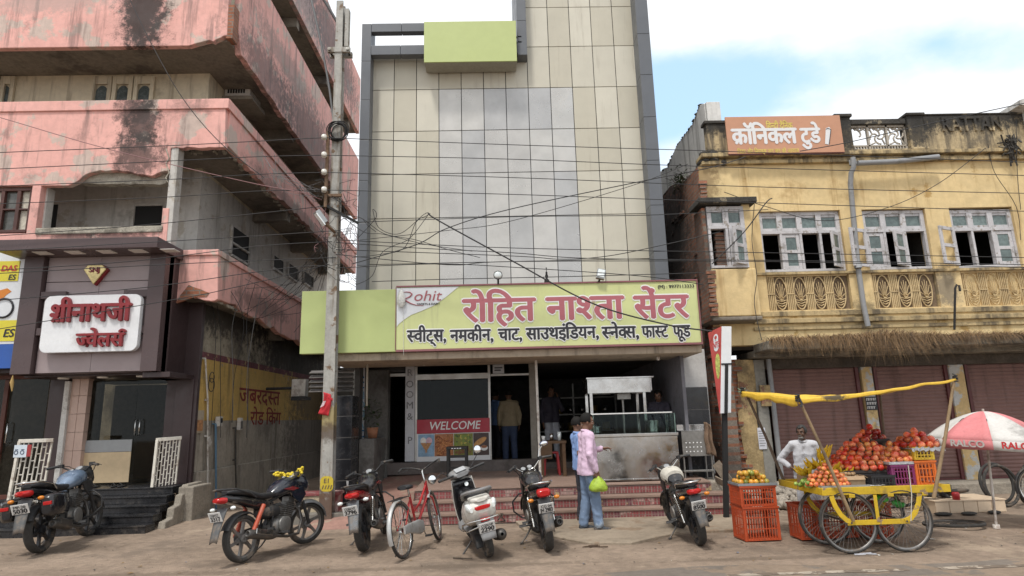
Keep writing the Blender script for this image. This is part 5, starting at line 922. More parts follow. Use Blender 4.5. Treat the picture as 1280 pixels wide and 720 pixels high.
for i in range(3):
    for j in range(6 if i < 2 else 5): x = 7.235+.033*j; k.bar((x, 12.4385, p.z+.055-.08*i), (x+.012, 12.4385, p.z+.1-.08*i), .012, .002, (0, 1, 0)); k.bar((x, 12.4385, p.z+.098-.08*i), (x+.024, 12.4385, p.z+.098-.08*i), .01, .002, (0, 1, 0))
build('lettering', k, pl_)
p = at(843, 208, 13.2); wp_ = thing('wall_plant', 'small green plant sprouting from the top of the broken brick flank', 'plant', (4.1, 13.2, 6.5)); k = MB(MATS['leaf_green'])
for i in range(110): c_ = V((4.1+random.gauss(0, .09), 13.1+random.gauss(0, .2), 6.55+abs(random.gauss(.12, .15)))); a = random.random()*6; d = V((math.cos(a), math.sin(a), random.uniform(-.5, .8)))*.06; w = V((-d.y, d.x, 0))*.35; k.add([c_-d, c_+w, c_+d, c_-w], [(0, 1, 2, 3)])
build('foliage', k, wp_); k = MB(M('twig', (.09, .06, .04), .9)); [k.tube([(4.15, 13.1, 6.4), (4.1+random.gauss(0, .08), 13.1+random.gauss(0, .12), 6.75)], .008, 4) for i in range(6)]; build('stems', k, wp_)
wh = thing('white_house', 'white plastered house corner beyond the raised parapet letters', 'house', (12, 12, 6)); k = MB(m_white); k.box(11.15, 18, 11.9, 15, 6.3, 7.62); build('wall', k, wh); k = MB(m_white); k.prism([(10.88, 7.66), (11.12, 7.62), (18, 7.62), (18, 7.9), (11.3, 7.9), (10.88, 7.76)], (0, 11.7, 0), U, Z, (0, 3.4, 0)); build('roof_slab', k, wh)
p = at(1261, 183, 11.9); k = MB(m_mould); [k.bar((p.x+random.gauss(0, .06), 11.85+random.gauss(0, .05), p.z+random.gauss(0, .1)), (p.x+random.gauss(0, .09), 11.85+random.gauss(0, .05), p.z+random.gauss(0, .14)), .025, .02) for i in range(70)]; tag(build('nest', k), 'dark lump of nest under the white house corner', 'nest')
# rubble below the eroded pier
k = MB(M('rubble_stone', (.33, .29, .24), .95, var=.3, sc=5, bump=.6))
for i in range(160):
    x, y = random.uniform(3.95, 5.2), random.uniform(10.6, 12.0); r = random.uniform(.03, .1); k.ell((x, y, r*.4+max(0, (y-10.6)*.16)), (r*1.3, r, r*.8), (random.random()*3,)*3, 6, 4)
tag(build('rubble', k), 'heap of broken stones between the steps and the eroded brick pier', 'rubble', kind='stuff')
# alley closing wall and trees beyond
k = MB(M('alley_wall', (.12, .11, .095), .9, var=.2, dirt=.4)); k.box(-5.72, -2.85, 21, 21.2, -.02, 3.4); tag(build('alley_wall', k), 'dark wall closing the alley between the pink block and the tower', 'wall'); k = MB(m_dado); k.box(-2.85, -2.76, 12.7, 19.2, 0, 3.0); build('alley_flank', k, tw)
def tree(x, y, h, seed, leaves, label):
    random.seed(seed); t = thing('bare_tree', label, 'tree', (x, y, 0), 'trees behind the alley'); k = MB(M('grey_bark', (.12, .1, .08), .95, var=.2)); kl = MB(MATS['leaf_green'])
    def br(p, d, ln, r, lv):
        q = [p]
        for i in range(4): d = (d+V((random.gauss(0, .17), random.gauss(0, .17), random.gauss(.03, .1)))).normalized(); q.append(q[-1]+d*ln/4)
        k.tube(q, [r*(1-.5*i/4) for i in range(5)], 6 if lv < 2 else 4)
        if lv >= 4:
            for i in range(leaves):
                c_ = q[random.randint(1, 4)]+V((random.gauss(0, .12), random.gauss(0, .12), random.gauss(0, .12))); e_ = V((random.gauss(0, 1), random.gauss(0, 1), random.gauss(0, .6))).normalized()*.06; w = e_.orthogonal()*.4; kl.add([c_-e_, c_+w, c_+e_, c_-w], [(0, 1, 2, 3)])
            return
        for i in range(3 if lv else 4):
            a = random.random()*6.28; n_ = (d*random.uniform(.6, 1.1)+V((math.cos(a), math.sin(a), random.uniform(-.1, .5)))*random.uniform(.5, .8)).normalized(); br(q[random.randint(2, 4)], n_, ln*random.uniform(.6, .8), r*.55, lv+1)
    br(V((x, y, -.1)), V((0, 0, 1)), h*.42, .17, 0); build('trunk', k, t); build('crown', kl, t); random.seed(seed+5)
tree(-6.6, 27, 9.6, 3, 2, 'bare branched tree seen through the gap left of the tower, farther left'); tree(-5.2, 29, 10.5, 8, 3, 'bare branched tree seen through the gap, close against the tower edge')
# ================================================================== TWO-WHEELERS
mo = lambda n, c, r=.35, me=0, **k: M(n, c, r, me, world=False, **k)
dk = dict(dirt=.3, dcol=(.2, .155, .115), dsc=5)
m_rub = mo('tyre_rubber', (.035, .033, .03), .85, var=.2, sc=8, bump=.3, bsc=120, **dk); m_alb = mo('black_alloy', (.03, .03, .032), .4, .3, **dk); m_grm = mo('grey_alloy', (.2, .19, .18), .5, .5, **dk)
m_blk = mo('gloss_black', (.012, .012, .014), .22, coat=.4, dirt=.25, dcol=(.13, .105, .08), dsc=4); m_mbk = mo('matt_black_plastic', (.022, .022, .023), .6, **dk); m_seat = mo('seat_vinyl', (.018, .018, .02), .55, bump=.2, bsc=200, dirt=.2, dcol=(.1, .085, .07), dsc=3)
m_chr = mo('chrome', (.62, .62, .6), .18, 1, var=.05, dirt=.2, dcol=(.2, .15, .11), dsc=6); m_eng = mo('engine_alloy', (.2, .195, .185), .5, .6, var=.2, **dk); m_exh = mo('sooty_steel', (.09, .085, .08), .45, .6, **dk); m_tail = mo('tail_lens', (.42, .012, .012), .15, var=.1, sc=30); m_amb = mo('amber_lens', (.6, .2, .02), .2)
m_plate = mo('plate_white', (.66, .66, .64), .5, var=.05, dirt=.15, dcol=(.4, .36, .3), dsc=8); m_mir = mo('mirror', (.8, .82, .84), .03, 1, var=0); m_gfl = mo('grey_flap', (.075, .078, .08), .6, **dk); m_slv = mo('silver_grey', (.17, .175, .18), .3, .4, **dk)
def wheel(root, nm, c, R_, tw, rim, kind='alloy', X=None, rh=.065, n=6, hub=.05):
    c = V(c); k = MB(m_rub); k.X = X; h = tw/2; q = [(R_-rh, -h*.55), (R_-rh*.7, -h*.95), (R_-rh*.35, -h), (R_-rh*.1, -h*.62), (R_, 0), (R_-rh*.1, h*.62), (R_-rh*.35, h), (R_-rh*.7, h*.95), (R_-rh, h*.55)]
    k.lathe(q, c, (0, 1, 0), 36); w = build(nm, k, root, local=True); k = MB(rim); k.X = X; r1 = R_-rh
    k.lathe([(r1+.004, -h*.6), (r1-.012, -h*.55), (r1-.02, 0), (r1-.012, h*.55), (r1+.004, h*.6)], c, (0, 1, 0), 36); k.cyl(c, (0, 1, 0), hub, tw*.9, 14)
    if kind == 'alloy':
        for i in range(n):
            a = 2*PI*i/n+.3; d = V((math.cos(a), 0, math.sin(a))); t = V((-d.z, 0, d.x)); k.bar(c+d*hub*.8+t*.012, c+d*(r1-.012), .034, .034, t); k.bar(c+d*hub*.8-t*.02, c+d*(r1*.6), .02, .026, t)
        k.cyl(c+V((0, tw*.5, 0)), (0, 1, 0), hub*1.7, .006, 18)
    else:
        for i in range(n):
            a = 2*PI*i/n; s_ = 1 if i % 2 else -1; o = a+(.5 if (i//2) % 2 else -.5); k.tube([c+V((hub*.8*math.cos(o), s_*tw*.42, hub*.8*math.sin(o))), c+V(((r1-.012)*math.cos(a), 0, (r1-.012)*math.sin(a)))], .0022 if R_ < .33 else .0024, 4, caps=False)
    build('rim', k, w, local=True); return w
def arcfender(k, c, R_, w, a0, a1, n=16, X=None, crown=.25):
    rings = []
    for i in range(n+1):
        a = rd(a0+(a1-a0)*i/n); r_ = []
        for j in range(7): f = -1+2*j/6; r_.append((c[0]+(R_-crown*w*abs(f)**2.2)*math.cos(a), c[1]+f*w/2, c[2]+(R_-crown*w*abs(f)**2.2)*math.sin(a)))
        for j in range(6, -1, -1): f = -1+2*j/6; r_.append((c[0]+(R_-.006-crown*w*abs(f)**2.2)*math.cos(a), c[1]+f*w/2*.97, c[2]+(R_-.006-crown*w*abs(f)**2.2)*math.sin(a)))
        rings.append(r_)
    k.loft(rings)
def plate(root, c, tilt, l1, l2, w=.2, h=.13):
    k = MB(m_plate); m = Mx.Translation(V(c)) @ Mx.Rotation(tilt, 4, 'Y'); k.X = m; k.box(-.004, .004, -w/2, w/2, -h/2, h/2); o = build('number_plate', k, root, local=True, bevel=.003)
    k = MB(m_ink); k.X = m; text(k, l1, (-.0045, 0, .012), (0, -1, 0), (0, 0, 1), height=.05, width=w*.72, th=.002, bold=.03, align='c'); text(k, l2, (-.0045, 0, -.052), (0, -1, 0), (0, 0, 1), height=.082, width=w*.82, th=.002, bold=.045, align='c'); build('plate_lettering', k, o, local=True)
def stand_root(nm, label, cat, grp, rear, front, lean, half, sx=1):
    r_, f_ = V(rear), V(front); yaw = math.atan2(f_.y-r_.y, f_.x-r_.x); m = r_+V((math.cos(yaw), math.sin(yaw), 0))*half*sx
    t = thing(nm, label, cat, (m.x, m.y, .006), grp, (-rd(lean), 0, yaw)); t.scale = (sx, sx, sx); return t
GM = 'motorcycles parked along the road'
def moto(label, rear, front, lean, P):
    root = stand_root('motorcycle', label, 'motorcycle', GM, rear, front, lean, .63, P.get('scale', .91)); tankm, tailm, shock, rim = P['tank'], P['tail'], P.get('shock', m_chr), P.get('rim', m_alb)
    b = lambda nm, k, bev=.0, par=None: build(nm, k, par or root, local=True, bevel=bev)
    wheel(root, 'rear_wheel', (-.63, 0, .30), .30, .11, rim); hp = V((.41, 0, .86)); ax = V((-.42, 0, .91)).normalized()
    ST = Mx.Translation(hp) @ Mx.Rotation(rd(P.get('steer', 15)), 4, ax) @ Mx.Translation(-hp)
    wheel(root, 'front_wheel', (.64, 0, .30), .30, .09, rim, X=ST)
    k = MB(m_mbk); k.tube([(.41, 0, .9), (.39, 0, .76)], .035, 8); k.tube([(.4, 0, .8), (.2, 0, .78), (-.12, 0, .70), (-.2, 0, .4)], .024, 7); k.tube([(.39, 0, .76), (.32, 0, .5), (.26, 0, .26), (.1, 0, .22)], .02, 7)
    for s in (-1, 1): k.tube([(-.1, s*.06, .68), (-.4, s*.1, .72), (-.85, s*.08, .78)], .014, 6); k.tube([(-.12, s*.09, .6), (-.2, s*.1, .36), (-.02, s*.1, .25)], .017, 6); k.bar((-.1, s*.1, .35), (-.64, s*.1, .3), .03, .05)
    b('frame', k)
    k = MB(m_eng); k.loftx([(-.17, .35, .1, .08), (-.1, .35, .14, .12), (.06, .36, .15, .13), (.18, .38, .12, .1), (.23, .4, .07, .06)], 12)
    for s in (-1, 1): k.lathe([(.115, 0), (.11, .02), (.06, .03), (0, .032)], (.01, s*.145, .36), (0, s, 0), 18)
    for i in range(8): k.obox((.17+.012*i, 0, .47+.024*i), (.17, .17, .011), (0, .3, 0))
    k.obox((.28, 0, .68), (.13, .12, .07), (0, .3, 0)); k.obox((.2, 0, .55), (.1, .1, .2), (0, .3, 0)); k.tube([(.2, .05, .62), (.08, .05, .64), (.02, .03, .6)], .026, 6); b('engine', k, .004)
    k = MB(m_mbk); k.loftx([(-.36, .58, .05, .06), (-.25, .58, .13, .1), (-.08, .57, .13, .1), (.02, .56, .08, .07)], 12); b('side_panel', k)
    k = MB(m_exh); k.tube([(.31, -.03, .62), (.42, -.06, .52), (.41, -.1, .36), (.3, -.13, .2), (.05, -.15, .2), (-.22, -.17, .25)], .021, 8); mf = V((-.62, -.03, .13)).normalized(); k.lathe([(.025, -.06), (.05, .02), (.058, .08), (.06, .42), (.052, .48), (.04, .5), (.03, .5), (.026, .46), (0, .46)], (-.24, -.17, .255), mf, 14); ex = b('exhaust', k); k = MB(P.get('shield', m_exh)); k.bar(V((-.3, -.225, .3)), V((-.62, -.245, .37)), .012, .07); b('heat_shield', k, .005, ex)
    # tank, seat, tail
    k = MB(tankm); k.loftx([(-.1, .80, .06, .04), (-.04, .82, .11, .08), (.06, .86, .15, .115), (.2, .885, .165, .125), (.33, .885, .14, .11), (.42, .87, .085, .075), (.46, .86, .04, .04)], 18, 2.3); tk = b('fuel_tank', k); k = MB(m_chr); k.cyl((.2, 0, 1.005), (0, 0, 1), .032, .02, 12); b('filler_cap', k, 0, tk)
    if P.get('stripe'):
        k = MB(P['stripe'])
        for s in (-1, 1): k.prism([(.02, .84), (.2, .86), (.34, .82), (.2, .80)], (0, s*.166, 0), (1, 0, 0), (0, 0, 1), (0, -s*.02, 0))
        b('tank_stripe', k, .003, tk)
    k = MB(tankm if P.get('shroud') else m_mbk)
    for s in (-1, 1): k.prism([(.18, .82), (.44, .84), (.5, .72), (.36, .6), (.24, .7)], (0, s*.125, 0), (1, 0, 0), (0, 0, 1), (0, s*.022, 0))
    b('shroud', k, .008)
    k = MB(m_seat); k.loftx([(-.9, .855+P.get('up', 0), .05, .02), (-.84, .855+P.get('up', 0), .11, .035), (-.6, .84+P.get('up', 0)*.6, .135, .045), (-.36, .795, .135, .045), (-.16, .785, .115, .045), (-.05, .80, .08, .03)], 16, 3); b('seat', k)
    k = MB(tailm); k.loftx([(-1.02, .79+P.get('up', 0), .035, .02), (-.92, .785+P.get('up', 0), .09, .045), (-.7, .76+P.get('up', 0)*.6, .125, .065), (-.4, .70, .13, .085), (-.22, .67, .11, .07), (-.14, .66, .06, .04)], 16, 2.6); b('tail_cowl', k)
    z_ = .775+P.get('up', 0)*.9; k = MB(m_tail)
    if P.get('tl') == 'box': k.loftx([(-1.06, z_, .06, .03), (-1.045, z_, .085, .05), (-.95, z_, .09, .055)], 12, 4)
    else: k.loftx([(-1.05, z_, .03, .02), (-1.02, z_, .085, .035), (-.94, z_-.005, .1, .045)], 12, 2.6)
    b('tail_light', k)
    k = MB(P.get('flap', m_gfl)); k.grid(lambda u, v: (-.93-.17*v-.0*u, (u-.5)*(.17-.05*v), .73-.30*v-.10*v*v-.02*(2*u-1)**2), 4, 8); o = build('rear_fender', k, root, local=True, solid=.012)
    k = MB(m_mbk); arcfender(k, (-.63, 0, .3), .345, .15, 60, 155); b('inner_fender', k)
    plate(root, (-1.055+P.get('px', 0), P.get('py', 0), .60+P.get('up', 0)*.5), rd(-22), P['l1'], P['l2'])
    for s in (-1, 1):
        k = MB(m_chr if P.get('tl') == 'box' else m_mbk); k.tube([(-.88, s*.06, .71), (-.92, s*.15, .71)], .008, 5); k.use(P.get('ind', m_amb)).ell((-.93, s*.175, .71), (.03, .04, .025)); b('indicator', k)
        k = MB(shock); k.tube([(-.37, s*.15, .68), (-.6, s*.145, .32)], .016 if shock is m_chr else .03, 8)
        if shock is m_chr:
            for i in range(9): t = .12+.07*i; k.torus((-.37-.23*t, s*(.15-.005*t), .68-.36*t), (.23, 0, .36), .028, .006, 12, 5)
        b('shock_absorber', k); k = MB(m_mbk); k.tube([(-.08, s*.12, .27), (-.08, s*.26, .27)], .014, 6); k.cyl((-.08, s*.25, .275), (0, 1, 0), .02, .1, 8); k.tube([(-.32, s*.14, .36), (-.36, s*.24, .36)], .011, 6); k.cyl((-.36, s*.235, .36), (0, 1, 0), .016, .08, 8); b('footrest', k)
    k = MB(P.get('rail', m_mbk))
    k.tube([(-.48, .13, .79), (-.62, .16, .86), (-.85, .15, .89+P.get('up', 0)), (-1.0, .08, .9+P.get('up', 0)), (-1.02, 0, .905+P.get('up', 0)), (-1.0, -.08, .9+P.get('up', 0)), (-.85, -.15, .89+P.get('up', 0)), (-.62, -.16, .86), (-.48, -.13, .79)], .013, 7); b('grab_rail', k)
    k = MB(m_exh); k.tube([(-.02, .1, .26), (-.06, .22, .12), (-.1, .3, .055)], .012, 6); k.obox((-.1, .3, .05), (.05, .05, .01)); b('side_stand', k)
    k = MB(m_mbk); k.bar((-.08, .13, .38), (-.62, .13, .33), .02, .09); b('chain_case', k, .01)
    if P.get('guard'):
        k = MB(P['guard'])
        for s in (-1, 1): k.tube([(.34, s*.03, .68), (.36, s*.2, .66), (.37, s*.31, .56), (.36, s*.31, .42), (.32, s*.2, .32), (.28, s*.04, .28)], .013, 7)
        b('crash_guard', k)
    # steered front end
    k = MB(m_chr); k.X = ST
    for s in (-1, 1): k.tube([(.385, s*.095, .95), (.52, s*.095, .62)], .017, 7); k.use(m_mbk).tube([(.51, s*.095, .64), (.635, s*.095, .31)], .025, 8); k.use(m_chr)
    k.use(m_mbk).obox((.40, 0, .93), (.08, .24, .03), (0, .42, 0)); b('fork', k)
    k = MB(P.get('ffend', tankm)); k.X = ST; arcfender(k, (.64, 0, .3), .345, .13, 10, 150, crown=.35); b('front_fender', k)
    k = MB(P.get('nose', tankm)); k.X = ST
    if P.get('naked'): k.lathe([(.0, -.12), (.06, -.11), (.09, -.03), (.095, .03), (.09, .05)], (.55, 0, .86), (1, 0, -.1), 16)
    else: k.loftx([(.38, .93, .07, .06), (.45, .92, .12, .13), (.53, .89, .125, .12), (.60, .85, .09, .08), (.63, .83, .04, .04)], 14); k.use(m_mbk).loftx([(.40, 1.0, .06, .01), (.46, 1.02, .1, .025), (.52, 1.0, .1, .03), (.56, .95, .08, .02)], 12)
    hl = b('headlamp_cowl', k); k = MB(m_lens); k.X = ST; k.ell((.60, 0, .855), (.03, .08, .065)); b('headlamp', k, 0, hl)
    k = MB(m_mbk); k.X = ST
    if P.get('naked'): [k.lathe([(0, -.05), (.045, -.04), (.05, .01), (.042, .02)], (.42, s*.055, 1.0), (-.5, 0, .85), 14) for s in (-1, 1)]
    else: k.loftx([(.35, .985, .07, .015), (.40, 1.0, .1, .03), (.46, 1.0, .09, .03)], 12)
    ins = b('instrument', k); k = MB(mo('dial_face', (.3, .31, .32), .15, var=.2)); k.X = ST
    for s in ((-1, 1) if P.get('naked') else (0,)): k.cyl((.408 if P.get('naked') else .375, s*.055, 1.022), (-.5, 0, .85), .037 if P.get('naked') else .045, .006, 14)
    b('dial', k, 0, ins)
    k = MB(P.get('bar', m_mbk)); k.X = ST; hy = P.get('hb', 1.05); k.tube([(.22, -.37, hy), (.31, -.24, hy+.02), (.37, -.11, .985), (.385, 0, .975), (.37, .11, .985), (.31, .24, hy+.02), (.22, .37, hy)], .0125, 7); hb = b('handlebar', k)
    for s in (-1, 1):
        k = MB(m_mbk); k.X = ST; k.tube([(.30, s*.25, hy+.018), (.215, s*.375, hy-.001)], .02, 8); k.obox((.315, s*.225, hy+.018), (.05, .06, .05)); k.tube([(.36, s*.24, hy+.01), (.34, s*.32, hy), (.29, s*.38, hy-.01)], .006, 5); b('grip', k, 0, hb)
        if s in P.get('mir', (-1, 1)):
            k = MB(P.get('mstalk', m_mbk)); k.X = ST; e = V((.35, s*.37, hy+.2)) if not P.get('flatmir') else V((.42, s*.36, hy+.09)); k.tube([(.33, s*.2, hy+.02), (.36, s*.26, hy+.12) if not P.get('flatmir') else (.38, s*.28, hy+.05), e], .007, 5); k.use(P.get('mhead', m_mbk)).ell(e, (.025, .07, .042), (0, 0, s*.3)); k.use(m_mir).ell(e-V((.012, 0, 0)), (.018, .06, .034), (0, 0, s*.3)); b('mirror', k)
    if P.get('cables', 1):
        k = MB(m_mbk); k.X = ST
        for s in (-1, 1): k.tube([(.34, s*.22, hy+.02), (.45, s*.2, 1.05), (.53, s*.12, .98), (.48, s*.06, .8)], .006, 4)
        b('cables', k)
    if P.get('boxes'):
        for s in (-1, 1):
            k = MB(m_blk); k.loftx([(-.93, .60, .05, .10, s*.23), (-.9, .60, .085, .14, s*.235), (-.55, .60, .09, .15, s*.235), (-.45, .60, .05, .11, s*.22)], 14, 4); bx = b('pannier', k); k = MB(m_tail); k.obox((-.925, s*.25, .63), (.03, .1, .045)); b('reflector', k, .006, bx)
    if P.get('cover'): k = MB(P['cover']); k.loftx([(.0, .86, .13, .115), (.08, .875, .155, .12), (.24, .90, .172, .122), (.36, .895, .14, .11), (.43, .88, .09, .08)], 18, 2.3); b('tank_cover', k)
    return root
m_bkb = mo('black_blue_tank', (.012, .016, .026), .18, coat=.5, dirt=.2, dcol=(.12, .1, .08), dsc=4); m_blue_t = mo('steel_blue_tank', (.16, .22, .31), .25, .3, coat=.5, dirt=.15, dcol=(.2, .16, .12), dsc=4); m_redp = mo('deep_red_paint', (.2, .012, .014), .22, coat=.5, dirt=.22, dcol=(.16, .12, .09), dsc=4); m_orr = mo('red_orange_shock', (.42, .07, .03), .5, **dk); m_redrim = mo('black_rim_red', (.03, .03, .03), .5); m_blu = mo('dark_blue_paint', (.02, .035, .1), .25, coat=.4)
m_cov = mo('cream_cloth', (.56, .53, .46), .9, var=.12, bump=.5, bsc=30)
GP = lambda x, y: gz(x, y, 0)
moto('black motorcycle with a blue grey tank and side boxes, by the granite steps', GP(50, 692), GP(113, 670), 7, dict(tank=m_blue_t, tail=m_blk, l1='MP-20', l2='5030', boxes=1, steer=-8, nose=m_mbk, ffend=m_slv, rail=m_chr, guard=m_mbk, up=.02, mir=(), scale=1.02))
moto('black motorcycle with orange rear shock absorbers and yellow garland on its handlebar', GP(303, 704), GP(383, 681), 7, dict(tank=m_bkb, tail=m_blk, shock=m_orr, l1='CG04 KT', l2='3317', steer=-22, rim=m_grm, ffend=m_slv, ind=m_lens, stripe=m_redp, shroud=1, shield=m_chr, mir=(), up=.05))
moto('black motorcycle with a red tail and red tank side, next to the red bicycle', GP(456, 690), GP(487, 660), 9, dict(tank=m_blk, tail=m_redp, stripe=m_redp, l1='CG04 HT', l2='3796', steer=22, flap=m_slv, ind=m_lens, guard=m_mbk, mir=(), up=.02, py=.02))
moto('slim black motorcycle with chrome rails and round twin dials facing the steps', GP(686, 689), GP(660, 655), 7, dict(tank=m_blk, tail=m_blk, l1='CG 04', l2='JH 2983', steer=20, naked=1, nose=m_blk, bar=m_chr, rail=m_chr, guard=m_blk, tl='box', mir=(-1,), mstalk=m_chr, mhead=m_blu, up=.02, hb=1.08))
moto('black motorcycle with a cream tank cover parked before the steel counter', GP(876, 682), GP(833, 652), 9, dict(tank=m_blk, tail=m_blk, cover=m_cov, l1='CG04 JA', scale=.88, l2='8500', steer=18, rail=m_chr, bar=m_chr, mir=(), shield=m_chr, hb=1.07, nose=m_mbk))
# ---- garland on the second motorcycle's handlebar
ms = [o for o in C.objects if o.name.startswith('motorcycle') and o.parent is None]; bpy.context.view_layer.update(); mw = ms[1].matrix_world
gl_ = thing('flower_garland', 'yellow marigold garland wound round the handlebar of a black motorcycle', 'garland', mw @ V((.37, 0, 1.0))); k = MB(M('marigold', (.62, .47, .03), .8, var=.25, sc=30))
for i in range(70): t = i/70*2-1; p = mw @ V((.40-.1*abs(t)+random.gauss(0, .02), .27*t, 1.0+.07*abs(t)+random.gauss(0, .022))); k.ell(p, (.022, .022, .018), (0, 0, i), 6, 4)
build('flowers', k, gl_)
# ------------------------------------------------------------------ scooter
sc_ = stand_root('scooter', 'white scooter with a grey handlebar cover and rear guard bars before the steps', 'scooter', None, GP(612, 697), GP(577, 662), 12, .6, .92); b = lambda nm, k, bev=0, par=None: build(nm, k, par or sc_, local=True, bevel=bev)
m_scw = mo('pearl_white', (.62, .6, .55), .3, coat=.4, dirt=.2, dcol=(.35, .28, .2), dsc=3); m_scg = mo('scooter_grey', (.2, .2, .2), .45, **dk)
wheel(sc_, 'rear_wheel', (-.6, 0, .23), .23, .10, m_grm, n=5); hp = V((.46, 0, .8)); STS = Mx.Translation(hp) @ Mx.Rotation(rd(14), 4, V((-.4, 0, .92))) @ Mx.Translation(-hp); wheel(sc_, 'front_wheel', (.62, 0, .23), .23, .10, m_grm, X=STS, n=5)
k = MB(m_scw); k.loftx([(-.90, .66, .09, .05), (-.86, .64, .16, .11), (-.7, .61, .2, .16), (-.45, .57, .205, .18), (-.2, .5, .19, .16), (-.06, .42, .14, .10)], 20, 2.9); b('rear_body', k); k = MB(m_scw); k.loftx([(-.92, .765, .06, .02), (-.84, .77, .13, .035), (-.68, .77, .14, .03)], 14, 3); b('tail_top', k)
k = MB(m_seat); k.loftx([(-.72, .79, .08, .03), (-.64, .80, .145, .05), (-.4, .79, .155, .055), (-.15, .765, .14, .05), (-.02, .75, .08, .03)], 16, 3); b('seat', k)
k = MB(m_scg); k.tube([(-.5, .17, .76), (-.66, .19, .84), (-.84, .15, .875), (-.9, 0, .88), (-.84, -.15, .875), (-.66, -.19, .84), (-.5, -.17, .76)], .022, 8); b('grab_rail', k)
k = MB(m_tail); k.loftx([(-.915, .665, .085, .018), (-.885, .672, .11, .034)], 12, 4); b('tail_light', k); k = MB(m_tail); k.obox((-.9, 0, .52), (.04, .12, .04)); b('reflector', k, .006)
for s in (-1, 1): k = MB(m_lens); k.loftx([(-.885, .66, .02, .03, s*.145), (-.82, .68, .035, .06, s*.165), (-.74, .7, .02, .03, s*.18)], 10, 2.5); b('indicator', k)
k = MB(m_scg); k.grid(lambda u, v: (-.83-.1*v, (u-.5)*(.24-.06*v), .55-.27*v), 4, 6); build('rear_fender', k, sc_, local=True, solid=.014); plate(sc_, (-.93, 0, .43), rd(-20), 'CG04 HF', '2290', .21, .13)
k = MB(m_chr); [k.tube([(-.45, s*.24, .38), (-.7, s*.27, .48), (-.9, s*.2, .53), (-.95, 0, .53)], .011, 6) for s in (-1, 1)]; [k.tube([(-.62, s*.265, .43), (-.85, s*.25, .42), (-.95, s*.1, .46)], .009, 6) for s in (-1, 1)]; b('rear_guard', k)
k = MB(m_scg); k.loftx([(-.04, .3, .16, .03), (.1, .27, .19, .03), (.32, .27, .2, .03), (.42, .32, .18, .04)], 12, 4); b('footboard', k); k = MB(m_mbk); k.loftx([(-.55, .22, .1, .09, .04), (-.3, .24, .13, .11, .02), (-.12, .26, .1, .08)], 12); k.cyl((-.6, .1, .23), (0, 1, 0), .09, .08, 14); b('engine', k)
k = MB(m_exh); k.tube([(-.2, -.12, .2), (-.4, -.16, .18)], .02, 6); k.lathe([(.03, 0), (.07, .03), (.075, .3), (.055, .36), (.02, .37)], (-.42, -.18, .2), (-1, -.03, .18), 14); b('exhaust', k); k = MB(m_exh); k.tube([(-.2, .1, .2), (-.25, .3, .03)], .012, 6); b('side_stand', k)
shp = lambda v: .2*(1-.25*v*v-.25*(1-v)**3)
k = MB(m_scw); k.X = None; k.grid(lambda u, v: (.43+.12*(1-(2*u-1)**2)+.06*v*0-.02*v, (2*u-1)*shp(v), .3+.62*v), 10, 10); build('front_apron', k, sc_, local=True, solid=.01); k = MB(m_blk); k.grid(lambda u, v: (.405+.06*(1-(2*u-1)**2)-.02*v, (2*u-1)*(shp(v)-.012), .3+.6*v), 10, 10); build('inner_shield', k, sc_, local=True, solid=.008)
k = MB(m_blk); k.loftx([(.28, .62, .05, .1), (.36, .62, .1, .16), (.43, .62, .12, .2)], 12, 3); b('glove_box', k); k = MB(m_lens); k.cyl((.38, -.05, .83), (-1, 0, .1), .03, .01, 14); b('lock', k)
k = MB(m_scw); k.X = STS; arcfender(k, (.62, 0, .23), .28, .15, 10, 150, crown=.35); b('front_fender', k); k = MB(m_mbk); k.X = STS; k.tube([(.46, 0, .85), (.56, 0, .5)], .03, 8); [k.tube([(.55, s*.07, .5), (.62, s*.07, .23)], .02, 6) for s in (-1, 1)]; b('fork', k)
k = MB(m_scg); k.X = STS; k.loftx([(.32, .98, .10, .03), (.38, 1.0, .17, .055), (.46, 1.0, .17, .07), (.54, .96, .12, .08), (.6, .92, .06, .04)], 14, 2.6); cw_ = b('handlebar_cover', k); k = MB(mo('dial_face', ())); k.X = STS; k.obox((.365, 0, 1.052), (.1, .17, .012), (0, -.45, 0)); b('dial', k, .008, cw_); k = MB(m_scw); k.X = STS; k.loftx([(.5, .98, .1, .05), (.58, .93, .1, .07), (.63, .9, .05, .04)], 12); b('headlamp_cowl', k)
k = MB(m_mbk); k.X = STS; k.tube([(.36, .1, 1.0), (.32, .37, 1.01)], .014, 6); k.tube([(.36, -.1, 1.0), (.32, -.37, 1.01)], .014, 6); hb = b('handlebar', k)
for s in (-1, 1):
    k = MB(m_mbk); k.X = STS; k.tube([(.345, s*.22, 1.005), (.32, s*.37, 1.01)], .021, 8); k.tube([(.41, s*.2, 1.0), (.38, s*.36, 1.0)], .006, 5); b('grip', k, 0, hb); k = MB(m_mbk); k.X = STS; e = V((.38, s*.36, 1.22)) if s < 0 else V((.42, .42, 1.06)); k.tube([(.38, s*.19, 1.03), (.39, s*.27, 1.1), e-V((0, 0, .04))], .007, 5); k.ell(e, (.016, .066, .066)); k.use(m_mir).ell(e-V((.01, 0, 0)), (.012, .06, .06)); b('mirror', k)
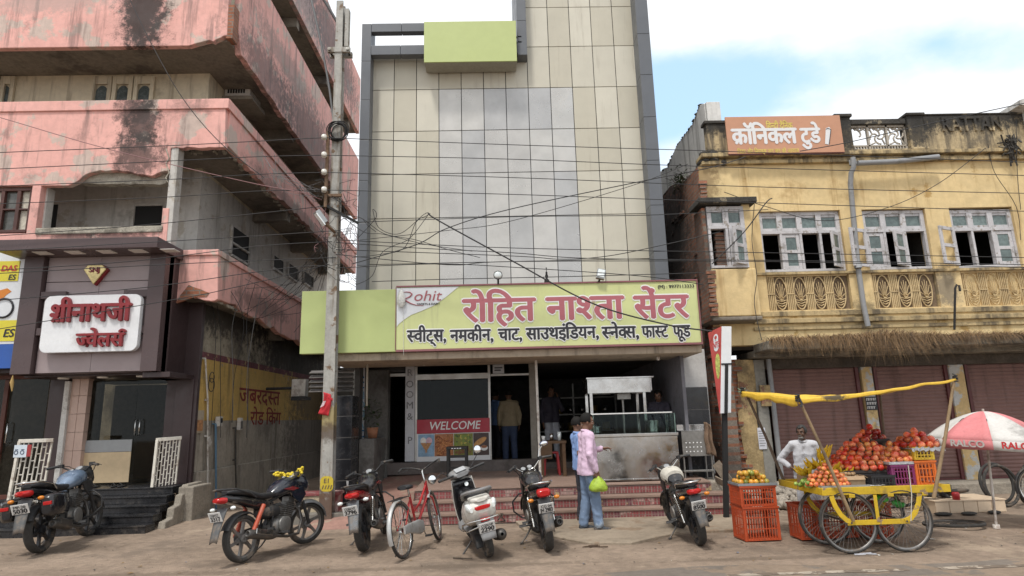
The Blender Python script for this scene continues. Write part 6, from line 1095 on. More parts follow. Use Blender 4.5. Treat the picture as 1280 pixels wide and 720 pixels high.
# ------------------------------------------------------------------ bicycles
m_silf = mo('silver_fender', (.42, .42, .41), .4, .4, dirt=.3, dcol=(.22, .17, .12), dsc=5); m_redf = mo('bicycle_red', (.36, .02, .022), .3, coat=.3, dirt=.15, dcol=(.18, .13, .1), dsc=5)
def bicycle(label, rear, front, lean, frm, fend, steer, step=True, grp=None, wb=1.08):
    root = stand_root('bicycle', label, 'bicycle', grp, rear, front, lean, wb/2, .95); b = lambda nm, k, bev=0, par=None: build(nm, k, par or root, local=True, bevel=bev)
    R_ = .335; xr_, xf = -wb/2, wb/2; hp = V((xf-.2, 0, .82)); ST = Mx.Translation(hp) @ Mx.Rotation(rd(steer), 4, V((-.33, 0, .94))) @ Mx.Translation(-hp)
    wheel(root, 'rear_wheel', (xr_, 0, R_), R_, .042, m_chr, 'wire', rh=.03, n=32, hub=.03); wheel(root, 'front_wheel', (xf, 0, R_), R_, .042, m_chr, 'wire', ST, rh=.03, n=32, hub=.025)
    k = MB(frm); bb = V((-.1, 0, .29)); st = V((-.2, 0, .74)); hd_ = V((xf-.19, 0, .78)); hl_ = V((xf-.155, 0, .66))
    k.tube([bb, st], .017, 8); k.tube([hl_, bb], .02, 8); k.tube([hd_+V((.01, 0, .06)), hl_-V((-.005, 0, .02))], .023, 8)
    if step: k.tube([hd_, (.12, 0, .58), (-.14, 0, .5)], .017, 8)
    else: k.tube([hd_, st-V((0, 0, .03))], .017, 8)
    for s in (-1, 1): k.tube([bb, (xr_, s*.055, R_)], .011, 6); k.tube([st-V((0, 0, .08)), (xr_, s*.055, R_)], .009, 6)
    b('frame', k)
    k = MB(frm); k.X = ST
    for s in (-1, 1): k.tube([hl_-V((0, 0, .02)), (xf-.11, s*.045, .6), (xf-.02, s*.045, R_+.05), (xf, s*.045, R_)], .012, 6)
    b('fork', k)
    k = MB(fend); arcfender(k, (xr_, 0, R_), R_+.035, .06, 30, 200, 20); b('rear_fender', k); k = MB(fend); k.X = ST; arcfender(k, (xf, 0, R_), R_+.035, .06, -15, 130, 18); b('front_fender', k)
    k = MB(m_chr); k.tube([st-V((.0, 0, .04)), st+V((-.02, 0, .06))], .013, 6); b('seat_post', k); k = MB(m_seat); k.loftx([(-.38, .83, .05, .025), (-.34, .835, .1, .035), (-.24, .83, .09, .03), (-.14, .82, .04, .025), (-.08, .815, .02, .018)], 12); b('saddle', k)
    k = MB(m_chr); k.X = ST; k.tube([hd_+V((0, 0, .04)), hd_+V((-.03, 0, .2)), hd_+V((.03, 0, .22))], .012, 6); k.use(m_mbk); q = hd_+V((.03, 0, .22)); k.tube([q+V((-.2, -.29, .06)), q+V((-.08, -.27, .09)), q+V((.03, -.15, .06)), q, q+V((.03, .15, .06)), q+V((-.08, .27, .09)), q+V((-.2, .29, .06))], .012, 7); hb = b('handlebar', k)
    for s in (-1, 1): k = MB(m_mbk); k.X = ST; k.tube([q+V((-.1, s*.275, .085)), q+V((-.24, s*.295, .045))], .018, 7); k.tube([q+V((-.02, s*.2, .05)), q+V((-.14, s*.28, .03))], .006, 5); b('grip', k, 0, hb)
    k = MB(m_chr); k.cyl(bb+V((0, -.05, 0)), (0, 1, 0), .085, .006, 20); k.tube([bb+V((0, -.07, 0)), bb+V((.1, -.08, -.13))], .009, 6); k.tube([bb+V((0, .07, 0)), bb+V((-.1, .08, .13))], .009, 6); k.use(m_mbk); k.obox(bb+V((.1, -.12, -.13)), (.09, .08, .02)); k.obox(bb+V((-.1, .12, .13)), (.09, .08, .02)); b('crank', k)
    k = MB(m_silf); k.loftx([(xr_-.04, R_, .012, .05, -.065), (xr_+.1, R_-.0, .014, .06, -.065), (bb.x-.04, .3, .016, .095, -.065), (bb.x+.09, .29, .014, .07, -.065)], 12, 3); b('chain_case', k)
    k = MB(m_mbk); k.tube([(xr_-.16, .06, .71), (xr_+.22, .06, .72), (xr_+.22, -.06, .72), (xr_-.16, -.06, .71)], .006, 5, closed=True); k.tube([(xr_-.1, 0, .71), (xr_+.2, 0, .72)], .006, 5); [k.tube([(xr_-.02, s*.06, .71), (xr_, s*.06, R_)], .006, 5) for s in (-1, 1)]; b('carrier', k)
    k = MB(m_exh); k.tube([(xr_+.1, .06, .3), (xr_+.12, .18, .02)], .009, 5); b('kick_stand', k); return root
bicycle('red step through bicycle with silver mudguards, next to the white scooter', GP(506, 699), GP(553, 673), 9, m_redf, m_silf, 12, wb=1.2)
for i, (lb, x, y, dx, dy) in enumerate((('black bicycle in front of the others by the brown shutter, cut by the right edge', 8.35, 10.05, .95, -.12), ('black bicycle behind another one against the brown shutter, at the right edge', 8.6, 10.6, .9, .25))):
    bicycle(lb, (x+1.0, y+.25, 0), (x, y, 0), 6, mo('bicycle_black', (.015, .015, .017), .35, **dk), m_mbk, (-25, 18)[i], False, 'black bicycles by the shutter')
# ================================================================== PEOPLE
def cap(k, a, b, r1, r2, n=5, seg=14):
    a, b = V(a), V(b); d = (b-a); ln = d.length; prof = [(r1*math.sin(PI/2*i/n), -r1*math.cos(PI/2*i/n)) for i in range(n+1)]+[(r2*math.cos(PI/2*i/n), ln+r2*math.sin(PI/2*i/n)) for i in range(n+1)]
    k.lathe(prof, a, d if ln > 1e-6 else (0, 0, 1), seg)
def chain(k, pts, rs): [cap(k, p, q, r, s) for p, q, r, s in zip(pts, pts[1:], rs, rs[1:])]
def fuse(name, k, m, parent, vox, smooth=4, wr=0., wsc=9., cut=None):     # one continuous skin over the limbs
    me = k.mesh('tmp'); me.materials.clear(); k.fixn(me); o = bpy.data.objects.new('tmp', me); C.objects.link(o)
    r_ = o.modifiers.new('r', 'REMESH'); r_.mode = 'VOXEL'; r_.voxel_size = vox; q = o.modifiers.new('s', 'SMOOTH'); q.factor = .5; q.iterations = smooth
    nm = bpy.data.meshes.new_from_object(o.evaluated_get(bpy.context.evaluated_depsgraph_get())); nm.name = name; bpy.data.objects.remove(o)
    if wr:
        ns = [v.normal.copy() for v in nm.vertices]
        for v, n_ in zip(nm.vertices, ns): c_ = v.co; v.co = c_+n_*wr*(1.3*(.35-abs(noise.noise((c_.x*wsc, c_.y*wsc, c_.z*wsc*1.7+c_.x*4))))+.9*(.3-abs(noise.noise((c_.x*wsc*2.1+5, c_.y*wsc*2.1, c_.z*wsc*1.2)))))
    if cut is not None:
        b_ = bmesh.new(); b_.from_mesh(nm); bmesh.ops.bisect_plane(b_, geom=b_.verts[:]+b_.edges[:]+b_.faces[:], plane_co=(0, 0, cut), plane_no=(.06, 0, -1), clear_outer=True); b_.to_mesh(nm); b_.free()
    nm.materials.clear(); nm.materials.append(m); nm.polygons.foreach_set('use_smooth', [True]*len(nm.polygons)); o = bpy.data.objects.new(name, nm); C.objects.link(o); o.parent = parent; return o
def hand(k, w, d, pal, s=1., curl=.5, point=False, thumb=1):
    """palm + five bent fingers; d = along the hand, pal = the way the palm faces"""
    d = V(d).normalized(); pal = V(pal); pal = (pal-d*pal.dot(d)).normalized(); u = d.cross(pal)*thumb; w = V(w)
    for t in (-1.5, -.5, .5, 1.5): cap(k, w+d*.012*s+u*t*.012*s, w+d*.078*s+u*t*.0175*s, .014*s, .0115*s, 4, 8)
    for i, (t, ln) in enumerate(((1.5, .066), (.5, .075), (-.5, .07), (-1.5, .054))):
        c = curl if not (point and i == 0) else .05; p = w+d*.082*s+u*t*.0185*s; dd = d
        for j, f in enumerate((.45, .32, .27)): dd = (dd*math.cos(c*(.6+.4*j))+pal*math.sin(c*(.6+.4*j))).normalized(); q = p+dd*ln*f*s; cap(k, p, q, (.0088-.0008*j)*s, (.0083-.0009*j)*s, 3, 8); p = q
    p = w+d*.022*s+u*.028*s; q = p+(d*.6+u*.65+pal*.35).normalized()*.036*s; cap(k, p, q, .0115*s, .0098*s, 3, 8); cap(k, q, q+(d*.85+u*.15+pal*.4).normalized()*.032*s, .0095*s, .008*s, 3, 8)
m_skin = M('brown_skin', (.17, .085, .05), .5, var=.08, world=False, sc=8); m_hair = M('black_hair', (.01, .009, .008), .75, var=.2, sc=60, world=False, spec=.2); m_eye = M('eye_white', (.5, .48, .45), .3, var=0, world=False)
def person(label, loc, yaw, P):
    h = P.get('h', 1.65); s = h/1.68; t = thing('person', label, 'person', loc, P.get('grp'), (0, 0, rd(yaw))); W_ = lambda p: V(p)*s
    lean = P.get('lean', 0.)                                              # forward lean of the trunk
    T = lambda x, y, z: V((x+lean*max(0, z-.9), y, z))*s
    sh, el, wr_ = {}, {}, {}; hip = T(0, 0, .93); ch = T(.01, 0, 1.24); nk = T(.0, 0, 1.43); hc = T(.03, 0, 1.575)+V(P.get('hoff', (0, 0, 0)))*s
    arms = P['arms']; legs = P.get('legs', (((.02, .1, .49), (-.01, .11, .09)), ((.02, -.1, .49), (-.01, -.11, .09))))
    bk, ck, tk = MB(), MB(), MB(); R3 = Euler((0, P.get('nod', 0), P.get('turn', 0))).to_matrix()
    def H(x, y, z): return hc+R3 @ (V((x, y, z))*s)
    er = (0, P.get('nod', 0), P.get('turn', 0))
    # skin: head with features, neck, thin trunk, arms, legs
    bk.ell(H(-.005, 0, .03), (.094*s, .075*s, .092*s), er, 18, 12); bk.ell(H(.02, 0, -.035), (.072*s, .06*s, .075*s), er, 16, 10); bk.ell(H(.052, 0, -.085), (.03*s, .035*s, .025*s), er); bk.ell(H(.09, 0, -.005), (.018*s, .014*s, .03*s), er, 10, 8); bk.ell(H(.097, 0, -.022), (.014*s, .019*s, .012*s), er, 10, 8)
    bk.ell(H(.077, 0, .032), (.02*s, .052*s, .013*s), er, 10, 6); bk.ell(H(.083, 0, -.055), (.012*s, .026*s, .007*s), er, 10, 6); bk.ell(H(.08, 0, -.066), (.012*s, .022*s, .008*s), er, 10, 6)
    for q in (-1, 1): bk.ell(H(-.01, q*.078, -.005), (.02*s, .01*s, .033*s), er, 10, 6); bk.ell(H(.055, q*.042, -.025), (.025*s, .02*s, .025*s), er, 10, 6)
    cap(bk, H(-.02, 0, -.05), nk, .052*s, .058*s); chain(bk, [nk-V((0, 0, .02)), ch, T(0, 0, 1.05), hip], [.055*s, .075*s, .075*s, .085*s])
    chain(ck, [T(0, .10, 1.36), T(0, -.10, 1.36)], [.085*s, .085*s])
    for q in (-.07, .07): chain(ck, [T(0, q, 1.33), T(.015, q, 1.2), T(.01, q*.9, 1.05), T(0, q*1.1, P.get('hem', .88))], [.095*s, .112*s, .12*s, .136*s])
    cap(ck, T(0, 0, 1.43), T(0, 0, 1.36), .062*s, .09*s)
    for i, (q, (e, w, hd_, pal, kw)) in enumerate(zip((1, -1), arms)):
        a = T(0, q*.175, 1.37); e_, w_ = T(*e), T(*w); chain(bk, [a, e_, w_], [.045*s, .038*s, .026*s]); hand(bk, w_, hd_, pal, s*1.02, thumb=q, **kw); cap(ck, T(0, q*.1, 1.37), a, .08*s, .068*s)
        if P.get('short'): chain(ck, [a, a+(e_-a)*.75], [.066*s, .06*s])
        else: chain(ck, [a, e_, e_+(w_-e_)*P.get('cuff', .9)], [.066*s, .053*s, .042*s])
    for q, (kn, an) in zip((1, -1), legs):
        kn, an = W_(kn), W_(an); hp_ = W_((0, q*.088, .88)); chain(bk, [hp_, kn, an], [.075*s, .05*s, .035*s]); chain(tk, [hp_+V((0, 0, .02)), hp_, kn, an+V((0, 0, .02))], [.100*s, .104*s, P.get('kr', .078)*s, P.get('ar', .072)*s])
        sk = MB(P['shoe']); sk.X = Mx.Translation((an.x, an.y, 0)) @ Mx.Rotation(P.get('toe', .12)*q, 4, 'Z')
        sk.loftx([(-.075*s, .045*s, .02*s, .035*s), (-.06*s, .045*s, .034*s, .045*s), (0, .05*s, .038*s, .05*s), (.06*s, .04*s, .042*s, .038*s), (.13*s, .03*s, .045*s, .03*s), (.175*s, .025*s, .03*s, .022*s), (.185*s, .022*s, .012*s, .014*s)], 14, 3)
        so_ = build('shoe', sk, t, local=True); so_.parent = t
        sk = MB(P.get('sole', m_blk)); sk.X = Mx.Translation((an.x, an.y, 0)) @ Mx.Rotation(P.get('toe', .12)*q, 4, 'Z'); sk.loftx([(-.08*s, .01, .03*s, .01), (0, .01, .042*s, .01), (.1*s, .01, .048*s, .01), (.185*s, .01, .02*s, .01)], 12, 4); build('sole', sk, so_, local=True)
    chain(tk, [T(0, -.05, .94), T(0, .05, .94)], [.095*s, .095*s])
    fuse('body', bk, P.get('skin', m_skin), t, .0075*s, 2); fuse('trousers', tk, P['tm'], t, .015*s, 5, .012*s, 8, cut=.055*s); sh_ = fuse('shirt', ck, P['cm'], t, .013*s, 5, .013*s, 7, cut=(P.get('hem', .88)-.03)*s)
    for q in (-1, 1): ek = MB(m_eye); ek.ell(H(.069, q*.032, .009), (.013*s, .014*s, .007*s), er, 10, 8); ek.use(m_ink).ell(H(.0775, q*.032, .009), (.006*s, .008*s, .007*s), er, 8, 6); build('eye', ek, t, local=True)
    hk = MB(P.get('hair', m_hair))
    def hf(u, v):
        a = 2*PI*u; el_ = PI*.5-v*PI*.62*(1.0 if abs(((a+PI) % (2*PI))-PI) > 1.0 else .52+.1*math.cos(a*3)); r_ = 1.10+.035*noise.noise((math.cos(a)*5, math.sin(a)*5, v*6)); return H(-.008+.092*r_*math.cos(el_)*math.cos(a), .076*r_*math.cos(el_)*math.sin(a), .034+.094*r_*math.sin(el_))
    hk.grid(hf, 28, 10); build('hair', hk, t, local=True, solid=.012*s)
    bw = MB(P.get('hair', m_hair)); [bw.ell(H(.088, q*.033, .034), (.008*s, .022*s, .005*s), er, 8, 5) for q in (-1, 1)]; build('eyebrows', bw, t, local=True)
    if P.get('stache'): bw = MB(P['stache']); bw.ell(H(.092, 0, -.043), (.012*s, .032*s, .008*s), er, 10, 6); build('moustache', bw, t, local=True)
    if P.get('beard'): bw = MB(P['beard']); bw.ell(H(.06, 0, -.085), (.04*s, .045*s, .035*s), er, 12, 8);  bw.ell(H(.092, 0, -.043), (.012*s, .032*s, .007*s), er, 10, 6); build('beard', bw, t, local=True)
    if P.get('openv'):
        k = MB(P.get('skin', m_skin)); k.loft([[T(x+.012, y*.9, z) for x, y in ((0, -w_), (.02, 0), (0, w_), (-.02, 0))] for x, w_, z in ((.08, .034, 1.43), (.108, .036, 1.38), (.128, .018, 1.31), (.131, .003, 1.26))]); build('open_neck', k, sh_, local=True); k = MB(P['cm'])
        k.use(M('button_grey', (.25, .25, .25), .5)); [k.ell(T(.131, .0, z), (.004, .007, .007)) for z in (1.22, 1.14, 1.06)]; build('shirt_front', k, sh_, local=True)
    k = MB(P['cm']); k.torus(T(.005, 0, 1.435), (.25, 0, 1), .066*s, .018*s, 20, 8, 1.3); build('collar', k, sh_, local=True)
    return t
cl = lambda n, c, **k: M(n, c, .85, world=False, var=.1, sc=5, bump=.12, bsc=40, **k)
m_pks = cl('pink_shirt', sr(206, 172, 198)); m_jean = cl('blue_jeans', sr(108, 134, 168), peel=(sr(150, 170, 192), .4, 3)); m_bls = cl('blue_shirt', sr(112, 148, 205)); m_whs = cl('white_shirt', (.5, .51, .54)); m_dks = cl('dark_shirt', (.04, .035, .05)); m_bgs = cl('beige_shirt', (.3, .24, .15)); m_dkt = cl('dark_trousers', (.035, .035, .045)); m_lgt = cl('pale_trousers', (.45, .46, .5)); m_dj = cl('dark_jeans', (.05, .07, .13))
m_shoe = mo('dark_shoe', (.045, .055, .07), .7, **dk); m_brs = mo('brown_shoe', (.06, .035, .025), .6)
dn = dict(curl=.35); fist = dict(curl=1.1)
p = gz(740, 664); man = person('man in pink shirt and blue jeans holding a green bag and pointing ahead', (p.x-.02, p.y, 0), 12, dict(h=1.62, cm=m_pks, tm=m_jean, shoe=m_shoe, sole=m_wht, hem=.84, turn=-.15, nod=.08, toe=.1,
    arms=(((.13, .26, 1.13), (.30, .12, 1.17), (1, -.25, .06), (-.1, -.3, -1), dict(curl=.75, point=True)), ((-.05, -.25, 1.1), (.06, -.24, .86), (.15, 0, -1), (0, 1, 0), fist)), legs=(((.0, .10, .49), (-.06, .11, .09)), ((.07, -.08, .49), (.10, -.09, .09))), stache=m_hair))
bpy.context.view_layer.update(); q = man.matrix_world @ (V((.075, -.225, .79))*(1.62/1.68)); bg_ = thing('carry_bag', 'bright green plastic bag hanging from the hand of the man in pink', 'bag', q); k = MB(M('lime_plastic', (.36, .5, .05), .4, var=.2, sc=12, bump=.6, bsc=25))
k.loft([[(q.x+a*math.cos(t)*(1+.06*math.sin(5*t)), q.y+b*math.sin(t), q.z+z+.01*math.sin(3*t)) for t in [PI*j/9 for j in range(18)]] for a, b, z in ((.02, .014, .03), (.035, .03, -.01), (.10, .055, -.08), (.135, .075, -.15), (.13, .07, -.185), (.05, .03, -.2))]); build('pouch', k, bg_); k = MB(MATS['lime_plastic']); k.tube([q+V((-.02, 0, .02)), q+V((-.02, .02, .06)), q+V((.02, .02, .06)), q+V((.02, 0, .02))], .008, 5); build('handle', k, bg_)
p = at(722, 560, 10.2); person('man in light blue short sleeved shirt standing behind the man in pink', (p.x+.05, 10.12, 0), 15, dict(h=1.57, lean=-.12, cm=m_bls, tm=m_dkt, shoe=m_brs, short=1, turn=-.2, arms=(((.06, .27, 1.12), (.2, .16, 1.05), (1, -.2, 0), (0, -.5, -1), dn), ((-.14, -.30, 1.12), (.03, -.2, .98), (.7, .6, -.3), (.2, 1, 0), fist))))
p = at(823, 505, 12.55); person('cook in dark shirt behind the steel counter looking down', (p.x, 12.55, zf(12.55)), -100, dict(h=1.5, cm=m_dks, tm=m_dkt, shoe=m_brs, lean=.08, nod=.35, turn=-.3, arms=(((.08, .25, 1.1), (.28, .15, 1.05), (1, -.2, -.1), (0, 0, -1), dn), ((.08, -.25, 1.1), (.28, -.12, 1.05), (1, .2, -.1), (0, 0, -1), dn)), stache=m_hair))
m_grh = M('greying_hair', (.025, .024, .023), .6, var=.4, sc=50, world=False); m_grb = M('grey_beard', (.16, .15, .14), .8, var=.4, sc=60, world=False)
p = at(1004, 560, 9.25); person('bearded fruit seller in white shirt and trousers with hand on hip', (p.x, 9.25, 0), -112, dict(h=1.37, openv=1, lean=.04, cm=m_whs, tm=cl('white_trousers', (.58, .6, .64)), shoe=m_brs, skin=M('dark_brown_skin', (.12, .062, .038), .5, var=.08, world=False), hair=m_grh, beard=m_grb, turn=-.45, hem=.80, kr=.085, ar=.08, cuff=.75,
    arms=(((-.02, .27, 1.1), (.16, .2, .92), (.9, -.2, -.5), (0, -1, 0), dn), ((-.06, -.40, 1.12), (.07, -.22, .97), (.6, .6, -.5), (.2, .8, 0), fist)), legs=(((.05, .10, .49), (.0, .12, .09)), ((.03, -.1, .49), (.02, -.13, .09)))))
hang = lambda q: ((-.02, q*.25, 1.1), (.05, q*.24, .86), (.1, 0, -1), (0, -q, 0), dn)
p = at(637, 540, 14.2); person('man in beige shirt and jeans seen from behind inside the doorway', (p.x, 14.2, .66), 95, dict(h=1.55, cm=m_bgs, tm=m_dj, shoe=m_brs, arms=(hang(1), hang(-1))))
p = at(619, 540, 15.2); person('man in blue shirt deeper inside the doorway, left of the beige shirt', (p.x, 15.2, .66), 40, dict(h=1.58, cm=m_bls, tm=m_dkt, shoe=m_brs, short=1, arms=(hang(1), hang(-1))))
p = at(690, 540, 14.6); person('man in dark shirt and pale trousers holding a phone to his ear', (p.x, 14.6, .66), -70, dict(h=1.62, cm=m_dks, tm=m_lgt, shoe=m_brs, arms=(((.1, .25, 1.14), (.1, .14, 1.45), (0, -.3, 1), (0, -1, 0), fist), hang(-1))))
tl_ = thing('tube_light', 'small lit tube lamp deep inside the open kitchen', 'lamp', at(703, 458, 15)); p = at(703, 458, 15); k = MB(M('lit_tube', (.9, .95, 1), emit=9, var=0)); k.box(p.x-.1, p.x+.1, 15, 15.03, p.z-.025, p.z+.025); build('tube', k, tl_); k = MB(m_alu); k.box(p.x-.13, p.x+.13, 15.031, 15.06, p.z-.04, p.z+.04); build('batten', k, tl_)
ks = thing('shelf_rack', 'steel vessel rack against the back of the open kitchen', 'rack', (2, 17.5, .66)); k = MB(m_ssd); [k.box(.9, 3.2, 17.5, 17.9, z, z+.03) for z in (1.2, 1.65, 2.1)]; [k.box(x, x+.04, 17.5, 17.54, .66, 2.5) for x in (.9, 2.0, 3.16)]; build('frame', k, ks)
for i in range(14): k = MB(m_ss if i % 3 else M('brass_pot', (.4, .28, .1), .4, .7, var=.1)); x = 1.0+.32*(i % 7); k.lathe([(0, 0), (.1, 0), (.12, .1), (.11, .2), (.13, .21)], (x, 17.7, 1.231+.45*(i//7)), seg=12); build('vessel', k, ks)
bt = thing('table', 'wooden serving table inside the open kitchen, loaded with glasses', 'table', (1.05, 12.3, .54)); k = MB(M('brown_table', (.12, .065, .03), .6, var=.2)); k.box(.72, 1.22, 12.0, 12.6, 1.12, 1.17); k.box(.74, .95, 12.01, 12.03, .85, 1.119); build('top', k, bt, bevel=.004)
for x in (.76, 1.17):
    for y in (12.05, 12.55): k = MB(MATS['brown_table']); k.box(x-.03, x+.03, y-.03, y+.03, zf(y)-.01, 1.12); build('leg', k, bt)
for i, (x, h_, mm) in enumerate(((.8, .09, m_wht), (.95, .13, m_ss), (1.1, .16, m_lens))): t = thing('cup', ('white cup on the serving table edge', 'steel tumbler in the middle of the serving table', 'tall glass on the serving table by the blue shirted man')[i], 'cup', (x, 12.1, 1.17)); k = MB(mm); k.lathe([(0, .003), (.03, .003), (.04, h_), (.035, h_), (.027, .01), (0, .01)], (x, 12.1, 1.17), seg=12); build('bowl', k, t)
rs = thing('plastic_stool', 'red plastic stool under the serving table', 'stool', (.95, 12.1, .54)); m_rpl = M('red_plastic', (.4, .025, .03), .4, var=.06); k = MB(m_rpl); k.box(.8, 1.08, 12.15, 12.42, .93, .97); build('seat', k, rs, bevel=.015)
for a in (.81, 1.04):
    for b_ in (12.16, 12.38): k = MB(m_rpl); k.bar((a+.02, b_+.015, .93), (a+.02+(.03 if a > .9 else -.03), b_+.015, zf(12.3)), .04, .03); build('leg', k, rs)
# ================================================================== FRUIT CART
def crate(label, x, y, z, w, d, h, m, grp='plastic fruit crates', rz=0, solid=False):
    t = thing('plastic_crate', label, 'crate', (x, y, z), grp, (0, 0, rz)); k = MB(m); w2, d2 = w/2, d/2
    for sx in (-1, 1):
        for sy in (-1, 1): k.box(sx*w2, sx*(w2-.028), sy*d2, sy*(d2-.028), 0, h)
    for zz, hh in ((0, .03), (h-.045, .045), (h*.33, .014), (h*.66, .014)): k.box(-w2+.004, w2-.004, -d2+.002, -d2+.012, zz+.001, zz+hh-.001); k.box(-w2+.004, w2-.004, d2-.012, d2-.002, zz+.001, zz+hh-.001); k.box(-w2+.002, -w2+.012, -d2+.014, d2-.014, zz+.001, zz+hh-.001); k.box(w2-.012, w2-.002, -d2+.014, d2-.014, zz+.001, zz+hh-.001)
    n = max(5, int(w/.036))
    for i in range(1, n): xx = -w2+w*i/n; [k.box(xx-.006, xx+.006, s_*(d2-.002)-.005, s_*(d2-.002)+.005, .02, h-.03) for s_ in (-1, 1)]
    n = max(5, int(d/.036))
    for i in range(1, n): yy = -d2+d*i/n; [k.box(s_*(w2-.002)-.005, s_*(w2-.002)+.005, yy-.006, yy+.006, .02, h-.03) for s_ in (-1, 1)]
    build('shell', k, t, local=True, bevel=.003); k = MB(m); k.box(-w2+.014, w2-.014, -d2+.014, d2-.014, .004, .02); build('base', k, t, local=True); k = MB(m); k.box(-w2-.008, w2+.008, -d2-.008, -d2-.001, h-.02, h+.002); k.box(-w2-.008, w2+.008, d2+.001, d2+.008, h-.02, h+.002); split(build('rim', k, t, local=True)); return t
pl = lambda n, c: M(n, c, .45, var=.1, sc=3, world=False, dirt=.15, dcol=(.1, .06, .04))
m_orp = pl('orange_red_plastic', (.46, .07, .02)); m_org = pl('orange_plastic', (.62, .14, .02)); m_pur = pl('purple_plastic', (.2, .03, .12)); m_ylp = pl('yellow_plastic', (.56, .38, .03)); m_bkp = pl('black_plastic', (.02, .02, .022))
FX, FY0, FY1, FZ = 3.67, 7.45, 8.6, .665; CX1 = 5.17
ca = thing('fruit_cart', 'yellow wooden fruit cart on four spoked wheels by the roadside', 'cart', (4.4, 8, 0)); m_cy = M('chrome_yellow_paint', (.56, .37, .015), .55, var=.12, sc=3, dirt=.25, dcol=(.16, .11, .05), dsc=4, peel=((.25, .17, .1), .25, 6))
k = MB(m_cy)
for i in range(9): y = FY0+.03+i*.123; k.box(FX+.03, CX1-.03, y, y+.115, FZ, FZ+.025)
build('table_boards', k, ca, bevel=.003); k = MB(m_cy); k.box(FX, CX1, FY0, FY0+.035, FZ-.03, FZ+.055); k.box(FX, CX1, FY1-.035, FY1, FZ-.03, FZ+.05); k.box(FX, FX+.035, FY0+.036, FY1-.036, FZ-.03, FZ+.05); k.box(CX1-.035, CX1, FY0+.036, FY1-.036, FZ-.03, FZ+.05)
for x in (FX+.3, FX+.75, CX1-.35): k.box(x, x+.07, FY0+.04, FY1-.04, FZ-.07, FZ-.001); k.box(x, x+.07, FY0-.012, FY0-.001, FZ-.06, FZ-.02)
build('table_rim', k, ca, bevel=.005)
m_rimd = mo('dull_rim', (.22, .21, .2), .45, .7, dirt=.4, dcol=(.16, .11, .07), dsc=6); wx = (3.94, 4.575); wy = (7.47, 7.98); m_fork = m_cy
for y in wy:
    for x in wx: wheel(ca, 'wheel', (x-4.4, y-8, .34), .34, .045, m_rimd, 'wire', rh=.028, n=36, hub=.035)
k = MB(m_fork)
for y in (7.415, 8.04):
    k = MB(m_fork); k.strip([(3.9, y, .34), (4.61, y, .34)], .055, .012, (0, 1, 0)); k.strip([(4.25, y-.007, .345), (4.25, y-.007, FZ-.03)], .04, .01, (0, 1, 0))
    for x0, dr in ((3.94, -1), (4.575, 1)): k.strip([(x0+dr*-.02, y-.008, .345), (x0+dr*.05, y-.008, .37), (x0+dr*.11, y-.008, .43), (x0+dr*.16, y-.008, .52), (x0+dr*.185, y-.008, .6), (x0+dr*.19, y-.008, FZ-.03)], .055, .011, (0, 1, 0))
    build('fork_strap', k, ca, bevel=.003)
k = MB(m_exh)
for x in wx: k.tube([(x, 7.40, .34), (x, 8.06, .34)], .012, 8)
build('axle', k, ca)
# awning: yellow tarpaulin on four sticks
aw = thing('tarpaulin_awning', 'creased yellow tarpaulin stretched over the fruit cart on wooden sticks', 'awning', (4.4, 8, .7)); A, B, Cc, D = at(997, 498, 7.35), at(1194, 473, 7.35), at(1100, 494, 8.6), at(928, 489, 8.6); m_tar = M('yellow_tarpaulin', (.74, .47, .05), .5, var=.1, sc=2, bump=.4, bsc=6, dirt=.12, dcol=(.2, .13, .03), stains=[((at(1040, 497, 7.4)), (.18, .5, .05), (.03, .03, .035), .9)])
def tp(u, v): p = (A*(1-u)+B*u)*(1-v)+(D*(1-u)+Cc*u)*v; return p+V((0, 0, -.07*math.sin(PI*u)*(.4+.6*math.sin(PI*v))+.018*noise.noise((u*7, v*5, 1))))
k = MB(m_tar); k.grid(tp, 30, 16); k.grid(lambda u, v: tp(u, 0)+V((0, -.012+.012*math.sin(u*24), -v*(.02+.045*(1-u)+.02*noise.noise((u*6, 3, 3))))), 34, 3); k.grid(lambda u, v: tp(0, u)+V((-.01+.01*math.sin(u*17), 0, -v*(.085+.03*noise.noise((u*5, 8, 3))))), 20, 3); build('sheet', k, aw, solid=.004)
m_stk = M('bamboo_stick', (.26, .18, .1), .75, var=.2, sc=8, dirt=.2); m_dstk = M('dark_stick', (.12, .085, .06), .8, var=.2)
for a, b_, m_ in ((A+V((0, 0, .03)), V((3.96, 7.40, .36)), m_stk), (B+V((.0, 0, .03)), V((4.92, 7.40, .58)), m_stk), (D+V((.03, 0, .02)), V((3.72, 8.55, .7)), m_dstk), (Cc+V((0, 0, .02)), V((5.1, 8.55, .7)), m_dstk)): k = MB(m_); m2 = (a+b_)/2+V((.012, 0, 0)); k.tube([a, m2, b_], [.017, .019, .021], 8); build('pole', k, aw)
k = MB(m_bkp)
for p in (A, B, D):
    for i in range(5): k.torus(p+V((0, 0, -.03+.018*i)), (random.gauss(0, .2), random.gauss(0, .2), 1), .024, .008, 12, 5)
k.tube([A+V((.01, -.02, 0)), A+V((.03, -.03, -.06)), A+V((.01, -.03, -.1))], .014, 5); split(build('knot', k, aw)); k = MB(M('mint_ribbon', (.3, .6, .5), .6)); [k.bar(D, D+V((math.cos(a)*.07, -.01, .03*math.sin(a*2)+.015)), .012, .003) for a in [i*.9 for i in range(7)]]; build('ribbon', k, aw)
